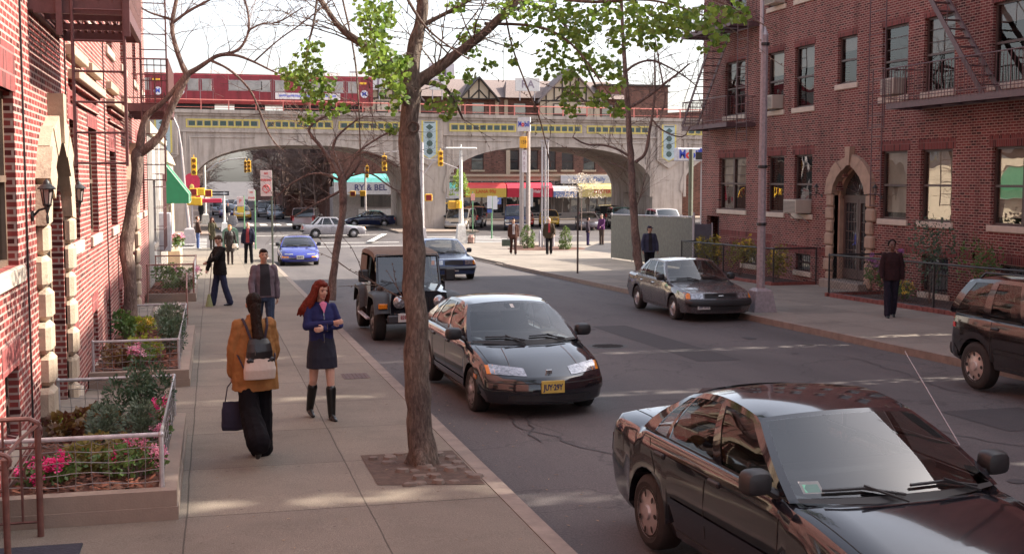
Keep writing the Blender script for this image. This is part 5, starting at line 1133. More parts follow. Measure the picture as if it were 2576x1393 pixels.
c6, k6 = car('parked_car', 'black small four-wheel-drive with roof rails, cut off by the right edge', 'car', flake('black brown paint', (.012, .008, .008), .1), suv, road(11.5, 13.75), FD, 2, rimcol=mat('pale alloy wheel', (.55, .5, .46), .35, metal=.3))
g = MB()
for s_ in (-1, 1): g.tube([k6['S'](.30, .97, s_)+Vector((0, -s_*.05, .02)), k6['S'](.34, 1, s_)+Vector((0, -s_*.05, .09)), k6['S'](.86, 1, s_)+Vector((0, -s_*.05, .09)), k6['S'](.92, .97, s_)+Vector((0, -s_*.05, .02))], .016, 6)
g.split('roof_rail', M_blk2, c6, world=False)
g = MB()
for s_ in (-1, 1): g.grid([[k6['side'](k6['xr']+x_, z, s_, .01) for x_ in (.12, .18, .26)] for z in (.86, .93)])
g.split('side_lamp', M_redl, c6, world=False)
P_silv = flake('silver paint', (.38, .36, .38), .25, metal=.5); P_champ = flake('champagne paint', (.30, .25, .21), .25, metal=.4); P_dkgreen = flake('deep green paint', (.012, .05, .05), .15); P_taxi = flake('taxi yellow paint', (.75, .42, .03), .2); P_red = flake('red paint', (.4, .02, .02), .15); P_dblue = flake('deep blue paint', (.012, .018, .06), .12); P_slate = flake('slate paint', (.07, .07, .085), .2)
def far(name, label, paint, p, X, Y, deg, cat='car', d=0, **k): return car(name, label, cat, paint, p, (X, Y, gz(Y)+RD), R_(deg), d, **k)[0]
far('moving_car', 'silver three-box sedan crossing the avenue from left to right', P_silv, jetta, 8.0, 81.4, 2, d=1)
far('parked_car', 'deep blue sedan facing left beside the central viaduct pier', P_dblue, dict(corolla, rim='alloy'), 12.6, 98.2, 178, d=1)
far('parked_car', 'silver people carrier standing right of the central viaduct pier', P_champ, mini, 18.9, 91.5, -113, d=1)
far('van', 'dark blue full-size van with chrome bumper parked under the viaduct', P_dblue, van_, 23.2, 90.6, -105, 'van', d=1)
far('parked_car', 'dark hatchback between the people carrier and the dark blue van', P_slate, mini, 20.9, 96, -108)
far('parked_car', 'mauve-grey sedan parked behind the suited man near the steel pole cluster', flake('mauve grey paint', (.16, .13, .14), .2, metal=.4), corolla, 28.6, 89.4, -103, d=1)
far('parked_car', 'green estate car behind the couple near the slatted fence', P_dkgreen, mini, 32.0, 91.0, -100, d=1)
far('parked_car', 'white car tail showing at the end of the slatted fence', flake('white paint', (.6, .58, .58), .2), mini, 33.6, 85.8, -95)
far('taxi', 'yellow cab behind the steel pole cluster', P_taxi, saturn, 27.5, 96.5, -105, 'taxi')
far('parked_car', 'red car between the sign posts under the viaduct', P_red, saturn, 25.4, 97, -103)
far('parked_car', 'black car in the back row under the right arch', P_black, mini, 33.2, 97.8, -100)
far('parked_car', 'pinkish grey estate car seen from behind left of the deep blue sedan', flake('dusty pink paint', (.30, .2, .2), .3), mini, 7.4, 96.5, 78)
far('taxi', 'yellow cab waiting at the far crossing in the side street', P_taxi, saturn, 2.9, 119.5, -90, 'taxi', d=1)
far('parked_car', 'silver blue sedan right of the far yellow cab', flake('silver blue paint', (.2, .22, .26), .2, metal=.4), saturn, 6.2, 121, -93, d=1)
far('parked_car', 'dark car behind the silver blue sedan in the side street', P_slate, mini, 5.6, 128, -92)
far('parked_car', 'violet blue car behind the far yellow cab', flake('violet blue paint', (.06, .05, .2), .2), saturn, 1.6, 127, -90)
far('parked_car', 'pale blue pickup behind the violet blue car', flake('pale blue paint', (.2, .24, .3), .2), mini, 1.0, 136, -90)
far('parked_car', 'small grey car furthest up the side street', P_silv, corolla, 3.4, 150, -90)
# --- open jeep with tan soft top
def jeep(loc, rz):
    t = thing('jeep', loc, 'black open-sided jeep with a tan soft top and round headlights, parked behind the big tree', 'jeep', rz)
    P = P_black; xf = 1.95; Y = .60
    g = MB(); g.bbox((-1.95, -.76, .55), (.62, .76, 1.02), .05); g.prism([(.62, .60), (.62, 1.08), (1.75, 1.0), (1.80, .60)], 1.16, 'y', -.58); g.bbox((-1.9, -.5, .42), (1.85, .5, .62), .02)
    g.build('body', P, t, world=False, auto=30)
    g = MB(); rows = []
    for x, hw, z in ((.50, .63, 1.09), (.9, .62, 1.075), (1.4, .59, 1.05), (1.76, .56, 1.01)): rows.append([(x, hw*u, z+.035*(1-u*u)) for u in (-1, -.7, -.35, 0, .35, .7, 1)])
    g.grid(rows); g.grid([[(x, s_*hw, z) for x, hw, z in ((.5, .63, 1.09), (.9, .62, 1.075), (1.4, .59, 1.05), (1.76, .56, 1.01))] for s_ in (-1,) for k in (0,)]+[[(x, -hw, z-.3) for x, hw, z in ((.5, .63, 1.09), (.9, .62, 1.075), (1.4, .59, 1.05), (1.76, .56, 1.01))]])
    g.grid([[(x, hw, z) for x, hw, z in ((.5, .63, 1.09), (.9, .62, 1.075), (1.4, .59, 1.05), (1.76, .56, 1.01))], [(x, hw, z-.3) for x, hw, z in ((.5, .63, 1.09), (.9, .62, 1.075), (1.4, .59, 1.05), (1.76, .56, 1.01))]]); g.build('hood', P, t, world=False, auto=40)
    g = MB(); g.prism([(-.56, .52), (.56, .52), (.58, .80), (.54, 1.0), (.35, 1.05), (-.35, 1.05), (-.54, 1.0), (-.58, .80)], .07, 'x', 1.76); go = g.build('grille', P, t, world=False, auto=30)
    g = MB()
    for i in range(7): y = -.21+.07*i; g.bbox((1.79, y-.02, .60), (1.836, y+.02, .93), .008)
    g.build('grille_slot', M_dark, go, world=False)
    for s_ in (-1, 1):
        g = MB(); g.use(M_chrome); g.lathe([(.125, .0), (.125, .03), (.105, .035)], 24, (1.82, s_*.40, .84), 'x'); g.use(M_lens); g.lathe([(.105, .034), (.08, .055), (0, .065)], 24, (1.82, s_*.40, .84), 'x'); g.build('headlight', None, t, world=False, auto=40)
        g = MB(); g.use(M_blk2); g.lathe([(.085, -.05), (.085, .0), (.07, .01)], 18, (1.95, s_*.36, .56), 'x'); g.use(M_lens); g.lathe([(.07, .008), (0, .025)], 18, (1.95, s_*.36, .56), 'x'); g.build('fog_light', None, t, world=False, auto=40)
        # flat-topped flared fenders
        g = MB()
        for xw in (1.12, -1.25):
            pr = [(xw+.62, .60), (xw+.50, .86), (xw+.34, .97), (xw-.34, .97), (xw-.56, .74), (xw-.66, .46)] if xw > 0 else [(xw+.58, .50), (xw+.46, .82), (xw+.3, .95), (xw-.3, .95), (xw-.48, .80), (xw-.58, .55)]
            a, b = s_*.58 if xw > 0 else s_*.72, s_*.88
            g.grid([[(x, y, z+dz) for x, z in pr] for y, dz in ((a, .01), (s_*.80, .01), (b, -.02), (b, -.09))]); 
            g.grid([[(x, y, z) for x, z in pr] for y in (s_*.79, s_*.86)]) if 0 else None
        g.split('fender', mat('satin black flare', (.03, .03, .03), .4), t, world=False, auto=40)
        g = MB(); g.bbox((1.60, s_*.62, .70), (1.745, s_*.80, .80), .01); g.build('turn_signal', M_amber, t, world=False)
        # windscreen posts, door frame and half door
        g = MB(); g.tube([(.50, s_*.66, 1.05), (.28, s_*.64, 1.66)], .03, 6); g.tube([(-.62, s_*.70, 1.0), (-.66, s_*.62, 1.66)], .028, 6); g.build('windscreen_post' if 0 else 'door_pillar', P, t, world=False)
        g = MB(); g.bbox((-.6, s_*.755, .50), (.42, s_*.785, 1.12), .012); do = g.build('door', P, t, world=False); g = MB(); g.bbox((-.5, s_*.785, .98), (-.36, s_*.81, 1.02), .006); g.build('handle', M_blk2, do, world=False)
        g = MB(); g.bbox((.28, s_*.80, 1.12), (.36, s_*1.02, 1.38), .03); g.tube([(.32, s_*.76, 1.15), (.32, s_*.9, 1.2)], .015, 5); g.build('wing_mirror', M_blk2, t, world=False)
        g = MB(); g.bbox((-.9, s_*.80, .36), (.55, s_*.90, .40), .012); g.build('side_step', M_galv, t, world=False)
    g = MB(); g.tube([(.52, -.66, 1.08), (.52, .66, 1.08)], .035, 6); g.tube([(.29, -.64, 1.66), (.29, .64, 1.66)], .032, 6); g.tube([(.52, -.66, 1.08), (.29, -.64, 1.66)], .03, 6); g.tube([(.52, .66, 1.08), (.29, .64, 1.66)], .03, 6); fr_ = g.build('windscreen_frame', P, t, world=False, auto=40)
    g = MB(); g.quad((.51, -.63, 1.10), (.51, .63, 1.10), (.29, .61, 1.64), (.29, -.61, 1.64)); g.build('pane', G_car, fr_, world=False)
    g = MB()
    for y in (.25, -.3): g.tube([(.56, y, 1.1), (.53, y-.28, 1.17)], .01, 5)
    g.build('wiper', M_blk2, t, world=False)
    g = MB(); rows = []
    for x, z in ((.34, 1.66), (.1, 1.74), (-.6, 1.77), (-1.4, 1.75), (-1.75, 1.70)): rows.append([(x, y, z-dz) for y, dz in ((-.70, .12), (-.68, .03), (-.6, .0), (-.2, -.015), (.2, -.015), (.6, .0), (.68, .03), (.70, .12))])
    g.grid(rows); g.grid([rows[-1], [(-1.92, y, 1.05) for y in (-.72, -.7, -.6, -.2, .2, .6, .7, .72)]])
    for s_ in (-1, 1): g.quad((-.72, s_*.70, 1.60), (-1.75, s_*.70, 1.58), (-1.90, s_*.73, 1.03), (-.80, s_*.73, 1.03))
    g.build('soft_top', mat('tan canvas', (.17, .13, .10), .9, var=.15, bump=.4), t, world=False, auto=50)
    g = MB(); g.bbox((1.95, -.66, .44), (2.05, .66, .60), .02); g.bbox((1.8, -.3, .46), (1.96, .3, .55), .01); g.build('bumper', mat('satin black bumper', (.04, .04, .045), .35), t, world=False)
    g = MB(); g.bbox((2.05, -.02, .47), (2.065, .32, .64), .004); g.v = [v-Vector((0, .44, 0)) for v in g.v]; po = g.build('number_plate', M_plw, t, world=False); g = MB(); text(g, '859·6SK', .105, (2.068, -.29, .555), (0, 1, 0), (0, 0, 1), bold=.004, squash=.7); g.build('plate_characters', mat('red plate characters', (.3, .04, .05), .5), po, world=False)
    seats(t, [-.1], .72, .36, -1.2, 1.05); g = MB(); g.bbox((-.05, -.16, 1.50), (-.0, .16, 1.58), .02); g.build('rear_view_mirror', M_blk2, t, world=False)
    for xw in (1.12, -1.25):
        for s_ in (-1, 1): wheel(t, xw, s_*.845, .375, .24, s_, 'alloy', mat('dull wheel', (.2, .19, .19), .4, metal=.4))
    g = MB(); g.tube([(1.12, -.7, .37), (1.12, .7, .37)], .05, 6); g.tube([(-1.25, -.7, .37), (-1.25, .7, .37)], .05, 6); g.box((-1.9, -.55, .43), (1.7, .55, .7)); g.build('axle', M_dark, t, world=False)
jeep(road(3.95, 25.0), FD)
# ================================================================ PEOPLE
def cap(mb, a, b, ra, rb, n=10, fl=1.0, axis=None):
    """tapered capsule; fl flattens it along `axis`"""
    a, b = Vector(a), Vector(b); d = b-a; ln = d.length or 1e-4; d = d/ln
    rows = []
    pts = [(-1, 0), (-.7, .71), (0, 1)]; P_ = []
    for k, s_ in ((-1, 0.02), (-.7, .71), (-.3, .95), (0, 1)): P_.append((a+d*(k*ra), ra*s_))
    for i in (1, 2): P_.append((a+d*(ln*i/3), ra+(rb-ra)*i/3))
    for k, s_ in ((0, 1), (.3, .95), (.7, .71), (1, .02)): P_.append((b+d*(k*rb), rb*s_))
    m = MB(); m.tube([p for p, _ in P_], [r for _, r in P_], n); vs = m.v
    if fl != 1: 
        ax = Vector(axis).normalized(); c = (a+b)/2; vs = [v-ax*((v-a).dot(ax)-(d*((v-a).dot(d))).dot(ax))*(1-fl) for v in vs]
    mb.add(vs, m.f)
def stack(mb, rings, n=16, pw=.85):
    rows = []
    for cx, cy, z, rx, ry in rings: rows.append([(cx+rx*math.copysign(abs(math.cos(t))**pw, math.cos(t)), cy+ry*math.copysign(abs(math.sin(t))**pw, math.sin(t)), z) for t in [2*math.pi*k/n for k in range(n)]])
    o = MB(); o.add([q for r in rows for q in r], [(i*n+k, i*n+(k+1) % n, (i+1)*n+(k+1) % n, (i+1)*n+k) for i in range(len(rows)-1) for k in range(n)]+[tuple(range(n))[::-1], tuple((len(rows)-1)*n+k for k in range(n))]); mb.add(o.v, o.f)
def blob(mb, name, m, parent, vox=.012, smooth=3, fold=0, k=1.0, fs=9, seed=0):
    me = bpy.data.meshes.new(name); me.from_pydata([tuple(v) for v in mb.v], [], mb.f); bm = bmesh.new(); bm.from_mesh(me); bmesh.ops.recalc_face_normals(bm, faces=bm.faces); bm.to_mesh(me); bm.free()
    o = bpy.data.objects.new(name, me); SC.collection.objects.link(o); md = o.modifiers.new('r', 'REMESH'); md.mode = 'VOXEL'; md.voxel_size = vox
    dg = bpy.context.evaluated_depsgraph_get(); nm = bpy.data.meshes.new_from_object(o.evaluated_get(dg)); bpy.data.objects.remove(o)
    bm = bmesh.new(); bm.from_mesh(nm)
    for _ in range(smooth): bmesh.ops.smooth_vert(bm, verts=bm.verts, factor=.5, use_axis_x=True, use_axis_y=True, use_axis_z=True)
    bm.normal_update()
    if fold:
        for v in bm.verts:
            q = v.co*fs+Vector((seed, 0, 0)); f_ = pnoise(Vector((q.x, q.y, q.z*.55+pnoise(q*.6)*1.5)))+.5*pnoise(q*2.3); v.co = v.co+v.normal*f_*fold
    for v in bm.verts: v.co = v.co*k
    bm.to_mesh(nm); bm.free(); nm.materials.clear(); nm.materials.append(m); nm.polygons.foreach_set('use_smooth', [True]*len(nm.polygons)); nm.name = name
    o = bpy.data.objects.new(name, nm); SC.collection.objects.link(o); o.parent = parent; return o
def rotx(v, a): c, s = math.cos(a), math.sin(a); return Vector((v[0], v[1]*c-v[2]*s, v[1]*s+v[2]*c))
def joints(p):
    J = {}
    for s_, n in ((1, 'L'), (-1, 'R')):
        th, kn = p.get('leg'+n, (0, 0)); st = p.get('stance', .09); J['hip'+n] = Vector((s_*.09, 0, .93))
        u = rotx((0, 0, -.44), -R_(th)); J['kn'+n] = J['hip'+n]+u+Vector((s_*(st-.09)*.5, 0, 0)); w = rotx((0, 0, -.42), -R_(th-kn)); J['an'+n] = J['kn'+n]+w+Vector((s_*(st-.09)*.5, 0, 0)); J['foot'+n] = R_(th-kn)*p.get('flat', .0)
        sh = Vector((s_*p.get('shw', .185), 0, 1.425)); J['sh'+n] = sh; a = p.get('arm'+n, (0, 8, 12))
        if len(a) == 3:
            fw, ab, el = a; u = rotx((0, 0, -.285), -R_(fw)); u = Vector((s_*math.sin(R_(ab))*.285, u.y, u.z*math.cos(R_(ab)))); J['el'+n] = sh+u
            w = rotx((0, 0, -.25), -R_(fw+el)); J['wr'+n] = J['el'+n]+Vector((s_*math.sin(R_(ab))*.06, w.y, w.z))
        else: J['el'+n] = Vector(a[:3]); J['wr'+n] = Vector(a[3:])
    low = min(J['anL'].z, J['anR'].z); J['dz'] = .085-low
    for k_ in list(J):
        if isinstance(J[k_], Vector): J[k_].z += J['dz']
    return J
M_skin = mat('light skin', (.58, .34, .26), .5, var=.07, scale=9); M_skin2 = mat('tanned skin', (.44, .26, .18), .55, var=.07, scale=9); M_skin3 = mat('dark skin', (.12, .06, .045), .5, var=.08)
def hand(mb, wr, d, palmn, fine=True):
    d = Vector(d).normalized(); pn = Vector(palmn); pn = (pn-d*pn.dot(d)).normalized(); sd = d.cross(pn)
    c = wr+d*.05; cap(mb, wr+d*.01, wr+d*.075, .026, .034, 8, .5, pn)
    for i, (o, ln) in enumerate(((-.027, .068), (-.009, .078), (.009, .074), (.027, .058))):
        b = wr+d*.085+sd*o; m = b+(d*.9+pn*.35)*ln*.5; e = m+(d*.55+pn*.8)*ln*.5; cap(mb, b, m, .0095, .009, 6); cap(mb, m, e, .009, .0075, 6)
    b = wr+d*.03-sd*.026; m = b+(d*.6-sd*.6+pn*.3)*.04; cap(mb, b, m, .012, .010, 6); cap(mb, m, m+(d*.9+pn*.3)*.03, .010, .008, 6)
def person(label, loc, rz, h=1.75, pose={}, skin=None, hair=('short', (.03, .02, .015)), top=None, trou=None, skirt=None, shoes=((.02, .02, .02), 'shoe'), extra=None, fine=1, female=False, group=None, bag=None, turn=0, under=None):
    k = h/1.75; t = thing('person', loc, label, 'person', rz, group); skin = skin or M_skin; J = joints(pose); Z = J['dz']; vox = {2: .007, 1: .013, 0: .02}[fine]
    b = MB(); hd = Vector((0, -.015, 1.63+Z)); tr = R_(turn); tilt = R_(pose.get('nod', 0))
    def H(v): 
        v = rotx(Vector(v), tilt); v = Vector((v.x*math.cos(tr)-v.y*math.sin(tr), v.x*math.sin(tr)+v.y*math.cos(tr), v.z)); return hd+v
    def hball(c, r):
        m = MB(); m.ball((0, 0, 0), r, 12, 9); b.add([H(Vector(c)+v) for v in m.v], m.f)
    hball((0, 0, .012), (.072, .092, .105)); hball((0, -.028, -.055), (.050, .058, .055)); hball((0, -.052, -.022), (.052, .045, .05)); hball((0, -.094, -.012), (.0125, .016, .022)); hball((0, -.078, -.058), (.022, .016, .012))
    hball((0, -.07, -.088), (.022, .02, .018)); hball((.035, -.062, -.02), (.02, .02, .018)); hball((-.035, -.062, -.02), (.02, .02, .018))
    for s_ in (-1, 1): hball((s_*.073, .005, -.005), (.010, .018, .030))
    cap(b, (0, .012, 1.42+Z), (0, -.002, 1.57+Z), .06 if not female else .05, .052 if not female else .043, 10)
    wd = .155 if not female else .135
    stack(b, [(0, 0, .86+Z, .13, .09), (0, 0, .96+Z, .16 if not female else .165, .105), (0, 0, 1.10+Z, .125, .085), (0, 0, 1.28+Z, wd, .10), (0, .005, 1.39+Z, wd, .085), (0, .01, 1.46+Z, .09, .06)])
    for n in 'LR':
        s_ = 1 if n == 'L' else -1
        cap(b, J['sh'+n]+Vector((-s_*.02, 0, 0)), J['el'+n], .038, .034); cap(b, J['el'+n], J['wr'+n], .036, .024)
        cap(b, J['hip'+n]+Vector((0, 0, -.03)), J['kn'+n], .08, .052); cap(b, J['kn'+n], J['an'+n]+Vector((0, 0, .05)), .052, .032); cap(b, J['kn'+n]+(J['an'+n]-J['kn'+n])*.3+Vector((0, .015, 0)), J['kn'+n]+(J['an'+n]-J['kn'+n])*.45+Vector((0, .012, 0)), .052, .045)
        d = J['wr'+n]-J['el'+n]; pn = pose.get('palm'+n, (-s_, 0, 0)); hand(b, J['wr'+n], d, pn)
    blob(b, 'body', skin, t, vox, 2 if fine == 2 else 3, k=k)
    S_ = lambda v: Vector(v)*k
    if fine:
        g = MB(); 
        for s_ in (-1, 1): q = H((s_*.030, -.078, .010)); g.ball(S_(q), (.011*k, .008*k, .008*k), 8, 6)
        g.split('eye', mat('eye', (.03, .02, .018), .2), t, world=False, auto=60); g = MB()
        for s_ in (-1, 1): g.tube([S_(H((s_*x, y, z))) for x, y, z in ((.013, -.090, .029), (.03, -.088, .034), (.05, -.072, .028))], .004*k, 5)
        g.split('eyebrow', mat('brow '+str(hair[1]), mul(hair[1], .8), .8), t, world=False)
        g = MB(); g.tube([S_(H((x, y, -.060))) for x, y in ((-.022, -.084), (-.01, -.094), (0, -.095), (.01, -.094), (.022, -.084))], [.003*k, .006*k, .0055*k, .006*k, .003*k], 6); g.build('lips', mat('lips', (.33, .09, .08) if female else (.30, .14, .11), .4), t, world=False)
    # hair
    M_h = mat('hair '+str(hair[1]), hair[1], .6, spec=.15, var=.35, scale=30, bump=.6, bscale=80); g = MB(); gs = g
    def hb(c, r): m = MB(); m.ball((0, 0, 0), r, 12, 9); g.add([H(Vector(c)+v) for v in m.v], m.f)
    st = hair[0]
    if st == 'short': hb((0, .018, .045), (.079, .09, .082)); hb((0, -.045, .085), (.055, .045, .035)); hb((0, .05, -.01), (.066, .055, .075))
    elif st == 'bald': hb((0, .06, -.02), (.066, .045, .05))
    elif st == 'cap':
        hb((0, .055, -.01), (.068, .05, .07))
    elif st == 'bob': hb((0, .02, .04), (.088, .095, .088)); hb((.055, .02, -.04), (.035, .06, .075)); hb((-.055, .02, -.04), (.035, .06, .075)); hb((0, .06, -.03), (.08, .05, .09)); hb((0, -.05, .088), (.055, .04, .03))
    elif st == 'curly':
        rn = random.Random(3)
        for i in range(60): a = rn.uniform(0, 6.3); e = rn.uniform(-.3, 1.4); hb((.08*math.cos(a)*math.cos(e), .02+.085*abs(math.sin(a))*math.cos(e), .03+.09*math.sin(e)), (.03, .03, .03))
    elif st == 'long':
        hb((0, .022, .045), (.084, .092, .086)); hb((0, -.045, .085), (.055, .045, .032)); sw = pose.get('hairblow', (0, 0))
        for s_ in (-1, 1):
            for j in range(4):
                y0 = -.025+.03*j; base = Vector((s_*.07, y0, .04)); bl = Vector(sw+(0,))*(1+.3*j)
                P_ = [base, base+Vector((s_*.018, 0, -.1)), base+Vector((s_*.035, .0, -.2))+bl*.45, base+Vector((s_*.035, .0, -.30))+bl, base+Vector((s_*.02, .01, -.37))+bl*1.3]
                for a_, b_, r0, r1 in zip(P_, P_[1:], (.026, .032, .034, .028), (.032, .034, .028, .012)): cap(g, H(a_), H(b_), r0, r1, 7)
        cap(g, H((0, .07, .04)), H((sw[0]*.6, .09, -.28)), .07, .05, 10)
    elif st == 'braid':
        hb((0, .02, .04), (.082, .094, .088)); hb((0, .05, -.02), (.075, .06, .09))
        P_ = [H((0, .085, -.02)), Vector((.0, .13, 1.42+Z)), Vector((-.005, .18, 1.30+Z)), Vector((.0, .205, 1.18+Z)), Vector((0, .215, 1.10+Z))]
        for a_, b_, r0, r1 in zip(P_, P_[1:], (.058, .055, .06, .045), (.055, .06, .045, .02)): cap(g, a_, b_, r0, r1, 10)
    blob(g, 'hair', M_h, t, vox, 1, fold=.006 if fine else 0, k=k, fs=40)
    # trousers
    if trou:
        col, wk, wa = trou; g = MB(); stack(g, [(0, 0, .84+Z, .155, .115), (0, 0, .95+Z, .178, .125), (0, 0, 1.05+Z, .155, .11)], 14)
        for n in 'LR': cap(g, J['hip'+n]+Vector((0, 0, -.02)), J['kn'+n], .095, wk); cap(g, J['kn'+n], J['an'+n]+Vector((0, .0, -.01)), wk, wa)
        blob(g, 'trousers', mat('trousers '+str(col), col, .85, spec=.15, var=.2, scale=12), t, vox, 2, fold=.009 if fine else .004, k=k, seed=h*7)
    if skirt:
        col, z1, fl = skirt; g = MB(); stack(g, [(0, 0, z1+Z, fl, fl*.72), (0, 0, (z1+.93)/2+Z, fl*.97, fl*.7), (0, 0, .95+Z, .172, .12), (0, 0, 1.08+Z, .14, .1)], 18, .9); blob(g, 'skirt', mat('skirt '+str(col), col, .8, var=.2, scale=14), t, vox, 2, fold=.005, k=k)
    # shoes
    scol, sk = shoes; ms = mat('shoe '+str(scol), scol, .3, var=.15)
    for n in 'LR':
        g = MB(); a_ = J['an'+n]; pitch = (J['an'+n]-J['kn'+n]).normalized(); lift = a_.z-.085; dn = -min(.9, lift*5.5) if lift > .02 else 0
        def F(v): q = rotx(Vector(v), -dn); return a_+q
        cap(g, F((0, .04, -.055)), F((0, -.07, -.06)), .036, .040, 10); cap(g, F((0, -.07, -.062)), F((0, -.155, -.068)), .040, .028, 10, .75, (0, 0, 1))
        if sk == 'boot': cap(g, F((0, 0, -.03)), J['kn'+n]+(J['an'+n]-J['kn'+n])*.28, .048, .066, 12); cap(g, F((0, .045, -.085)), F((0, .045, -.06)), .022, .03, 8)
        else: cap(g, F((0, .01, -.04)), F((0, .01, .0)), .04, .038, 10)
        blob(g, 'boot' if sk == 'boot' else 'shoe', ms, t, vox, 2, k=k)
    # upper garment
    if top:
        col, zb, fl, ar, opts = top; g = MB(); sw = pose.get('shw', .185)
        wch = opts.get('chest', .185 if not female else .165); dch = opts.get('depth', .125)
        stack(g, [(0, 0, zb+Z, fl, fl*.70), (0, 0, (zb+1.1)/2+Z, fl*.97, fl*.68), (0, 0, 1.12+Z, (fl+wch)/2*opts.get('waist', .94), dch*.93), (0, -.01 if female else 0, 1.28+Z, wch, dch), (0, .005, 1.38+Z, wch*.98, dch*.84), (0, .012, 1.45+Z, wch*.66, dch*.6), (0, .012, 1.485+Z, .075, .062)], 18)
        for n in 'LR':
            s_ = 1 if n == 'L' else -1; cap(g, J['sh'+n]+Vector((-s_*.018, 0, -.012)), J['el'+n], ar*1.04, ar*.95, 12); cap(g, J['el'+n], J['wr'+n], ar*.95, ar*.72, 12)
        if opts.get('collar'): stack(g, [(0, .012, 1.46+Z, .085, .075), (0, .012, 1.53+Z, .078, .068)], 14)
        jk = blob(g, opts.get('name', 'jacket'), mat('garment '+str(col), col, opts.get('rough', .8), spec=.2, var=.16, scale=10, bump=.2, bscale=90), t, vox, 2, fold=opts.get('fold', .010) if fine else .005, k=k, seed=h*13)
        if opts.get('inner'):                                     # shirt showing down the open front
            c2, hw, z0 = opts['inner']; bmx = bmesh.new(); bmx.from_mesh(jk.data); bv = BVHTree.FromBMesh(bmx); bmx.free(); q = MB(); rows = []
            for i in range(15):
                z = (z0+(1.49-z0)*i/14+Z)*k; ww = hw*(1-.25*i/14) if z0 < 1.15 else hw*(.15+.85*i/14); row = []
                for u in (-1, -.6, -.2, .2, .6, 1):
                    hh = bv.ray_cast(Vector((u*ww*k, -1, z)), Vector((0, 1, 0))); row.append((hh[0]+Vector((0, -.006, 0))) if hh[0] is not None else Vector((u*ww*k, -.06*k, z)))
                rows.append(row)
            q.grid(rows); q.build('shirt', mat('shirt '+str(c2), c2, .8, var=.12, scale=12), t, world=False, auto=60)
            if opts.get('tie'):
                q = MB(); q.grid([[r_[2]+Vector((0, -.008, 0)), r_[3]+Vector((0, -.008, 0))] for r_ in rows[3:]]); q.build('tie', mat('tie '+str(opts['tie']), opts['tie'], .5), t, world=False)
        if opts.get('zip'):
            bmx = bmesh.new(); bmx.from_mesh(jk.data); bv = BVHTree.FromBMesh(bmx); bmx.free(); q = MB(); P_ = []
            for i in range(12):
                z = (zb+.01+(1.44-zb)*i/11+Z)*k; hh = bv.ray_cast(Vector((0, -1, z)), Vector((0, 1, 0))); P_.append((hh[0] if hh[0] is not None else Vector((0, -.1, z)))+Vector((0, -.002, 0)))
            q.tube(P_, .005, 5); q.build('zip', M_chrome, t, world=False)
    if extra: extra(t, J, k, Z, vox)
    return t
def strap(g, pts, r=.012): g.tube(pts, r, 6)
def ground(X, Y): return (X, Y, gz(Y))
# woman in the tan coat, seen from behind
def ex_tan(t, J, k, Z, vox):
    g = MB(); q = lambda *v: Vector(v)*k; Zk = Z
    stack(g, [(.0, .22, .88+Z, .165, .055), (.0, .235, .98+Z, .17, .075), (.0, .225, 1.12+Z, .14, .07), (0, .215, 1.17+Z, .125, .055)], 16); bp = blob(g, 'backpack', mat('cream hide', (.62, .52, .45), .9, var=.05, bump=.4), t, vox, 2, k=k)
    g = MB(); stack(g, [(.0, .232, 1.10+Z, .142, .068), (.0, .235, 1.17+Z, .135, .07), (.0, .22, 1.25+Z, .12, .055), (0, .19, 1.30+Z, .095, .04)], 16)
    rn = random.Random(4)
    for x, z in ((-.12, 1.085), (-.07, 1.07), (-.02, 1.085), (.03, 1.065), (.08, 1.075), (.12, 1.08), (.06, 1.03)): g.ball((x, .28, z+Z), (.03, .016, .024), 8, 6)
    blob(g, 'backpack_flap', mat('black leather', (.012, .01, .012), .35), bp, vox, 1, k=k)
    g = MB(); g.tube([q(0.06, .30, 1.14+Z), q(.06, .31, 1.19+Z)], .006, 5); g.build('buckle', M_chrome, bp, world=False)
    g = MB()
    for s_ in (-1, 1): strap(g, [q(s_*.07, .17, 1.28+Z), q(s_*.11, .125, 1.42+Z), q(s_*.125, .04, 1.485+Z), q(s_*.13, -.08, 1.42+Z)], .014*k); strap(g, [q(s_*.15, .2, .98+Z), q(s_*.19, .12, 1.10+Z), q(s_*.2, .0, 1.15+Z)], .009*k)
    g.build('strap', mat('navy strap', (.03, .02, .035), .7), t, world=False)
tan = person('woman in tan coat and black trousers walking away with a cream and black backpack', ground(.40, 12.45), R_(180+14-3), 1.72,
    dict(legL=(-22, 34), legR=(12, 4), armL=(6, 7, 10), armR=(10, 8, 30), shw=.17), skin=M_skin2, hair=('braid', (.014, .006, .004)), top=((.30, .14, .05), .74, .245, .078, dict(collar=1, name='coat', chest=.185, depth=.145, waist=1.04, fold=.013)),
    trou=((.006, .005, .007), .11, .125), extra=ex_tan, fine=2, female=True)
hb_ = thing('handbag', (0, 0, 0), 'navy cloth tote bag hanging from the hand of the woman in the tan coat', 'bag'); wp = gp(577, 1000, .42); 
hd_ = Matrix.Rotation(R_(191), 3, 'Z') @ (joints(dict(legL=(-22, 34), legR=(12, 4), armL=(6, 7, 10), shw=.17))['wrL']*(1.74/1.75)); hp = Vector(ground(.40, 12.45))+hd_; hb_.location = hp+Vector((0, 0, -.1))
g = MB(); stack(g, [(0, 0, -.50, .11, .045), (0, 0, -.46, .125, .06), (0, 0, -.3, .115, .05), (0, 0, -.2, .10, .02)], 14); blob(g, 'bag_body', mat('navy cloth', (.02, .018, .04), .85), hb_, .01, 2, fold=.008)
g = MB()
for y in (-.015, .015): g.tube([(-.075, y, -.2), (-.05, y, -.05), (0, y, .015), (.05, y, -.05), (.075, y, -.2)], .006, 5)
g.build('handle', mat('navy strap', (.03, .02, .035), .7), hb_, world=False)
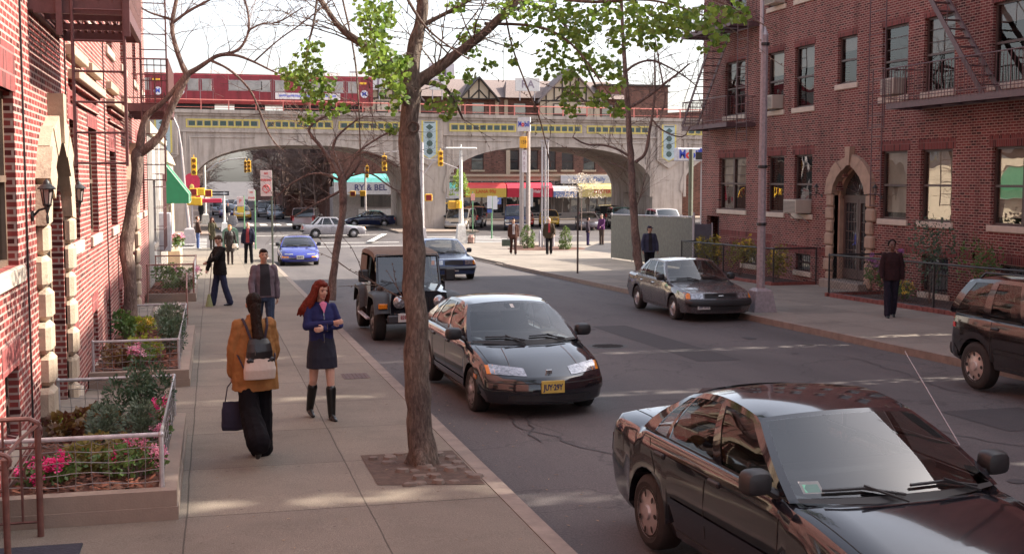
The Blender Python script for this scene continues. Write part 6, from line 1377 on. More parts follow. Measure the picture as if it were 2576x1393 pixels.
# red-haired girl with folded arms
def ex_red(t, J, k, Z, vox):
    g = MB(); q = lambda *v: Vector(v)*k
    g.add([q(-.05, -.092, 1.47+Z), q(.05, -.092, 1.47+Z), q(.0, -.128, 1.35+Z), q(0, -.075, 1.50+Z)], [(0, 1, 2), (0, 3, 1)]); g.build('pink_top', mat('pink top', (.6, .16, .30), .7), t, world=False)
red = person('young woman with long red hair, folded arms, blue zip top and knee boots', ground(1.27, 14.55), R_(12), 1.69,
    dict(legL=(9, 4), legR=(-9, 16), armL=(.215, -.07, 1.18, -.03, -.225, 1.17), armR=(-.215, -.07, 1.19, .06, -.235, 1.235), palmL=(0, 1, 0), palmR=(0, 1, 0), hairblow=(-.07, 0), nod=12, shw=.165), hair=('long', (.13, .018, .010)),
    top=((.022, .026, .10), .95, .16, .052, dict(zip=1, name='cardigan', chest=.165, depth=.115, fold=.007)), skirt=((.012, .013, .028), .65, .20), shoes=((.006, .005, .006), 'boot'), extra=ex_red, fine=2, female=True, turn=14)
person('dark-haired man in open grey jacket, black tee shirt and jeans walking this way', ground(.90, 22.0), R_(8), 1.80, dict(legL=(10, 5), legR=(-16, 28), armL=(-12, 9, 14), armR=(10, 9, 22)), hair=('short', (.02, .012, .01)),
    top=((.13, .10, .12), .90, .19, .064, dict(inner=((.012, .010, .015), .10, .93), fold=.012)), trou=((.035, .05, .085), .068, .062), skin=M_skin2, fine=2)
def ex_none(*a): pass
person('man in black coat and blue jeans sweeping the pavement with a green broom', ground(.18, 31.4), R_(-62), 1.80, dict(legL=(-8, 10), legR=(9, 0), stance=.14, armL=(.15, -.20, 1.19, .02, -.33, 1.10), armR=(-.16, -.16, 1.16, -.04, -.32, .92), nod=24), hair=('short', (.07, .045, .03)),
    top=((.010, .009, .010), .78, .21, .068, dict(name='coat', fold=.012)), trou=((.03, .035, .07), .082, .085), shoes=((.03, .03, .04), 'shoe'), fine=2)
bt = thing('broom', ground(-.10, 31.2), 'green-bristled broom held upright by the man in the black coat', 'broom'); g = MB(); g.tube([(0, .0, .28), (.07, .06, .95), (.09, .08, 1.35)], .013, 6); g.build('handle', mat('grey wood pole', (.3, .26, .22), .7), bt, world=False)
g = MB(); stack(g, [(0, 0, .0, .10, .04), (0, 0, .18, .06, .03), (0, 0, .32, .03, .025)], 14); g.build('bristles', mat('green bristles', (.34, .36, .18), .9, var=.3, scale=40, bump=1), bt, world=False)
person('blonde woman standing in a long black leather coat with a pale handbag', ground(.74, 52.2), R_(14), 1.68, dict(armL=(8, 10, 25), armR=(4, 8, 14)), hair=('bob', (.48, .24, .08)), top=((.02, .016, .016), .55, .20, .062, dict(name='coat', rough=.45)), trou=((.03, .02, .02), .06, .05), fine=1, female=True)
hb2 = thing('handbag', (.95, 52.0, gz(52)+.82), 'pale handbag at the hip of the blonde woman in the leather coat', 'bag'); g = MB(); stack(g, [(0, 0, -.12, .13, .05), (0, 0, -.05, .14, .06), (0, 0, .08, .10, .035)], 14); blob(g, 'bag_body', mat('cream leather', (.6, .52, .46), .4), hb2, .014, 2)
g = MB(); g.tube([(-.09, 0, .06), (-.05, 0, .3), (.0, 0, .45), (.06, 0, .3), (.09, 0, .06)], .008, 5); g.build('handle', M_blk2, hb2, world=False)
person('stout man in open navy jacket and dark red shirt standing beside the green box', ground(1.52, 52.5), R_(-14), 1.78, dict(armL=(6, 12, 20), armR=(2, 12, 12), stance=.13), hair=('bald', (.3, .2, .15)), top=((.015, .015, .035), .84, .225, .07, dict(inner=((.22, .02, .03), .075, .9), chest=.21, depth=.15)), trou=((.008, .008, .012), .075, .07), fine=1)
person('man in brown jacket and blue jeans waiting at the left crossing', ground(-.75, 67.8), R_(100), 1.74, dict(armL=(5, 6, 10), armR=(10, 6, 10)), hair=('curly', (.12, .05, .02)), top=((.07, .035, .025), .86, .20, .065, {}), trou=((.10, .14, .30), .075, .065), shoes=((.6, .58, .56), 'shoe'), fine=1)
person('woman in olive coat with long brown hair waiting at the left crossing', ground(.02, 67.3), R_(30), 1.72, dict(armL=(20, 8, 60), armR=(4, 8, 14)), hair=('long', (.08, .03, .02)), top=((.07, .06, .035), .5, .2, .06, dict(name='coat')), trou=((.05, .04, .03), .06, .055), fine=1, female=True)
person('man in brown suit walking on the sunny corner with a green briefcase', ground(14.5, 57.3), R_(-8), 1.80, dict(legL=(12, 4), legR=(-10, 16), armL=(-8, 8, 14), armR=(2, 8, 6)), hair=('short', (.03, .02, .02)), top=((.07, .03, .022), .80, .205, .066, dict(inner=((.5, .45, .45), .06, .98), tie=(.1, .08, .1))), trou=((.055, .026, .022), .075, .07), skin=M_skin2, fine=1)
bc = thing('briefcase', (14.12, 57.25, gz(57)+.42), 'dark green briefcase in the right hand of the man in the brown suit', 'briefcase'); g = MB(); g.bbox((-.22, -.05, 0), (.2, .05, .32), .02); bo = g.build('case', mat('green leather', (.05, .07, .05), .5), bc, world=False); g = MB(); g.tube([(-.06, 0, .32), (-.05, 0, .38), (.04, 0, .38), (.05, 0, .32)], .009, 5); g.build('handle', M_blk2, bc, world=False)
person('bald man in dark tweed coat and red scarf walking on the sunny corner', ground(16.2, 56.8), R_(-16), 1.80, dict(legL=(-6, 8), legR=(8, 2), armL=(10, 12, 30), armR=(-6, 12, 14)), hair=('bald', (.35, .22, .16)), top=((.05, .035, .022), .78, .22, .07, dict(inner=((.3, .02, .03), .05, 1.05), name='coat')), trou=((.012, .01, .012), .078, .072), fine=1)
person('woman in dark clothes with violet bag talking near the fence end', ground(21.1, 65.8), R_(60), 1.62, dict(armL=(10, 6, 60), armR=(6, 6, 10)), hair=('bob', (.03, .02, .02)), top=((.03, .02, .03), .78, .2, .06, {}), trou=((.03, .02, .06), .08, .075), fine=0, female=True)
person('man in blue and maroon jacket talking near the fence end', ground(22.0, 66.0), R_(-60), 1.78, dict(armL=(14, 6, 50), armR=(4, 6, 10)), hair=('short', (.15, .12, .1)), top=((.10, .03, .10), .86, .2, .065, {}), trou=((.10, .07, .06), .075, .07), fine=0)
capm = person('man in navy cap and blue jacket standing behind the grey sedan', ground(14.6, 38.6), R_(-5), 1.78, dict(armL=(2, 12, 16), armR=(6, 14, 20)), hair=('cap', (.02, .02, .02)), top=((.045, .05, .085), .84, .21, .068, dict(inner=((.012, .012, .015), .07, .9))), trou=((.012, .012, .016), .075, .07), skin=M_skin2, fine=1, turn=35)
g = MB(); z = 1.66*1.78/1.75; g.ball((0, .0, z+.03), (.085, .1, .07), 14, 8); g.ball((.06, -.10, z+.02), (.06, .075, .012), 12, 6); g.build('cap', mat('navy cap', (.015, .015, .035), .8), capm, world=False, auto=60)
person('person in dark checked sweater and jeans walking along the right garden fence', ground(14.75, 23.75), R_(-20), 1.72, dict(legL=(-8, 10), legR=(6, 3), armL=(-6, 10, 14), armR=(6, 10, 20)), hair=('curly', (.012, .01, .01)), top=((.028, .012, .014), .84, .20, .066, {}), trou=((.02, .018, .03), .08, .075), skin=M_skin3, fine=1)
person('distant person in white trousers and black top at the far crossing', (1.4, 108, -1.18), R_(0), 1.7, dict(legL=(8, 4), legR=(-8, 10)), hair=('bob', (.2, .03, .02)), top=((.02, .02, .03), .86, .19, .06, {}), trou=((.6, .56, .55), .07, .065), fine=0)
person('distant pedestrian in dark coat beside the far crossing', (-.9, 112, -1.18), R_(160), 1.75, dict(), hair=('short', (.02, .02, .02)), top=((.02, .02, .02), .6, .2, .06, {}), trou=((.02, .02, .02), .07, .065), fine=0)
# ================================================================ FIRE ESCAPES, LANTERNS, AIR CONDITIONERS
M_ironr = mat('dark maroon ironwork', (.10, .055, .06), .5, var=.3, scale=9, bump=.2)
def fire_escape(label, w, a0, a1, z, dep, m, rail=True, railz=.92, ends=(1, 1), stair=None, ladders=(), straps=()):
    t = thing('fire_escape', w.P((a0+a1)/2, 0, z), label, 'fire escape')
    g = MB(); w.box(g, a0, a1, dep-.05, dep, z-.13, z+.03); w.box(g, a0, a1, .0, .05, z-.10, z+.0)
    for a in (a0, a1-.05): w.box(g, a, a+.05, .05, dep-.05, z-.13, z+.03)
    n = int((a1-a0)/.9)+1
    for i in range(1, n): a = a0+(a1-a0)*i/n; w.box(g, a-.02, a+.02, .05, dep-.05, z-.09, z-.02)
    k = int(dep/.075)
    for i in range(1, k): d = dep*i/k; w.box(g, a0+.05, a1-.05, d-.018, d+.018, z-.018, z)
    g.build('platform', m, t)
    if rail:
        g = MB(); zt = z+railz
        for zz, r in ((zt, .018), (z+.14, .012)):
            g.tube(([w.P(a0, 0.02, zz)] if ends[0] else [])+[w.P(a0, dep, zz), w.P(a1, dep, zz)]+([w.P(a1, .02, zz)] if ends[1] else []), r, 5)
        n = int((a1-a0)/.13)
        for i in range(n+1): a = a0+(a1-a0)*i/n; g.tube([w.P(a, dep, z), w.P(a, dep, zt)], .009 if i % 8 else .016, 4)
        for e, a in ((0, a0), (1, a1)):
            if ends[e]:
                for i in range(1, int(dep/.13)): d = dep*i/int(dep/.13); g.tube([w.P(a, d, z), w.P(a, d, zt)], .009, 4)
        g.build('railing', m, t)
    if stair:
        (aT, zT, aB, zB, d0, d1) = stair; g = MB()
        for d in (d0, d1): 
            dx, dz = aB-aT, zB-zT; ln = math.hypot(dx, dz); nx, nz = -dz/ln*.07, dx/ln*.07
            v = [w.P(aT+s_*nx, d+e, zT+s_*nz) for e in (-.012, .012) for s_ in (-1, 1)]+[w.P(aB+s_*nx, d+e, zB+s_*nz) for e in (-.012, .012) for s_ in (-1, 1)]
            g.add(v, [(0, 1, 5, 4), (2, 3, 7, 6), (0, 2, 6, 4), (1, 3, 7, 5), (0, 1, 3, 2), (4, 5, 7, 6)])
        n = int(abs(zT-zB)/.235)
        for i in range(1, n): a = aT+(aB-aT)*i/n; zz = zT+(zB-zT)*i/n; w.box(g, a-.09, a+.09, d0, d1, zz-.012, zz+.012)
        st = g.build('stair', m, t); g = MB(); g.tube([w.P(aT, d1, zT+.75), w.P(aB, d1, zB+.75), w.P(aB, d1, zB+.05)], .014, 5); g.tube([w.P((aT+aB)/2, d1, (zT+zB)/2), w.P((aT+aB)/2, d1, (zT+zB)/2+.75)], .012, 5); g.build('handrail', m, st)
    for (a, b, z0, z1, d, kind) in ladders:                       # kind: rungs run along the wall ('a') or out from it ('d': a,b are distances, d is the place)
        g = MB(); Q = (lambda u, zz: w.P(u, d, zz)) if kind == 'a' else (lambda u, zz: w.P(d, u, zz))
        for u in (a, b): g.tube([Q(u, z0), Q(u, z1)], .018, 5)
        n = int((z1-z0)/.31)
        for i in range(n+1): zz = z0+.03+i*.31; g.tube([Q(a, zz), Q(b, zz)], .012, 5)
        g.build('ladder', m, t)
    if straps:
        g = MB()
        for a, d, z0, z1 in straps: w.box(g, a-.02, a+.02, d-.03, d+.03, z0, z1)
        g.split('guide_strap', m, t)
    return t
fire_escape('long maroon fire escape balcony with a steep stair, near half of the right house', wr, 21.2, 28.35, 4.6, 1.1, M_ironr, ends=(1, 1), stair=(27.6, 8.0, 24.6, 4.62, .35, .85),
    ladders=((28.55, 29.35, 4.0, 9.5, 1.02, 'a'), (28.75, 29.25, 1.9, 5.6, .95, 'a')))
fire_escape('maroon fire escape balcony at the far corner of the right house, first level', wr, 38.4, 42.4, 4.58, 1.1, M_ironr, stair=(39.9, 7.95, 42.9, 4.62, .3, .9), ladders=((37.1, 37.9, 3.9, 7.95, .95, 'a'),))
fire_escape('upper maroon fire escape balcony at the far corner of the right house, underside showing', wr, 38.2, 42.6, 8.0, 1.1, M_ironr)
fire_escape('dark red fire escape platform seen from below, hung over the left stone doorway', wl, 13.0, 15.6, 4.45, .95, M_iron, ladders=((.42, .92, 2.78, 6.5, 12.95, 'd'),), straps=((12.95, .30, 4.1, 5.0), (12.95, .95, 4.1, 5.0)))
fire_escape('dark red fire escape further along the left house, ladder standing against the sky', wl, 25.5, 29.2, 4.15, .95, M_iron, ends=(1, 1), ladders=((.42, .92, 4.3, 9.6, 25.55, 'd'), (.42, .86, 2.6, 4.4, 25.5, 'd')))
def lantern(w, a, z, dd, label, sc=1):
    t = thing('wall_lantern', w.P(a, 0, z), label, 'lantern', group='black carriage lanterns by the doorways'); c = w.P(a, dd, z)
    g = MB(); g.lathe([(.0, .02), (.055, .015), (.055, 0), (0, 0)], 10, w.P(a, .01, z-.22), 'x' if w.ax == 'x' else 'y'); g.tube([w.P(a, .02, z-.22), w.P(a, dd*.5, z-.16), w.P(a, dd*.95, z-.14), w.P(a, dd, z-.12)], .014, 6)
    g.lathe([(.012, -.3), (.016, -.24), (.008, -.2), (.03, -.13), (.05, -.11)], 8, c); g.build('bracket', M_blk2, t)
    g = MB(); rows = [(.036, -.11), (.06, .05)]; 
    for k in range(6): a_ = math.pi*k/3; g.tube([(c[0]+math.cos(a_)*r, c[1]+math.sin(a_)*r, c[2]+h_) for r, h_ in rows], .006, 4)
    g.lathe([(.042, -.115), (.042, -.10), (0, -.10)], 6, c); g.lathe([(.088, .045), (.09, .055), (.065, .08), (.036, .10), (.032, .12), (.015, .14), (0, .155)], 12, c); g.build('cage', M_blk2, t, auto=40)
    g = MB(); g.lathe([(.034, -.10), (.057, .048)], 6, c); g.build('lantern_glass', mat('smoky lantern glass', (.30, .24, .22), .15, var=.2), t)
lantern(wl, 12.75, 2.50, .155, 'near black carriage lantern beside the left stone doorway'); lantern(wl, 15.95, 2.48, .135, 'second black carriage lantern, on the far side of the left stone doorway')
lantern(wr, 33.65, 2.35, .2, 'black carriage lantern left of the right-hand stone doorway'); lantern(wr, 30.25, 2.35, .2, 'black carriage lantern right of the right-hand stone doorway')
M_ac = mat('beige air conditioner case', (.42, .37, .31), .5, var=.06)
def ac(w, a0, a1, z0, z1, dep, label, bracket=False):
    t = thing('air_conditioner', w.P((a0+a1)/2, 0, z0), label, 'air conditioner', group='window air conditioners'); g = MB(); w.bbox(g, a0, a1, -.14, dep, z0, z1, .015); g.build('case', M_ac, t)
    g = MB(); n = 9
    for i in range(n): z = z0+.04+(z1-z0-.08)*i/n; w.box(g, a0+.04, a1-.04, dep-.002, dep+.012, z, z+(z1-z0-.08)/n*.45)
    g.build('louvre', mat('grey louvre', (.12, .11, .105), .6), t); g = MB()
    for i in range(6): w.box(g, a1-.0, a1+.006, .05+i*.04, .07+i*.04, z0+.06, z1-.06) if dep > .3 else None
    if dep > .3: g.build('side_vent', mat('grey louvre', (.12, .11, .105), .6), t)
    if bracket: g = MB(); g.tube([w.P(a0+.1, 0, z0-.3), w.P(a0+.1, dep*.8, z0)], .014, 5); g.tube([w.P(a1-.1, 0, z0-.3), w.P(a1-.1, dep*.8, z0)], .014, 5); g.build('bracket', M_galv, t)
ac(wr, 34.4, 35.25, 1.56, 2.0, .5, 'large beige air conditioner on a bracket under the ground floor window left of the doorway', True)
ac(wr, 36.45, 37.15, 4.97, 5.42, .36, 'air conditioner in the first floor window beside the lamp post')
ac(wr, 29.45, 30.1, 4.97, 5.42, .22, 'air conditioner behind the balcony railing in the first floor window')
ac(wr, 36.35, 37.1, 8.4, 8.8, .4, 'air conditioner at the very top edge beside the lamp post')
# ================================================================ TREES
def barkmat(name, c1, c2):
    m, nt, b = _nt(name); tc = N(nt, "TexCoord"); mp = N(nt, "Mapping"); mp.inputs['Scale'].default_value = (1, 1, .3); L(nt, tc.outputs['Object'], mp.inputs[0])
    n1 = N(nt, "TexNoise", i_Scale=34., i_Detail=7., i_Roughness=.7, i_Distortion=.6); L(nt, mp.outputs[0], n1.inputs['Vector']); n2 = N(nt, "TexNoise", i_Scale=2.2, i_Detail=3.); L(nt, tc.outputs['Object'], n2.inputs['Vector'])
    r = ramp(nt, n1.outputs[0], [(.34, mul(c1, .5)), (.5, c1), (.68, c2)]); r2 = ramp(nt, n2.outputs[0], [(.35, (.68, .66, .68)), (.65, (1.25, 1.25, 1.2))]); mx = N(nt, "Mix", data_type='RGBA', blend_type='MULTIPLY'); mx.inputs[0].default_value = 1
    L(nt, r.outputs[0], mx.inputs[6]); L(nt, r2.outputs[0], mx.inputs[7]); L(nt, mx.outputs[2], b.inputs['Base Color']); b.inputs['Roughness'].default_value = .9
    bp = N(nt, "Bump", i_Strength=1., i_Distance=.05); L(nt, n1.outputs[0], bp.inputs['Height']); L(nt, bp.outputs[0], b.inputs['Normal']); return m
M_bark = barkmat('ginkgo bark', (.165, .125, .105), (.29, .235, .195)); M_bark2 = barkmat('grey brown bark', (.19, .13, .11), (.34, .25, .215))
def leafmat(name, a, b2, tr=.55):
    m, nt, b = _nt(name); out = nt.nodes["Material Output"]; g = N(nt, "NewGeometry"); r = ramp(nt, g.outputs['Random Per Island'], [(0, a), (1, b2)]); L(nt, r.outputs[0], b.inputs['Base Color']); b.inputs['Roughness'].default_value = .5
    t = N(nt, "BsdfTranslucent"); hs_ = N(nt, "HueSaturation"); hs_.inputs['Value'].default_value = 1.7; hs_.inputs['Hue'].default_value = .485; L(nt, r.outputs[0], hs_.inputs['Color']); L(nt, hs_.outputs[0], t.inputs[0]); mx = N(nt, "MixShader"); mx.inputs[0].default_value = tr; L(nt, b.outputs[0], mx.inputs[1]); L(nt, t.outputs[0], mx.inputs[2]); L(nt, mx.outputs[0], out.inputs[0]); return m
M_leaf = leafmat('ginkgo leaf', (.045, .11, .014), (.17, .27, .05), .5)
def resample(P, step=.12):
    out = [P[0]]
    for (a, ra), (b, rb) in zip(P, P[1:]):
        n = max(1, int((b-a).length/step))
        for i in range(1, n+1): out.append((a.lerp(b, i/n), ra+(rb-ra)*i/n))
    return out
def smoothp(P, it=2):
    for _ in range(it):
        Q = [P[0]]
        for (a, ra), (b, rb) in zip(P, P[1:]): Q += [(a.lerp(b, .25), ra*.75+rb*.25), (a.lerp(b, .75), ra*.25+rb*.75)]
        P = Q+[P[-1]]
    return P
def limb(mb, P, n=8, jit=.0, seed=0, sm=2):
    P = smoothp(P, sm) if len(P) > 2 else resample(P, .3)
    if jit: P = [(p+Vector((pnoise(p*3+Vector((seed, 0, 0))), pnoise(p*3+Vector((0, seed+7, 0))), 0))*jit*r, r*(1+.18*pnoise(p*5+Vector((0, 0, seed))))) for p, r in P]
    mb.tube([p for p, _ in P], [max(r, .0025) for _, r in P], n); return P
def twig(mb, rn, p, d, ln, r, depth, droop=.15, tips=None, spur=False, kink=.35):
    P = [(p.copy(), r)]; n = max(3, int(ln/.16)); d = d.normalized()
    for i in range(n):
        d = (d+Vector((rn.uniform(-1, 1), rn.uniform(-1, 1), rn.uniform(-1, 1)-droop))*kink*.5).normalized(); p = p+d*(ln/n); P.append((p.copy(), r*(1-.75*(i+1)/n)))
        if spur and rn.random() < .8: q = Vector((rn.uniform(-1, 1), rn.uniform(-1, 1), rn.uniform(-1, 1))).normalized(); mb.tube([p, p+q*.022], [.006, .004], 4)
        if depth and rn.random() < .75 and i: q = (d+Vector((rn.uniform(-1, 1), rn.uniform(-1, 1), rn.uniform(-.6, .9)))*.9).normalized(); twig(mb, rn, p, q, ln*rn.uniform(.35, .6), r*.55, depth-1, droop, tips, spur, kink)
    mb.tube([a for a, _ in P], [max(b, .0022) for _, b in P], 5 if r > .008 else 4, cap=False)
    if tips is not None: tips.append((P[-1][0], d))
def PX(D, pts): 
    """limb from picture-measured points: (x, y, half width px[, depth offset])"""
    out = []
    for q in pts: dd = D+(q[3] if len(q) > 3 else 0); out.append((at(q[0], q[1], dd), q[2]*dd/3000))
    return out
def tree(label, base, limbs, D, m, twigspec, seed, jit=.25, n=10, groupname=None, spur=False, name='street_tree', twk=None, rs=.92):
    rn = random.Random(seed); t = thing(name, base, label, 'tree', group=groupname); g = MB(); sk = []; limbs = [[(q[0], q[1], q[2]*rs)+tuple(q[3:]) for q in l] for l in limbs]
    for i, l in enumerate(limbs):
        P = limb(g, PX(D, l), 14 if i == 0 and n > 10 else n, jit, seed+i); sk.append(P)
        if i == 0:                                                # root flare
            pass
    g.build('trunk', m, t, auto=60); b = MB(); tips = []
    for i, (k, cnt, ln, r) in enumerate(twigspec):
        P = sk[k]; 
        for _ in range(cnt):
            j = rn.randrange(len(P)//4, len(P)); p, rr = P[j]; d = (P[j][0]-P[j-1][0]).normalized(); q = (d*rn.uniform(.1, .8)+Vector((rn.uniform(-1, 1), rn.uniform(-1, 1), rn.uniform(-.5, .9)))).normalized()
            twig(b, rn, p, q, ln*rn.uniform(.5, 1.3), min(r, rr*.8), 2 if ln > 1 else 1, .15, tips, spur, **(twk or {}))
    if b.v: b.build('branches', m, t)
    return t, tips, sk
def ginkgo_leaf(mb, rn, p, s_, hang=True):
    # fan blade on a thin stalk
    n = Vector((rn.uniform(-1, 1), rn.uniform(-1, 1), rn.uniform(-.5, .8))).normalized(); dn = Vector((rn.uniform(-.5, .5), rn.uniform(-.5, .5), -1)).normalized(); dn = (dn-n*dn.dot(n)).normalized(); sd = n.cross(dn)
    q = p+dn*s_*.25; c = s_*rn.uniform(.03, .12)
    mb.add([q, q+dn*s_*.28+sd*s_*.50+n*c, q+dn*s_*.62+sd*s_*.42+n*c, q+dn*s_*.80+sd*s_*.16, q+dn*s_*.70, q+dn*s_*.80-sd*s_*.16, q+dn*s_*.62-sd*s_*.42+n*c, q+dn*s_*.28-sd*s_*.50+n*c], [(0, 1, 2, 3, 4), (0, 4, 5, 6, 7)])
DG = 12.1
gl = [[(1062, 1178, 50), (1060, 1150, 43), (1054, 1050, 38), (1048, 900, 36), (1043, 750, 34), (1037, 560, 31), (1033, 430, 27), (1030, 340, 33), (1029, 312, 28), (1031, 250, 27), (1034, 200, 31), (1038, 170, 26), (1046, 110, 21), (1058, 50, 19), (1068, -30, 16)],
      [(1058, 1115, 26), (1036, 1160, 18), (1016, 1180, 9), (1000, 1188, 3)], [(1064, 1115, 26), (1090, 1160, 18), (1110, 1176, 9), (1126, 1182, 3)], [(1058, 1130, 24, -.06), (1064, 1176, 18, -.18), (1070, 1200, 6, -.3)],
      [(1040, 215, 20), (1075, 188, 19), (1130, 150, 16), (1185, 112, 14), (1240, 62, 13), (1300, 5, 11), (1350, -60, 8)],
      [(1030, 222, 15), (1000, 175, 12), (960, 135, 11), (905, 110, 11), (850, 68, 9), (800, -10, 8)],
      [(1022, 262, 9, -.1), (995, 225, 9, -.3), (968, 185, 7, -.5), (950, 140, 5, -.6), (930, 60, 3, -.6)],
      [(1060, 205, 9, .3), (1110, 212, 7, .7), (1140, 245, 5, .9), (1165, 300, 3, 1.)],
      [(1050, 70, 8), (1090, 50, 7), (1150, 20, 6), (1210, -20, 5)],
      [(1010, -30, 5, -.5), (1060, 60, 4, -.6), (1110, 105, 3, -.7), (1180, 150, 2, -.8)],
      [(860, -10, 3, .5), (885, 100, 3, .4), (900, 200, 3, .2), (905, 330, 2, .0), (907, 400, 2, 0)],
      [(1220, 60, 5, .2), (1330, 62, 4, 0), (1400, 80, 4, -.3), (1460, 130, 3, -.4), (1530, 235, 2, -.5), (1560, 270, 2, -.5)],
      [(1300, 0, 6, .3), (1400, 30, 5, .5), (1455, 120, 4, .7), (1500, 220, 3, .8)],
      [(1330, -20, 6, -.5), (1480, 10, 5, -.8), (1620, -5, 4, -1.2), (1720, 20, 3, -1.6), (1820, 60, 2, -1.8)],
      [(1650, -20, 4, -1.4), (1800, -5, 3, -1.8), (1880, 40, 2, -2), (1960, 85, 1.5, -2.1)],
      [(800, -20, 4, .3), (790, 60, 3, .2), (770, 130, 3, 0), (775, 230, 2, -.1)],
      [(1270, 30, 3, .2), (1290, 130, 2.5, .2), (1330, 230, 2.5, .1), (1360, 300, 2, .1), (1385, 420, 1.5, .1)]]
gt, tips, gsk = tree('big near ginkgo with a knotted trunk and fresh fan leaves, standing in the cobbled pit', (2.03, 11.86, gz(11.86)), gl, DG, M_bark,
    [(0, 6, .8, .010)]+[(a+3, b, c, d*.8) for a, b, c, d in ((1, 16, 1.0, .012), (2, 14, 1.0, .010), (5, 8, .8, .008), (6, 6, .5, .005), (8, 8, .5, .006), (9, 8, .6, .006), (10, 10, .6, .006), (4, 5, .4, .006), (3, 6, .4, .006), (12, 8, .5, .005), (13, 6, .3, .004), (7, 5, .4, .004))], 5, jit=.3, n=12, spur=True, rs=.83)
rn = random.Random(11); g = MB()
cl = [(950, 45, 45, 90, -.6), (945, 100, 42, 90, -.6), (965, 150, 42, 90, -.7), (1000, 185, 38, 60, -.7), (985, 215, 34, 30, -.6), (925, 20, 40, 50, -.6), (980, 20, 30, 30, -.5), (935, 165, 30, 35, -.6), (1010, 150, 24, 26, -.8),
    (770, 160, 42, 75, 0), (805, 200, 38, 62, 0), (745, 195, 36, 48, .1), (785, 235, 30, 44, 0), (712, 175, 20, 16, .1), (830, 262, 32, 30, 0), (785, 120, 32, 36, 0), (775, 290, 20, 22, 0), (870, 265, 16, 10, 0),
    (1130, 245, 32, 45, .9), (1120, 278, 20, 18, .9), (1175, 180, 22, 22, .4), (1190, 120, 24, 24, .3), (1170, 85, 20, 22, .3), (1110, 185, 30, 30, .5), (985, 265, 18, 12, .3), (985, 318, 18, 16, .3), (1085, 255, 15, 12, .3), (1010, 245, 16, 10, -.4), (1195, 60, 16, 14, 0), (1260, 15, 30, 26, 0), (1150, 5, 26, 26, 0),
    (1300, 15, 34, 50, 0), (1366, 20, 40, 60, -.2), (1444, 65, 42, 75, -.4), (1392, 125, 40, 62, .5), (1373, 167, 32, 44, .5), (1430, 165, 34, 40, .6), (1490, 161, 38, 62, .7), (1444, 212, 36, 54, .7), (1430, 247, 26, 30, .7), (1444, 272, 18, 16, .7), (1509, 246, 28, 34, -.5), (1556, 268, 24, 30, -.5), (1535, 161, 32, 44, -.4), (1550, 202, 26, 26, -.5), (1480, 50, 42, 66, -.5), (1420, 15, 40, 55, -.2),
    (1520, 20, 40, 55, -.8), (1560, 90, 36, 46, -.8), (1613, 34, 42, 70, -1.2), (1600, 78, 34, 44, -1.2), (1691, 26, 44, 70, -1.5), (1660, 62, 34, 42, -1.4), (1640, 104, 22, 22, -1.3), (1730, 50, 36, 50, -1.6), (1782, 39, 42, 66, -1.8), (1808, 91, 28, 30, -1.8), (1850, 24, 34, 44, -2), (1769, 115, 14, 8, -1.8), (1287, 104, 20, 20, .2), (1290, 146, 14, 10, .2), (1395, 60, 34, 40, 0), (1330, 60, 22, 20, 0), (1590, 10, 40, 45, -1), (1700, 80, 28, 26, -1.5), (1470, 110, 30, 34, 0), (1230, 155, 18, 14, .3)]
for x, y, r, n_, dd in cl:
    for _ in range(int(n_*1.4)):
        a = rn.uniform(0, 6.283); q = rn.random()**.6; D = DG+dd+rn.uniform(-.35, .35)*r/30; ginkgo_leaf(g, rn, at(x+math.cos(a)*q*r, y+math.sin(a)*q*r*.9, D), rn.uniform(.042, .07))
g.build('leaves', M_leaf, gt, recalc=False)
g = MB()                                                          # knots and the sawn scar
for x, y, r in ((1040, 320, 15), (1018, 232, 13)):
    c = at(x, y, DG-.115); n_ = -ray(x, y).normalized(); a = n_.orthogonal().normalized(); b_ = n_.cross(a)
    g.tube([c+(a*math.cos(R_(k*24))+b_*math.sin(R_(k*24)))*r*.0034 for k in range(16)], .014, 6); g.lathe([(0, 0)]*2, 3) if 0 else None
g.build('branch_scar', M_bark, gt, auto=60)
ll = [[(325, 838, 24), (325, 800, 22), (332, 745, 20), (322, 680, 19.5), (317, 610, 20), (333, 530, 18), (343, 450, 17), (346, 392, 18), (352, 378, 15)],
      [(348, 390, 13), (355, 345, 11), (363, 300, 10), (376, 282, 9), (408, 262, 7), (445, 218, 7), (468, 190, 8)],
      [(350, 386, 13), (382, 362, 12), (410, 335, 12), (424, 285, 11), (448, 238, 11), (468, 195, 11), (472, 184, 10)],
      [(470, 188, 9), (455, 158, 8), (437, 105, 7), (431, 62, 6.5), (440, 20, 6), (450, -30, 5)],
      [(472, 186, 8), (498, 172, 7), (530, 150, 6), (552, 138, 5.5), (595, 138, 4.5), (640, 156, 3.5), (690, 182, 2.5), (720, 190, 1.5)],
      [(552, 138, 4.5), (600, 130, 4), (622, 95, 3.5), (628, 60, 3.5), (622, 20, 3), (610, -20, 3)],
      [(530, 152, 4), (580, 175, 3.5), (630, 225, 3), (648, 265, 3), (668, 320, 2.5), (690, 360, 2), (720, 385, 1.5)],
      [(432, 60, 4.5), (470, 30, 4), (520, 5, 3.5), (560, -20, 3)], [(431, 50, 4), (400, 40, 3.5), (370, 30, 2.5), (345, 12, 2)], [(628, 75, 3), (660, 58, 2.5), (700, 60, 2), (760, 20, 1.5)], [(640, 155, 2.5), (700, 100, 2), (760, 60, 2), (840, -5, 2)]]
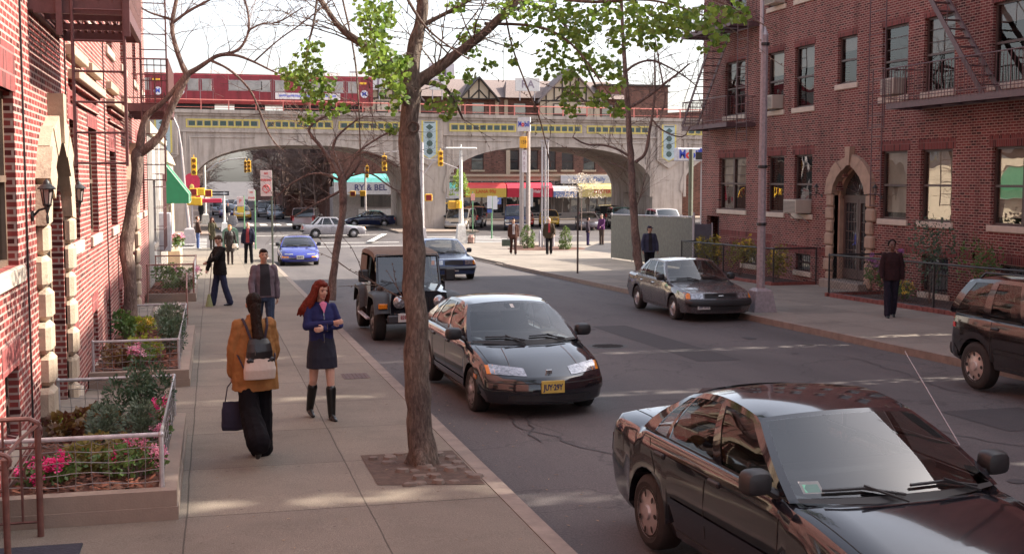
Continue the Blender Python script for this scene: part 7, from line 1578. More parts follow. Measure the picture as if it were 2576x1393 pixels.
tree('leaning bare street tree with a forked grey trunk in the left planter', (-1.45, 23.3, gz(23.3)+.2), ll, 22.9, M_bark2, [(3, 10, 1.2, .009), (4, 12, 1.2, .008), (5, 12, 1.1, .008), (6, 8, .8, .007), (7, 10, 1.1, .007), (8, 10, .8, .006), (9, 10, 1.0, .006), (10, 10, 1.0, .006)], 21, twk=dict(kink=.45), rs=.86)
ml = [[(833, 755, 12), (836, 720, 10.5), (842, 660, 10), (852, 600, 10), (861, 545, 9), (864, 500, 10), (860, 465, 12), (864, 440, 12)],
      [(860, 448, 8), (838, 415, 6), (810, 370, 5), (782, 342, 4.5), (775, 322, 4), (800, 300, 3.5), (840, 285, 3), (900, 262, 2)], [(868, 450, 8), (888, 432, 6), (905, 405, 4), (912, 395, 2)], [(864, 445, 5), (845, 400, 4), (835, 360, 3), (860, 330, 3), (900, 300, 2)],
      [(866, 445, 4), (890, 390, 3), (930, 360, 3), (990, 325, 2)], [(858, 480, 4), (820, 500, 3), (780, 520, 2), (740, 545, 1.5)], [(866, 440, 4), (900, 380, 3), (950, 390, 2.5), (1000, 420, 2)], [(858, 455, 4), (800, 430, 3), (740, 455, 2), (690, 500, 1.5)], [(875, 445, 3), (930, 430, 2.5), (980, 470, 2), (1000, 480, 1.5)]]
tree('thin bent bare street tree at the left kerb behind the red-haired woman', (3.17-.75, 32.9, gz(32.9)), ml, 33.0, M_bark2, [(1, 12, 1.2, .014), (2, 6, .7, .01), (3, 10, 1.2, .012), (4, 12, 1.2, .012), (5, 8, .8, .01), (6, 10, 1.2, .01), (7, 10, 1.0, .01), (8, 8, .8, .01)], 33, twk=dict(kink=.5))
rl = [[(1612, 715, 13), (1606, 665, 11.5), (1600, 600, 11), (1593, 520, 10.5), (1589, 450, 10), (1584, 350, 8.5), (1578, 265, 7.5), (1572, 160, 6), (1566, 70, 5), (1562, -20, 4.5)],
      [(1580, 272, 5), (1613, 254, 5), (1647, 230, 4.5), (1668, 213, 4), (1700, 190, 3), (1735, 160, 2)], [(1573, 182, 4), (1597, 161, 3.5), (1639, 149, 3), (1680, 168, 2.5), (1720, 190, 2), (1756, 220, 1.5)], [(1598, 408, 5), (1625, 389, 4.5), (1632, 339, 4), (1640, 300, 3.5), (1648, 230, 3), (1647, 134, 2)],
      [(1586, 396, 4), (1555, 375, 3.5), (1517, 364, 3), (1476, 366, 2.5), (1440, 345, 2)], [(1640, 300, 2.5), (1665, 330, 2), (1720, 350, 1.8), (1735, 320, 1.5)], [(1668, 213, 3), (1676, 250, 2), (1660, 300, 1.5)], [(1668, 213, 2.5), (1660, 170, 2), (1648, 100, 1.5)]]
tree('slim straight bare street tree behind the dark grey sedan', (12.9, 36.2, gz(36)), rl, 37.0, M_bark2, [(0, 10, 1.6, .014), (1, 14, 1.2, .012), (2, 12, 1.2, .012), (3, 10, 1.0, .01), (4, 10, .9, .01), (5, 6, .8, .008), (6, 5, .8, .008), (7, 5, .8, .008)], 44, spur=True, twk=dict(kink=.4))
def bgtree(x, y, h, label, seed, m=M_bark2, spread=1.0, nb=9, leaf=None):
    rn = random.Random(seed); t = thing('bare_tree', (x, y, gz(y)), label, 'tree', group='bare trees beyond the avenue'); g = MB(); b = Vector((x, y, gz(y)))
    P = limb(g, [(b, h*.022), (b+Vector((.1, 0, h*.25)), h*.018), (b+Vector((-.1, .1, h*.5)), h*.013), (b+Vector((.1, 0, h*.8)), h*.006)], 7, .3, seed); g.build('trunk', m, t); g = MB()
    for i in range(nb): j = rn.randrange(len(P)//3, len(P)); a = rn.uniform(0, 6.28); twig(g, rn, P[j][0], Vector((math.cos(a)*spread, math.sin(a)*spread, rn.uniform(.5, 1.2))), h*rn.uniform(.35, .55), h*.009, 3, 0., None, False, .35)
    g.build('crown', m, t)
i = 0
for x, y, h, sp in ((-4.6, 112, 6.5, 1), (-3.8, 121, 7, 1), (-2.9, 134, 7.5, 1), (-3.2, 150, 8, 1), (9.5, 114, 7, 1), (8.6, 119, 7.5, 1), (7.2, 126, 8, 1), (10.8, 116.5, 6.5, 1), (7.0, 140, 8, 1)):
    bgtree(x, y, h, ['bare tree left of the side street just beyond the viaduct', 'second bare tree on the left of the side street', 'third bare tree on the left of the side street', 'furthest bare tree on the left of the side street', 'bare tree in front of the tall brick block, beside the grey store', 'bare tree at the corner of the tall brick block', 'bare tree by the parked cars on the right of the side street', 'bare tree half hidden behind the grey store', 'furthest bare tree on the right of the side street'][i], 50+i, nb=11); i += 1
# blossom tree and conifers on the corner
def puffy(name, label, cat, base, h, rx, mleaf, seed, n, ls, trunk=None, shape='egg', z0=.1, mtr=M_bark2):
    rn = random.Random(seed); t = thing(name, base, label, cat); b = Vector(base); g = MB()
    limb(g, [(b, .05), (b+Vector((.02, 0, h*.4)), .035), (b+Vector((-.03, 0, h*.8)), .015)], 6)
    for _ in range(14): a = rn.uniform(0, 6.28); z = rn.uniform(max(z0, .15)*h, .8*h); twig(g, rn, b+Vector((0, 0, z)), Vector((math.cos(a), math.sin(a), .6)), rx*rn.uniform(.6, 1.0), .012, 1)
    g.build('trunk', mtr, t); g = MB(); c = 0
    clumps = [(rn.uniform(0, 6.28), rn.random()**.5, rn.uniform(z0, 1)) for _ in range(max(6, n//40))]
    for _ in range(n):
        a, q, z = rn.choice(clumps); a += rn.gauss(0, .35); q = min(1, q+rn.gauss(0, .15)); z = min(1.03, max(z0, z+rn.gauss(0, .07)))
        w_ = math.sqrt(max(0, 1-((z-.42)/.62)**2)) if shape == 'egg' else max(.05, 1-z)**.8 if shape == 'cone' else 1
        p = b+Vector((math.cos(a)*q*rx*w_, math.sin(a)*q*rx*w_, z*h)); u = Vector((rn.uniform(-1, 1), rn.uniform(-1, 1), rn.uniform(-.6, 1))).normalized(); v = u.orthogonal().normalized(); w2 = u.cross(v); s_ = ls*rn.uniform(.6, 1.3)
        g.add([p-v*s_, p+w2*s_*.5, p+v*s_, p-w2*s_*.5], [(0, 1, 2, 3)])
    g.build('foliage', mleaf, t, recalc=False); return t
M_blos = leafmat('white blossom', (.42, .36, .27), (.60, .52, .42), .3); M_con = leafmat('conifer green', (.045, .10, .02), (.12, .17, .04), .25)
puffy('blossom_tree', 'small white blossom tree in front of the shop awnings', 'tree', (26.6, 84.6, -1.18), 4.1, 2.0, M_blos, 3, 700, .07, z0=.6)
puffy('conifer', 'bushy young conifer left of the steel pole cluster', 'shrub', (16.8, 63.2, gz(62)), 1.25, .42, M_con, 5, 1100, .05, z0=.05); puffy('conifer', 'bushy young conifer right of the steel pole cluster', 'shrub', (18.6, 62.0, gz(62)), 1.25, .40, M_con, 6, 1100, .05, z0=.05)
puffy('shrub', 'loose green sapling beside the central viaduct pier', 'shrub', (18.2, 88.5, -1.18), 4.4, .8, leafmat('yellow green leaf', (.12, .2, .03), (.2, .28, .06)), 8, 500, .1, z0=.6)
# ================================================================ STREET FURNITURE AND SIGNS
M_pole = mat('pale grey pole paint', (.42, .38, .38), .55, var=.12, scale=8); M_dkp = mat('dark green black post', (.035, .045, .035), .5, var=.2); M_gpole = mat('light green post', (.10, .24, .12), .5, var=.2); M_pk = mat('galvanised pinkish pole', (.40, .35, .35), .5, metal=.2, var=.15, scale=8)
def lamp_post(label, X, Y, h, rb, rt, m, baseh=.55, basew=.42, taps=(), top=None, lean=(0, 0), name='lamp_post', z=None):
    z0 = gz(Y) if z is None else z; t = thing(name, (X, Y, z0), label, 'lamp post'); g = MB()
    b0, b1 = basew/2, basew*.36
    g.add([(X-b0, Y-b0, z0), (X+b0, Y-b0, z0), (X+b0, Y+b0, z0), (X-b0, Y+b0, z0), (X-b1, Y-b1, z0+baseh), (X+b1, Y-b1, z0+baseh), (X+b1, Y+b1, z0+baseh), (X-b1, Y+b1, z0+baseh), (X-rb*1.2, Y-rb*1.2, z0+baseh*1.12), (X+rb*1.2, Y-rb*1.2, z0+baseh*1.12), (X+rb*1.2, Y+rb*1.2, z0+baseh*1.12), (X-rb*1.2, Y+rb*1.2, z0+baseh*1.12)], [(0, 1, 5, 4), (1, 2, 6, 5), (2, 3, 7, 6), (3, 0, 4, 7), (4, 5, 9, 8), (5, 6, 10, 9), (6, 7, 11, 10), (7, 4, 8, 11), (8, 9, 10, 11)])
    g.build('base', m, t); g = MB(); g.tube([(X, Y, z0+baseh), (X+lean[0]*.5, Y, z0+h*.5), (X+lean[0], Y+lean[1], z0+h)], [rb, (rb+rt)/2, rt], 8); g.build('pole', m, t, auto=30); return t
def up_to(y, D): return 2.65+(450-y)*D/3000
# the big right-hand post
lp = lamp_post('tall scuffed grey lamp post on a flared base by the dark grey sedan', 12.63, 25.95, 6.5, .105, .085, mat('scuffed grey post', (.29, .25, .265), .5, var=.25, scale=14, bump=.3), .5, .58)
g = MB(); X, Y = 12.63, 25.95; g.tube([(X-.08, Y, 5.6), (X-.09, Y, 9.5)], .05, 8); g.lathe([(.09, 6.0), (.06, 6.08), (.02, 6.18), (0, 6.2)], 8, (X, Y, 0)); g.build('arm', M_galv, lp)
g = MB()
for z in (1.55, 2.9, 5.75): g.lathe([(.115, z), (.118, z+.02), (.118, z+.05), (.113, z+.07)], 12, (X, Y, 0))
g.split('band_clamp', M_blk2, lp)
def signal(label, c, face=-1, n=3, w=.33, m=M_yel, lit=None):
    """traffic signal head hanging at c, lamps towards the viewer"""
    t = thing('traffic_signal', c, label, 'traffic light', group='yellow traffic signal heads'); x, y, z = c; h = .34*n; g = MB(); g.bbox((x-w/2, y-.12, z-h), (x+w/2, y+.12, z), .03); g.tube([(x, y, z), (x, y, z+.18)], .03, 6); g.build('housing', m, t)
    g = MB(); l = MB()
    for i in range(n):
        zc = z-.17-.34*i; rows = []
        for d, r in ((-.12, .125), (-.30, .13)): rows.append([(x+math.cos(R_(a))*r, y+d-.02, zc+math.sin(R_(a))*r) for a in range(-20, 201, 20)])
        g.grid(rows); l.lathe([(0, -.125), (.11, -.125), (.12, -.12)], 14, (x, y, zc), 'y')
    g.build('visor', m, t, auto=60); l.build('lens', mat('unlit signal lens', (.25, .14, .03), .2), t); return t
def pedsig(label, c, mf=M_dark, ry=0):
    t = thing('pedestrian_signal', c, label, 'crossing signal', ry, group='yellow pedestrian signals'); g = MB(); g.bbox((-.24, -.13, -.24), (.24, .13, .24), .03); g.tube([(-.24, 0, .1), (-.4, 0, .1)], .03, 5); g.build('housing', M_yel, t, world=False); g = MB(); g.bbox((-.19, -.15, -.19), (.19, -.12, .19), .01); 
    g.build('lens', mf, t, world=False); return t
M_hand = mat('unlit red hand lens', (.22, .02, .02), .3)
# left corner pole, bent over at the top
p1 = lamp_post('slender bent pole at the left corner with a one-way sign and signals', -1.29, 73.1, 5.6, .11, .07, M_pk, .85, .8, lean=(-.35, 0)); z0 = gz(73.1)
g = MB(); g.tube([(-1.64, 73.1, z0+5.6), (-1.8, 73.1, z0+6.8), (-2.25, 73.1, z0+7.9)], [.07, .06, .05], 7); g.build('arm', M_pk, p1)
def onewaysign(label, x, y, z, w, h, dr=1, blackbg=True):
    t = thing('one_way_sign', (x, y, z), label, 'sign', group='one way arrow signs'); g = MB(); g.bbox((x-w/2, y-.02, z-h/2), (x+w/2, y+.01, z+h/2), .008); g.build('plate', mat('black sign plate', (.03, .03, .035), .5), t)
    g = MB(); q = [(-.44, .12), (.2, .12), (.2, .36), (.46, 0), (.2, -.36), (.2, -.12), (-.44, -.12)]; qq = [(x+a*w*.98, y-.024, z+b*h) for a, b in q]; g.add(qq, [(0, 1, 5, 6), (2, 3, 4)]); g.build('arrow', mat('white sign arrow', (.5, .5, .5), .5), t)
    g = MB(); text(g, 'ONE WAY', h*.26, (x-.1*w, y-.028, z), (1, 0, 0), (0, 0, 1), squash=.85); g.build('lettering', mat('black sign plate', (.03, .03, .035), .5), t)
c = at(458, 487, 71); onewaysign('black one-way arrow sign on the bent left corner pole', c.x, 73.0, c.z, 1.05, .36)
c = at(488, 398, 71); signal('tall yellow signal head beside the bent left corner pole', (c.x, 72.6, c.z), m=M_yel)
c = at(482, 505, 71); pedsig('left yellow crossing signal of the pair on the bent pole', (c.x, 72.7, c.z), M_yel); c = at(498, 506, 71); pedsig('right yellow crossing signal of the pair on the bent pole', (c.x, 72.7, c.z), M_yel)
c = at(487, 483, 74); pedsig('crossing signal with red hand beside the red arched sign', (c.x, 76, c.z), M_hand); c = at(506, 482, 76); pedsig('yellow crossing signal between the two red-handed ones', (c.x, 78, c.z), M_yel); c = at(524, 486, 78); pedsig('right-hand crossing signal with red hand near the white arm pole', (c.x, 80, c.z), M_hand)
t = thing('shop_sign', (-1.6, 84, 1), 'red arched shop sign at the left viaduct pier', 'sign'); c = at(487, 465, 92); g = MB(); g.prism([(c.x-.55, c.z-.9)]+[(c.x+.55*math.cos(R_(a)), c.z+.3+.55*math.sin(R_(a))) for a in range(180, -1, -15)]+[(c.x+.55, c.z-.9)], .12, 'y', 86.0); g.bbox((c.x-.6, 85.9, c.z-1.2), (c.x+2.0, 86.2, c.z-.92), .02); g.build('board', mat('crimson sign', (.55, .03, .07), .5), t); g = MB(); g.ball((c.x, 85.96, c.z-.1), (.16, .03, .2), 8, 6); g.build('crest', M_tyel, t)
g = MB(); g.tube([(c.x, 86.1, -1.18), (c.x, 86.1, c.z-1)], .06, 6); g.build('post', M_pk, t)
# white mast-arm pole beyond the viaduct
Yp = 104.; c = at(518, 577, Yp); p2 = lamp_post('white pole with a curved arm over the far side of the avenue', c.x, Yp+.3, 5.6, .12, .09, M_white, .8, .7, z=-1.18)
g = MB(); a = at(519, 432, Yp); e = at(620, 397, Yp); g.tube([a, at(545, 412, Yp), at(580, 401, Yp), e], [.07, .065, .06, .05], 7); g.build('arm', M_white, p2)
c = at(617, 405, Yp); signal('yellow signal seen edge-on at the tip of the white curved arm', (c.x, c.y, c.z), w=.22); c = at(626, 404, Yp); signal('yellow signal facing this way at the tip of the white curved arm', (c.x, c.y-.2, c.z))
c = gp(565, 582); p3 = lamp_post('short white pole at the crossing carrying a one-way sign', c.x, c.y, 2.75, .10, .08, M_white, .6, .5); c2_ = at(553, 486, 88); onewaysign('white one-way arrow sign on the short white pole', c2_.x, c.y-.1, c2_.z, 1.3, .32)
t = thing('litter_bag', gp(585, 570), 'white rubbish bag on the traffic island', 'bag'); q = gp(585, 568); g = MB(); stack(g, [(q.x, q.y, q.z, .35, .25), (q.x, q.y, q.z+.4, .42, .3), (q.x, q.y, q.z+.85, .3, .2)], 10); g.build('sack', mat('white sack', (.7, .66, .66), .6), t)
# parking sign posts along the left kerb
def signpost(label, X, Y, h, plates, m=M_gpole, r=.035, z=None):
    z0 = gz(Y) if z is None else z; t = thing('sign_post', (X, Y, z0), label, 'sign post'); g = MB(); g.tube([(X, Y, z0), (X, Y, z0+h)], r, 6); g.build('post', m, t)
    for (dx, z, w, hh, col, s, tc, sz) in plates:
        g = MB(); g.bbox((X+dx-w/2, Y-r-.03, z0+z-hh/2), (X+dx+w/2, Y-r-.01, z0+z+hh/2), .005); po = g.build('sign_plate', mat('plate %s' % (col,), col, .45, var=.05), t)
        if s:
            g = MB(); ls = s.split('|'); 
            for i, q in enumerate(ls): text(g, q, sz, (X+dx, Y-r-.036, z0+z+hh/2-hh*(i+.5)/len(ls)), (1, 0, 0), (0, 0, 1), bold=.006, squash=.85)
            g.build('lettering', mat('plate ink %s' % (tc,), tc, .5), po)
    return t
wp_ = (.6, .5, .5); rd = (.55, .06, .06)
c = gp(694, 670); sp = signpost('tall dark green parking sign post nearest along the left kerb', 2.42, c.y, 3.95, [(-.22, 3.42, .46, 1.05, (.6, .46, .46), 'NO|PARKING|8-6|P', rd, .12)], M_dkp, .045)
g = MB(); z = gz(c.y)+3.2; g.tube([(2.2+.15*math.cos(R_(a)), c.y-.085, z+.15*math.sin(R_(a))) for a in range(0, 361, 30)], .014, 4); g.tube([(2.1, c.y-.085, z+.1), (2.3, c.y-.085, z-.1)], .014, 4); g.build('prohibition_ring', mat('red ring', rd, .5), sp)
signpost('second green parking sign post with a white and red plate', 2.3, 66.2, 3.2, [(-.18, 2.95, .38, .6, (.62, .55, .53), 'NO|STAND', rd, .13)], M_gpole, .04)
signpost('third green sign post with a yellow and pink plate, furthest along the kerb', 1.75, 67.2, 2.9, [(-.2, 2.6, .36, .5, (.6, .46, .46), 'P', rd, .3), (-.2, 2.15, .34, .32, (.6, .42, .05), None, None, 0)], M_gpole, .04)
t = thing('green_street_box', (.95, 66.5, -1.18), 'round-topped green mail storage box behind the standing couple', 'mail box'); g = MB(); g.prism([(.55, -1.1), (1.4, -1.1), (1.4, -.25)]+[(.975+.425*math.cos(R_(a)), -.25+.28*math.sin(R_(a))) for a in range(0, 181, 15)]+[(.55, -.25)], .7, 'y', 66.2); g.build('cabinet', mat('faded green paint', (.11, .19, .14), .6, var=.25, scale=5), t, auto=30); g = MB()
for x, y in ((.6, 66.25), (1.35, 66.25), (.6, 66.85), (1.35, 66.85)): g.box((x-.04, y-.04, -1.18), (x+.04, y+.04, -1.1))
g.build('foot', M_dkp, t)
# centre-right corner
q = gp(1160, 612); p4 = lamp_post('white lamp pole with a flat T-shaped lantern on the right corner', q.x, q.y, 5.55, .15, .09, M_white, 1.05, .62); ztop = q.z+5.55
g = MB(); g.bbox((q.x-.95, q.y-.16, ztop+.02), (q.x+.95, q.y+.16, ztop+.14), .04); g.tube([(q.x, q.y, ztop-.05), (q.x, q.y, ztop+.3)], .06, 6); g.build('lantern_head', M_white, p4)
c = at(1134, 515, 71); pedsig('large yellow crossing signal on the right corner, facing this way', (c.x, q.y-.2, c.z), mat('walk symbol lens', (.55, .3, .05), .4)); c = at(1152, 514, 71); pedsig('yellow crossing signal seen edge-on beside the white lamp pole', (c.x, q.y-.25, c.z), M_yel, R_(60))
t = thing('litter_basket', gp(1185, 612), 'wire litter basket with pale rubbish beside the white lamp pole', 'bin'); q = gp(1185, 612); g = MB()
for z in (.02, .3, .6, .82): g.lathe([(.26, z), (.27, z+.02)], 14, q)
for k in range(14): a = 2*math.pi*k/14; g.tube([q+Vector((.24*math.cos(a), .24*math.sin(a), 0)), q+Vector((.28*math.cos(a), .28*math.sin(a), .84))], .01, 4)
g.build('wire_basket', M_dkp, t); g = MB(); stack(g, [(q.x, q.y, q.z+.02, .2, .2), (q.x, q.y, q.z+.35, .22, .22), (q.x+.03, q.y, q.z+.5, .12, .12)], 10); g.build('rubbish', mat('pale rubbish', (.5, .3, .25), .8, var=.5, scale=12), t)
c = gp(1063, 598); p5 = lamp_post('tall signal pole beside the viaduct pier, right of the big ginkgo trunk', c.x, c.y, 6.2, .13, .10, M_pole, .6, .5); D5 = 80.
g = MB(); g.tube([at(1063, 397, D5), at(1110, 408, D5), at(1152, 424, D5)], .05, 6); g.tube([at(1064, 440, D5), at(1095, 398, D5), at(1112, 376, D5)], .04, 6); g.tube([at(1062, 388, D5), at(1010, 381, D5), at(966, 383, D5)], .05, 6); g.build('arm', M_pole, p5)
c = at(1107, 380, D5); signal('yellow signal head on the arm right of the ginkgo trunk', (c.x, c.y-.1, c.z)); c = at(966, 392, D5); signal('tilted yellow signal head on the arm left of the ginkgo trunk', (c.x, c.y-.1, c.z))
c = at(1078, 497, D5); pedsig('crossing signal with red hand on the pier side of the ginkgo trunk', (c.x, c.y, c.z), M_hand)
c = gp(920, 560); p6 = lamp_post('thin signal pole in front of the aqua awning store', c.x, c.y, 4.8, .10, .08, M_pole, .5, .4)
c = at(918, 418, 104); signal('yellow signal head topping the thin pole by the aqua awning', (c.x, 103, c.z), w=.26); c = at(882, 487, 104); pedsig('dark-faced crossing signal left of the thin pole', (c.x, 103, c.z), M_hand); c = at(908, 486, 104); pedsig('yellow crossing signal by the aqua awning store', (c.x, 103, c.z), M_yel)
# filling station sign on two posts
qy = 65.4; t = thing('filling_station_sign', (17.5, qy, gz(qy)), 'white filling station sign on two tall posts above an orange price box', 'sign')
for px in (1313.5, 1329.5): c = onY(px, 450, qy); g = MB(); g.tube([(c.x, qy+.1, gz(qy)), (c.x, qy+.1, 5.5)], .13, 8); g.build('post', mat('pinkish grey post', (.36, .31, .29), .6), t, auto=40)
a, b_ = onY(1302, 295, qy), onY(1326, 331, qy); g = MB(); g.bbox((a.x, qy-.45, b_.z), (a.x+.65, qy+.1, a.z), .04); g.v = []; g.f = []; g.m = []; g.sm = []
rt = Vector((.93, -.37, 0)); o_ = Vector((a.x, qy, 0)); nn = Vector((.37, .93, 0)); W_ = .72; T_ = .22
vv = [o_+rt*u+nn*w_+Vector((0, 0, z)) for z in (b_.z, a.z) for u, w_ in ((0, 0), (W_, 0), (W_, T_), (0, T_))]; g.add(vv, [(0, 1, 2, 3), (4, 5, 6, 7), (0, 1, 5, 4), (1, 2, 6, 5), (2, 3, 7, 6), (3, 0, 4, 7)]); bo = g.build('sign_box', mat('white sign box', (.6, .57, .57), .4), t)
g = MB(); g.use(mat('station blue', (.03, .06, .42), .4)); zc = (a.z+b_.z)/2; text(g, 'M', .42, o_+rt*.13+Vector((0, 0, zc))-nn*.01, rt, (0, 0, 1), bold=.012, squash=.6); text(g, 'bil', .42, o_+rt*.53+Vector((0, 0, zc))-nn*.01, rt, (0, 0, 1), bold=.012, squash=.72); g.use(mat('station red', (.6, .03, .03), .4)); text(g, 'o', .42, o_+rt*.30+Vector((0, 0, zc))-nn*.01, rt, (0, 0, 1), bold=.02, squash=.7); g.build('lettering', None, bo)
a, b_ = onY(1306, 344, qy), onY(1323, 373, qy); g = MB(); g.bbox((a.x, qy-.25, b_.z), (b_.x, qy-.05, a.z), .02); bo = g.build('price_box', mat('orange price box', (.7, .35, .03), .5), t); g = MB(); text(g, '159', .3, ((a.x+b_.x)/2, qy-.26, (a.z+b_.z)/2), (1, 0, 0), (0, 0, 1), squash=.7); g.build('price_digits', M_brown, bo)
a, b_ = onY(1311, 378, qy), onY(1322, 434, qy); g = MB(); g.bbox((a.x, qy-.22, b_.z), (b_.x+.02, qy-.18, a.z), .005); bo = g.build('banner', mat('white banner', (.6, .55, .56), .6), t); g = MB(); 
for i, ch in enumerate('MART'): text(g, ch, .3, ((a.x+b_.x)/2, qy-.225, a.z-.18-.29*i), (1, 0, 0), (0, 0, 1), squash=.6)
g.build('lettering', mat('mauve ink', (.3, .15, .2), .6), bo)
g = MB(); c = onY(1320, 610, qy); g.bbox((c.x-.7, qy-.5, gz(qy)), (c.x+1.2, qy+.5, gz(qy)+.12), .03); g.build('footing', M_conc, t)
t = thing('steel_pole_cluster', (18.0, 63.5, gz(62)), 'cluster of five thin tall steel poles beside the conifers', 'poles')
for i in range(5): c = onY(1363+3.9*i, 450, 63.5); g = MB(); g.tube([(c.x, 63.5+.12*(i % 2), gz(62)), (c.x, 63.5+.12*(i % 2), up_to(353, 65))], .03, 6); g.build('pole', M_galv, t)
g = MB(); g.box((onY(1361, 450, 63.5).x, 63.4, up_to(356, 65)), (onY(1381, 450, 63.5).x, 63.7, up_to(352, 65))); g.box((onY(1361, 450, 63.5).x, 63.42, 2.2), (onY(1381, 450, 63.5).x, 63.6, 2.26)); g.build('tie_bar', M_galv, t)
for px, lab in ((1340, 'short dark bollard left of the pole cluster'), (1358, 'bent pale hoop bollard by the pole cluster'), (1392, 'short galvanised bollard right of the pole cluster')):
    c = gp(px, 622); t = thing('bollard', c, lab, 'bollard'); g = MB(); g.tube([c, c+Vector((0, 0, .8)), c+Vector((0, 0, .95))], [.07, .07, .03], 8); g.build('bollard_post', M_galv if px > 1350 else M_brown, t)
g = MB(); c = gp(1400, 620); g.lathe([(0, .03), (1.0, .05), (1.9, .02), (2.2, 0)], 20, (17.9, 63.2, gz(62))); tag(g.build('planting_bed', M_soil), kind='structure')
signpost('thin dark sign post standing on the right pavement', 12.95, 41.6, 2.95, [], mat('dark brown post', (.05, .035, .03), .6), .035)
q = gp(1237, 600); signpost('green post with a white and blue bus stop plate', q.x, q.y, 2.7, [(-.15, 2.3, .32, .85, (.55, .55, .58), None, None, 0), (.2, 2.3, .3, .85, (.55, .55, .58), None, None, 0), (-.15, 1.8, .32, .28, (.05, .08, .3), None, None, 0)], M_gpole, .05)
q = gp(1350, 585); signpost('grey metal sign back on a post under the right arch', q.x-1, q.y, 3.0, [(.2, 2.5, 1.0, 1.3, (.35, .34, .34), None, None, 0)], M_dkp, .05)
q = gp(1268, 580); signpost('red and white sign post left of the bus stop post', q.x-2.6, q.y-1, 2.9, [(0, 2.5, .3, .5, (.65, .3, .25), None, None, 0), (1.9, 2.2, .45, .45, (.1, .14, .35), 'P', (.6, .6, .6), .3)], M_gpole, .04)
# canopy board and green post behind the slatted fence
t = thing('filling_station_canopy', (24, 62, -1.1), 'white and blue filling station canopy board behind the corner of the right house', 'canopy'); a, b_ = onY(1704, 372, 60), onY(1768, 406, 60); g = MB(); g.bbox((a.x, 60, b_.z), (a.x+9, 60.5, a.z), .05); g.build('canopy_board', mat('white canopy', (.55, .54, .58), .5), t)
g = MB(); g.use(mat('station blue', (.03, .06, .42), .4)); zc = (a.z+b_.z)/2; text(g, 'M', .62, (a.x+.3, 59.99, zc), (1, 0, 0), (0, 0, 1), bold=.02, squash=.8); text(g, 'bil', .62, (a.x+1.02, 59.99, zc), (1, 0, 0), (0, 0, 1), bold=.02); g.box((a.x+1.3, 59.97, a.z-.3), (a.x+9, 60.02, a.z-.02)); g.use(mat('station red', (.6, .03, .03), .4)); text(g, 'o', .62, (a.x+.66, 59.99, zc), (1, 0, 0), (0, 0, 1), bold=.03); g.build('lettering', None, t)
g = MB()
for x in (a.x+1.6, a.x+7): g.tube([(x, 60.3, -1.1), (x, 60.3, b_.z)], .12, 8)
g.build('column', M_pole, t)
c = onY(1737, 540, 52); signpost('dark olive post rising behind the slatted fence', c.x, 52, 5.0, [(.35, 4.7, .35, .35, (.03, .03, .03), None, None, 0)], mat('olive post', (.10, .11, .08), .5), .11)
# slatted chain-link fence by the lot
def slat_fence(label, P, h, name='slatted_fence', pitch=.085):
    t = thing(name, (P[0][0], P[0][1], gz(P[0][1])), label, 'fence'); g = MB(); f = MB()
    for (x0, y0), (x1, y1) in zip(P, P[1:]):
        ln = math.hypot(x1-x0, y1-y0); n = int(ln/pitch); ux, uy = (x1-x0)/ln, (y1-y0)/ln
        for i in range(n): s0 = ln*i/n; x, y = x0+ux*s0, y0+uy*s0; w_ = pitch*.8; zz = gz(y); dz = rnd.uniform(-.02, .02); g.add([(x, y, zz+.05), (x+ux*w_, y+uy*w_, zz+.05), (x+ux*w_, y+uy*w_, zz+h-.04+dz), (x, y, zz+h-.04+dz), (x-uy*.012, y+ux*.012, zz+.05), (x+ux*w_-uy*.012, y+uy*w_+ux*.012, zz+.05), (x+ux*w_-uy*.012, y+uy*w_+ux*.012, zz+h-.04+dz), (x-uy*.012, y+ux*.012, zz+h-.04+dz)], [(0, 1, 2, 3), (4, 5, 6, 7), (0, 3, 7, 4), (1, 2, 6, 5)])
        f.tube([(x0, y0, gz(y0)+h), (x1, y1, gz(y1)+h)], .03, 6); m_ = max(1, int(ln/2.5))
        for i in range(m_+1): x, y = x0+(x1-x0)*i/m_, y0+(y1-y0)*i/m_; f.tube([(x-uy*.04, y+ux*.04, gz(y)), (x-uy*.04, y+ux*.04, gz(y)+h+.08)], .035, 6)
    g.build('slats', mat('grey green slats', (.165, .165, .14), .7, var=.25, scale=7), t); f.build('post', M_galv, t); return t
slat_fence('tall grey-green slatted fence closing the lot beyond the right house', [(17.75, 51.9), (17.6, 43.2), (17.55, 41.9)], 2.02)
t = thing('metal_gate', (17.0, 41.2, gz(41)), 'flat grey metal gate between the slatted fence and the right house', 'gate'); g = MB(); g.bbox((17.62, 41.86, gz(42)+.05), (18.36, 41.92, .95), .01); g.build('gate_leaf', mat('grey blue gate', (.13, .13, .16), .55), t); g = MB(); g.tube([(17.6, 41.85, gz(42)), (17.6, 41.85, 1.4)], .035, 6); g.tube([(18.34, 41.85, gz(42)), (18.34, 41.85, 1.0)], .03, 6); g.build('post', M_galv, t)
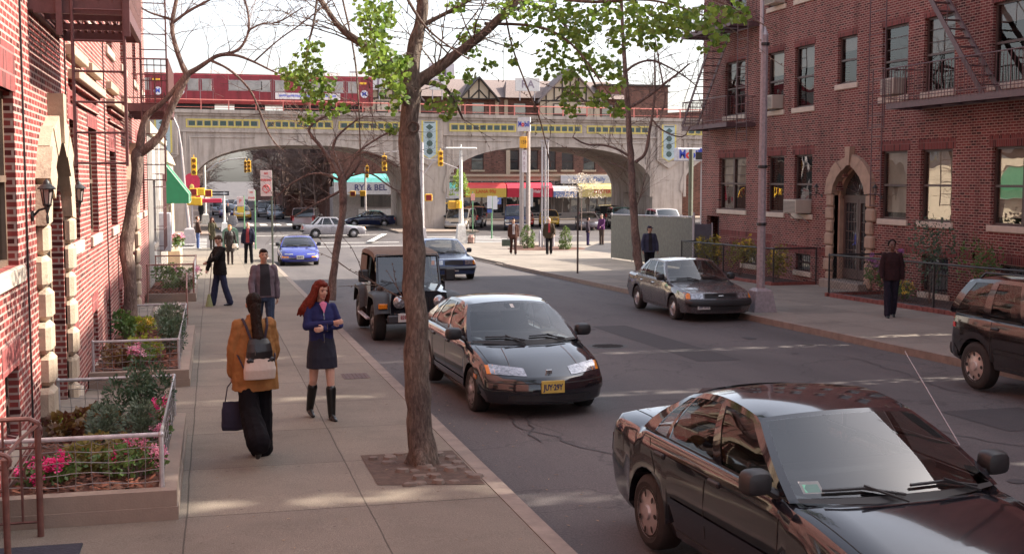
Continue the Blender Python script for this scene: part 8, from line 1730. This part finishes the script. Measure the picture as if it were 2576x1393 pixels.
# ================================================================ GARDENS, PLANTERS, FENCES, PIT
M_chain = mat('chain-link wire', (.30, .29, .29), .4, metal=.6, var=.1)
def planter(label, y0, y1, x1, h, cap_=True):
    t = thing('concrete_planter', (x1, y0, gz(y0)), label, 'planter'); g = MB(); x0 = XL+.02
    def blk(xa, xb, ya, yb, z0, z1):
        v = [(x, y, gz(y)+z) for z in (z0, z1) for x, y in ((xa, ya), (xb, ya), (xb, yb), (xa, yb))]; g.add(v, [(0, 3, 2, 1), (4, 5, 6, 7), (0, 1, 5, 4), (1, 2, 6, 5), (2, 3, 7, 6), (3, 0, 4, 7)])
    blk(x0, x1+.012, y0-.012, y1+.012, -.05, h*.45); blk(x0, x1, y0, y0+.15, h*.45, h); blk(x0, x1, y1-.15, y1, h*.45, h); blk(x1-.15, x1, y0+.15, y1-.15, h*.45, h)
    g.build('wall', M_conc, t)
    s = MB(); rows = []; rn = random.Random(int(y0)); nx, ny = 14, int((y1-y0)*9)
    for j in range(ny+1):
        y = y0+.14+(y1-y0-.28)*j/ny; rows.append([(x0+(x1-.14-x0)*i/nx, y, gz(y)+h-.03+.05*pnoise(Vector((i*.5, y*3, 0)))+rn.uniform(0, .02)) for i in range(nx+1)])
    s.grid(rows); s.build('mulch_bed', M_soil, t)
    c = MB()
    for _ in range(int((y1-y0)*260)):
        x, y = rn.uniform(x0+.05, x1-.18), rn.uniform(y0+.18, y1-.18); z = gz(y)+h-.01+rn.uniform(0, .04); a = rn.uniform(0, 6.28); l_, w_ = rn.uniform(.02, .05), rn.uniform(.008, .02); u = Vector((math.cos(a), math.sin(a), rn.uniform(-.4, .4)))*l_; v = Vector((-math.sin(a), math.cos(a), rn.uniform(-.4, .4)))*w_; p = Vector((x, y, z)); c.add([p-u-v, p+u-v, p+u+v, p-u+v], [(0, 1, 2, 3)])
    co = c.build('bark_chips', mat('bark chip', (.17, .06, .035), .9, var=.6, scale=9), t, recalc=False); co['kind'] = 'stuff'; return t
planter('nearest low concrete planter full of pink azaleas, left edge of the pavement', 10.2, 14.0, -.33, .25); planter('middle concrete planter with the leaning tree, beyond the stone doorway', 17.7, 24.2, -.36, .24); planter('furthest concrete planter behind chain-link near the second doorway', 33.0, 38.5, -.45, .22)
def wirefence(label, P, h, zb, mrail, mesh='grid', rr=.022, cell=.13, cat='fence', posts=True):
    t = thing('wire_fence', (P[0][0], P[0][1], gz(P[0][1])+zb), label, cat); f = MB(); m = MB(); rn = random.Random(3)
    Z = lambda y: gz(y)+zb
    f.tube([(x, y, Z(y)+h) for x, y in P], rr, 7)
    if mesh == 'link2': f.tube([(x, y, Z(y)+.08) for x, y in P], rr*.6, 5)
    if posts:
        for x, y in P: f.tube([(x, y, Z(y)-.1), (x, y, Z(y)+h+.02)], rr*1.05, 7); f.ball((x, y, Z(y)+h), rr*1.4, 8, 6)
    for (x0, y0), (x1, y1) in zip(P, P[1:]):
        ln = math.hypot(x1-x0, y1-y0); A = lambda s_, z: Vector((x0+(x1-x0)*s_/ln+rn.uniform(-.004, .004), y0+(y1-y0)*s_/ln, Z(y0+(y1-y0)*s_/ln)+z))
        if mesh == 'grid':
            n = int(ln/cell)
            for i in range(n+1): s_ = min(ln, ln*i/n); m.tube([A(s_, .03), A(min(ln, s_+rn.uniform(-.015, .015)), h*.5), A(s_, h-.01)], .0035, 4)
            for k in range(1, 5): m.tube([A(ln*i/n, h*k/5-.02+.012*math.sin(i*1.3+k)) for i in range(n+1)], .0035, 4)
            for i in range(n): m.tube([A(ln*(i+.5)/n+cell*.5*math.cos(a), h-.012-cell*.35*abs(math.sin(a))) if False else A(min(ln, max(0, ln*(i+.5)/n+cell*.5*math.cos(a))), h-.01-cell*.4*math.sin(a)) for a in (0, .8, 1.57, 2.3, 3.14)], .003, 4)
        else:
            n = int((ln+h)/cell); zt = h
            for i in range(n+1):
                s0 = i*cell
                for sg in (1, -1):
                    a0, a1 = (s0-h, s0) if sg > 0 else (s0, s0-h); za, zb_ = 0, h
                    def clip(a, z, b, w):
                        if a < 0: z = z+(w-z)*(0-a)/(b-a); a = 0
                        if a > ln: z = z+(w-z)*(ln-a)/(b-a); a = ln
                        return a, z
                    if max(a0, a1) < 0 or min(a0, a1) > ln: continue
                    p = clip(a0, za, a1, zb_); q = clip(a1, zb_, a0, za)
                    if abs(p[0]-q[0]) < .01: continue
                    m.tube([A(*p), A(*q)], .0028, 3)
    f.build('rail', mrail, t, auto=50); m.build('wire_mesh', M_chain if mrail is not M_blk2 else M_blk2, t, recalc=False); return t
M_rail = mat('silver painted pipe', (.52, .50, .52), .35, metal=.4, var=.2, scale=12); M_rust = mat('rusty pink pipe', (.30, .15, .12), .6, var=.35, scale=10)
wirefence('silver pipe fence with drooping wire round the nearest planter', [(-1.7, 10.35), (-.45, 10.35), (-.45, 13.85), (-1.68, 13.85)], .47, .23, M_rail, rr=.02)
wirefence('silver pipe fence with wire round the middle planter', [(-1.68, 17.85), (-.5, 17.85), (-.52, 24.05), (-1.68, 24.05)], .47, .2, M_rail, rr=.018)
wirefence('rusty chain-link fence round the furthest planter', [(-1.68, 32.9), (-.5, 33.1), (-.5, 38.4), (-1.7, 38.4)], .9, .1, M_rust, 'link', rr=.022, cell=.09)
wirefence('leaning chain-link panel between the middle and furthest planters', [(-.52, 25.0), (-.62, 30.5)], .85, .05, M_rust, 'link', rr=.015, cell=.09)
def leafy(name, label, cat, base, rx, h, m, seed, n, ls, flowers=None, spike=0, group=None):
    rn = random.Random(seed); t = thing(name, base, label, cat, group=group); b = Vector(base); g = MB(); st = MB()
    sub = [(rn.uniform(0, 6.28), rn.random()**.5*.75, rn.uniform(.35, .8)) for _ in range(9)]
    for a, q, z in sub: 
        e = b+Vector((math.cos(a)*q*rx, math.sin(a)*q*rx, z*h)); st.tube([b+Vector((math.cos(a)*.03, math.sin(a)*.03, 0)), b.lerp(e, .5)+Vector((0, 0, .04)), e], [.008, .006, .003], 4)
    for _ in range(n):
        a, q, z = rn.choice(sub); c = b+Vector((math.cos(a)*q*rx, math.sin(a)*q*rx, z*h)); u0 = Vector((rn.gauss(0, 1), rn.gauss(0, 1), rn.gauss(0, 1))).normalized(); p = c+Vector((u0.x*rx*.36, u0.y*rx*.36, u0.z*h*.28))*rn.uniform(.6, 1.05)
        if p.z < b.z+.01: p.z = b.z+rn.uniform(.01, .08)
        u = (u0+Vector((rn.uniform(-.7, .7), rn.uniform(-.7, .7), rn.uniform(-.2, .9)))).normalized(); v = u.orthogonal().normalized(); s_ = ls*rn.uniform(.6, 1.3); w_ = (.25 if spike else .42)*s_
        g.add([p, p+u*s_*.5+v*w_, p+u*s_, p+u*s_*.5-v*w_], [(0, 1, 2, 3)])
    st.build('stem', M_bark2, t); g.build('foliage', m, t, recalc=False)
    if flowers:
        mf, nf, fs = flowers; g = MB(); cs = [rn.choice(sub) for _ in range(max(3, nf//9))]
        for i in range(nf):
            a, q, z = cs[i % len(cs)]; a += rn.gauss(0, .22); c = b+Vector((math.cos(a)*(q+.2)*rx*rn.uniform(.8, 1.15), math.sin(a)*(q+.2)*rx, h*min(1.1, z+rn.uniform(.05, .38)))); nn_ = Vector((rn.uniform(-.6, .6), rn.uniform(-1, .2), rn.uniform(.2, 1))).normalized(); x_ = nn_.orthogonal().normalized(); y_ = nn_.cross(x_)
            for k in range(5): an = k*1.2566; d = x_*math.cos(an)+y_*math.sin(an); e = x_*math.cos(an+.6)+y_*math.sin(an+.6); g.add([c, c+d*fs+nn_*fs*.25, c+e*fs*1.15+nn_*fs*.35], [(0, 1, 2)])
        g.build('flower', mf, t, recalc=False)
    return t
L_dk = leafmat('dark shrub leaf', (.03, .065, .03), (.075, .12, .065), .2); L_gr = leafmat('grey green leaf', (.06, .09, .055), (.13, .17, .11), .2); L_yg = leafmat('lime leaf', (.16, .22, .02), (.30, .34, .05), .4); L_rd = leafmat('bronze red leaf', (.10, .03, .02), (.2, .13, .03), .3); L_md = leafmat('mid leaf', (.05, .11, .02), (.12, .19, .05), .3)
F_hot = leafmat('hot pink petal', (.65, .02, .16), (.75, .05, .25), .25); F_pk = leafmat('pale pink petal', (.7, .22, .38), (.75, .42, .5), .25); F_wh = leafmat('white petal', (.6, .55, .5), (.7, .66, .62), .3); F_yl = leafmat('yellow petal', (.7, .5, .04), (.75, .6, .1), .3); F_vi = leafmat('violet petal', (.22, .06, .2), (.3, .12, .28), .25)
def gpl(x, y, h=.25): q = gp(x, y, h); return (min(max(q.x, -1.6), -.5), q.y, gz(q.y)+h-.03)
leafy('shrub', 'tall dark fine-leaved shrub at the back corner of the nearest planter', 'shrub', (-.78, 13.25, gz(13)+.22), .34, .72, L_dk, 1, 2600, .045, spike=1)
leafy('shrub', 'grey-green rounded shrub in the middle of the nearest planter', 'shrub', (-.92, 12.0, gz(12)+.22), .34, .52, L_gr, 2, 2600, .042, spike=1)
leafy('bedding_plant', 'bronze and lime coleus patch along the wall side of the nearest planter', 'plant', (-1.32, 12.9, gz(13)+.22), .36, .28, L_rd, 3, 1100, .06); leafy('bedding_plant', 'bright lime seedling against the wall in the nearest planter', 'plant', (-1.48, 13.1, gz(13)+.22), .14, .2, L_yg, 4, 130, .07)
leafy('bedding_plant', 'yellowish coleus behind the pink azaleas in the nearest planter', 'plant', (-1.0, 11.3, gz(11)+.22), .42, .26, leafmat('olive leaf', (.14, .13, .03), (.26, .2, .06), .3), 5, 1300, .055)
leafy('azalea', 'hot pink azalea on the left of the nearest planter', 'azalea', (-1.32, 10.85, gz(11)+.22), .30, .26, L_md, 6, 420, .045, (F_hot, 75, .035)); leafy('azalea', 'small hot pink azalea by the stair railing', 'azalea', (-1.52, 10.7, gz(11)+.22), .16, .2, L_md, 16, 100, .05, (F_hot, 34, .032))
leafy('azalea', 'two-tone pink azalea at the front right of the nearest planter', 'azalea', (-.70, 10.75, gz(11)+.22), .27, .32, L_md, 7, 420, .045, (F_pk, 70, .034)); leafy('azalea', 'hot pink azalea beside the two-tone one', 'azalea', (-.86, 10.95, gz(11)+.22), .2, .30, L_md, 8, 120, .05, (F_hot, 36, .034))
leafy('azalea', 'pink azalea tucked behind the pipe fence post', 'azalea', (-.56, 12.6, gz(12)+.22), .12, .42, L_md, 9, 100, .05, (F_hot, 24, .032)); leafy('azalea', 'pale azalea along the side rail of the nearest planter', 'azalea', (-.56, 12.0, gz(12)+.22), .14, .3, L_md, 19, 100, .05, (F_pk, 28, .03))
leafy('azalea', 'light pink azalea in the middle planter', 'azalea', (-1.02, 18.3, gz(18)+.2), .25, .32, L_md, 10, 160, .06, (F_pk, 60, .04)); leafy('bedding_plant', 'reddish leafy plant left of the light pink azalea', 'plant', (-1.35, 18.4, gz(18)+.2), .28, .32, L_rd, 11, 500, .06); leafy('bedding_plant', 'yellow-green plant behind the light pink azalea', 'plant', (-1.05, 19.0, gz(19)+.2), .26, .4, L_yg, 12, 500, .06)
leafy('shrub', 'dark rounded shrub at the front of the middle planter', 'shrub', (-.72, 19.7, gz(19.7)+.2), .30, .6, L_dk, 13, 1300, .05, spike=1); leafy('shrub', 'grey-green shrub further back in the middle planter', 'shrub', (-.75, 21.3, gz(21)+.2), .35, .7, L_gr, 14, 1500, .05, spike=1)
leafy('bedding_plant', 'white flowers at the back of the middle planter', 'plant', (-.85, 23.2, gz(23)+.2), .35, .5, L_md, 15, 320, .07, (F_wh, 70, .05)); leafy('bedding_plant', 'yellow pansies under the leaning tree', 'plant', (-1.25, 22.4, gz(22)+.2), .25, .35, L_yg, 17, 220, .07, (F_yl, 30, .045))
leafy('shrub', 'green bush against the wall behind the leaning tree', 'shrub', (-1.5, 21.8, gz(22)+.2), .25, .6, L_md, 18, 400, .07); leafy('bedding_plant', 'white and yellow flowers in the furthest planter', 'plant', (-.95, 34.0, gz(34)+.2), .5, .5, L_md, 20, 420, .09, (F_wh, 90, .07)); leafy('bedding_plant', 'pink flowers at the far end of the furthest planter', 'plant', (-.8, 36.2, gz(36)+.2), .45, .5, L_md, 21, 320, .09, (F_pk, 50, .07)); leafy('shrub', 'green shrub by the wall in the furthest planter', 'shrub', (-1.3, 35, gz(35)+.2), .35, .7, L_md, 22, 420, .09)
t = thing('window_box', (-1.5, 52, gz(52)), 'stone tub of pink flowers at the cream corner building', 'planter'); g = MB(); g.bbox((-1.74, 50.6, gz(51)), (-1.25, 53.6, gz(53)+.75), .04); g.build('trough', M_stone, t); leafy('bedding_plant', 'pink and white flowers spilling from the stone tub', 'plant', (-1.45, 51.2, gz(51)+.7), .35, .6, L_md, 23, 300, .1, (F_pk, 70, .08))
t = thing('utility_cabinet', (-1.5, 40.5, gz(40)), 'pale grey wall cabinet on the white siding', 'cabinet'); g = MB(); g.bbox((-1.74, 42.0, .2), (-1.35, 42.8, 1.5), .02); g.build('case', mat('pale grey cabinet', (.38, .36, .40), .5), t); g = MB(); g.bbox((-1.35, 42.1, .3), (-1.34, 42.7, 1.4), .003); g.build('cabinet_door', mat('pale grey cabinet', (.38, .36, .40), .5), t)
# iron hand-rails at the bottom left
t = thing('stair_railing', (-1.14, 10.1, gz(10)), 'brown iron stair railing with scrolled ends, bottom left corner', 'railing'); g = MB(); M_rl = mat('brown painted rail', (.14, .06, .05), .45, var=.3, scale=14)
z0 = gz(9.9); X1, Yr = -1.37, 9.95
g.tube([(-1.75, Yr, z0+.95), (X1-.06, Yr, z0+.95), (X1, Yr, z0+.92), (X1+.02, Yr, z0+.86)], .020, 7); g.tube([(X1, Yr, z0), (X1, Yr, z0+.92)], .026, 8); g.tube([(-1.75, Yr, z0+.72), (X1, Yr, z0+.72)], .012, 5); g.tube([(-1.75, Yr, z0+.12), (X1, Yr, z0+.12)], .012, 5)
for i in range(1, 7): g.tube([(X1-.13*i, Yr, z0+.12), (X1-.13*i, Yr, z0+.95)], .011, 5)
g.build('rail', M_rl, t, auto=50)
g = MB(); g.tube([(X1, Yr, z0+.66)]+[(X1-.02-.09*math.sin(R_(a)), Yr, z0+.58-.10*(1-math.cos(R_(a)))+.04) for a in range(0, 150, 25)], .010, 5); X2, Y2 = -1.44, 8.9; z2 = gz(8.7)
g.tube([(-1.75, Y2, z2+.88), (X2-.08, Y2, z2+.88)]+[(X2-.03+.055*math.sin(R_(a)), Y2, z2+.83+.05*math.cos(R_(a))) for a in range(0, 270, 30)], .018, 7); g.tube([(X2-.01, Y2, z2-.2), (X2-.01, Y2, z2+.84)], .024, 8); g.tube([(-1.75, Y2, z2+.62), (X2, Y2, z2+.62)], .011, 5); g.tube([(X2-.14, Y2, z2+.1), (X2-.14, Y2, z2+.62)], .010, 5); g.tube([(X2-.28, Y2, z2+.1), (X2-.28, Y2, z2+.62)], .010, 5)
g.tube([(X2-.02, Y2, z2+.8), (X2-.08, Y2+.35, z2+.76), (X2-.02, Y2+.8, z2+.82), (X1, Yr, z0+.9)], .016, 6); g.build('scroll', M_rl, t, auto=50)
t = thing('doormat', (-1.3, 8.0, gz(8)), 'dark blue-grey doormat at the very bottom left corner', 'mat'); g = MB(); g.bbox((-1.74, 9.0, gz(9)-.002), (-1.02, 9.62, gz(9)+.018), .006); g.v = [Vector((v.x, v.y, v.z-.019*(v.y-9))) for v in g.v]; g.build('mat_surface', mat('blue grey mat', (.03, .03, .045), .95, bump=1), t); g = MB(); g.bbox((-1.70, 9.05, gz(9)+.017), (-1.06, 9.08, gz(9)+.021), .001); g.build('mat_border', M_blk2, t)
# tree pit with setts
q = [(1.46, 12.3), (2.44, 12.3), (2.44, 10.72), (1.46, 10.95)]; g = MB(); g.add([(x, y, gz(y)+.005) for x, y in q], [(0, 1, 2, 3)]); tag(g.build('tree_pit_soil', mat('pit soil', (.10, .065, .05), .95, var=.4, scale=12, bump=1, bscale=40)), kind='structure')
g = MB(); rn = random.Random(9)
for j in range(9):
    for i in range(6):
        x, y = 1.56+i*.165+rn.uniform(-.045, .045), 10.90+j*.165+rn.uniform(-.04, .04); r2 = math.hypot(x-2.03, y-11.86)
        if r2 < .27 or rn.random() < .3+(.3 if y > 11.7 else 0): continue
        w_, l_ = rn.uniform(.055, .09), rn.uniform(.05, .08); h_ = rn.uniform(.008, .035); an = rn.uniform(-.5, .5); n_ = 7; c_ = Vector((x, y, gz(y)+.004)); k_ = [1+rn.uniform(-.18, .18) for _ in range(n_)]
        lo_ = [c_+Vector((math.cos(2*math.pi*k/n_+an)*w_*k_[k], math.sin(2*math.pi*k/n_+an)*l_*k_[k], 0)) for k in range(n_)]; hi_ = [c_+(v-c_)*.8+Vector((0, 0, h_)) for v in lo_]; g.add(lo_+hi_, [(k, (k+1) % n_, n_+(k+1) % n_, n_+k) for k in range(n_)]+[tuple(range(n_, 2*n_))])
tag(g.build('cobbles', mat('granite sett', (.17, .13, .108), .85, var=.3, scale=6, bump=.5)), 'loose granite setts around the foot of the big ginkgo', 'cobbles', kind='stuff')
t = thing('utility_cover', (1.98, 17.9, gz(17.9)), 'brown rusty utility cover in the pavement by the kerb', 'manhole cover'); g = MB(); a_, b_ = gp(845, 912), gp(895, 922); g.add([(1.88, 17.75, gz(17.75)+.006), (2.28, 17.75, gz(17.75)+.006), (2.28, 18.3, gz(18.3)+.006), (1.88, 18.3, gz(18.3)+.006)], [(0, 1, 2, 3)]); g.build('cover_plate', mat('rusty plate', (.09, .05, .045), .7, var=.3, bump=.6), t); g = MB()
for i in range(6): g.tube([(1.92+.06*i, 17.8, gz(17.8)+.008), (1.92+.06*i, 18.25, gz(18.25)+.008)], .004, 4)
g.build('rib', mat('rusty rib', (.12, .07, .06), .7), t)
# fallen litter specks and twigs
g = MB(); rn = random.Random(77)
for _ in range(420):
    x = rn.choice([rn.uniform(-.3, 2.5), rn.uniform(2.65, 3.4), rn.uniform(11.2, 11.95)]); y = rn.uniform(7, 34); zz = gz(y)+(0 if x < 2.6 else RD)+.008; a = rn.uniform(0, 6.28); l_ = rn.uniform(.008, .028); g.add([(x-l_*math.cos(a), y-l_*math.sin(a), zz), (x+l_*.4*math.sin(a), y-l_*.4*math.cos(a), zz+.004), (x+l_*math.cos(a), y+l_*math.sin(a), zz+.002), (x-l_*.4*math.sin(a), y+l_*.4*math.cos(a), zz+.004)], [(0, 1, 2, 3)])
tag(g.build('leaf_litter', mat('dry leaf litter', (.28, .2, .13), .9, var=.6, scale=3), recalc=False), 'scattered dry leaf scraps in the gutters and on the pavement', 'litter', kind='stuff')
# right-hand gardens: brick edging, soil, black chain-link, bushes
def strip2(mb, Ys, x0, x1, h): 
    r = [[(x0, y, gz(y)+h), (x1, y, gz(y)+h)] for y in Ys]; mb.grid(r)
g = MB(); strip2(g, [15, 20, 25, 29.4], 16.45, XR, .03); strip2(g, [33.9, 37, 41.1], 16.9, XR, .03); tag(g.build('garden_soil', mat('dark garden soil', (.07, .04, .035), .95, var=.5, scale=10, bump=1)), kind='structure')
g = MB()
for ya, yb, x in ((15, 29.5, 16.3), (33.8, 41.2, 16.75)):
    n = int((yb-ya)/.22)
    for i in range(n): y = ya+.22*i; g.bbox((x, y, gz(y)-.05), (x+.12, y+.205, gz(y)+.10+rnd.uniform(-.012, .012)), .01)
for ya, xa in ((29.45, 16.3), (33.7, 16.75)):
    for i in range(9): x = xa+.22*i; g.bbox((x, ya, gz(ya)-.05), (x+.205, ya+.1, gz(ya)+.10), .01) if x < XR-.2 else None
tag(g.build('garden_edging', mat('red edging brick', (.19, .06, .05), .85, var=.3, scale=5)), kind='structure')
wirefence('black chain-link fence along the near right garden', [(XR-.1, 29.5), (16.4, 29.5), (16.4, 24.6), (16.4, 19.8), (16.4, 15.2)], 1.12, .02, M_blk2, 'link2', rr=.025, cell=.12)
wirefence('black chain-link fence round the far right garden', [(XR-.1, 33.75), (16.85, 33.75), (16.85, 37.5), (16.85, 41.2), (XR-.5, 41.3)], 1.12, .02, M_blk2, 'link2', rr=.025, cell=.12)
L_ol = leafmat('yellow olive leaf', (.15, .14, .02), (.28, .24, .05), .3)
for x, y, r, h, m, lab, fl, n in ((17.6, 40.2, .6, 1.35, L_ol, 'yellow-green bush nearest the slatted fence gate', (F_yl, 50, .05), 900), (17.7, 38.0, .55, 1.3, L_ol, 'yellow-green bush in the middle of the far right garden', (F_yl, 40, .05), 800), (17.7, 35.2, .5, 1.15, L_ol, 'yellow-green bush just left of the lamp post', (F_yl, 30, .05), 700),
    (17.3, 28.2, .5, 1.15, L_md, 'violet flowering rhododendron by the garden gate', (F_vi, 60, .06), 700), (17.5, 26.4, .75, 2.3, L_dk, 'tall dark leafy shrub behind the walking person', None, 900), (17.6, 24.6, .6, 1.7, L_md, 'brighter green shrub between two basement windows', None, 700), (17.4, 20.2, .7, 2.3, leafmat('deep garden green', (.03, .09, .02), (.07, .15, .04), .2), 'dense green shrub above the small four-wheel-drive', None, 1500), (17.2, 27.2, .35, .5, L_md, 'low yellow-flowered plant inside the near right fence', (F_yl, 20, .05), 200)):
    leafy('garden_shrub', lab, 'shrub', (x, y, gz(y)+.03), r, h, m, int(y*10), n, .075, fl)
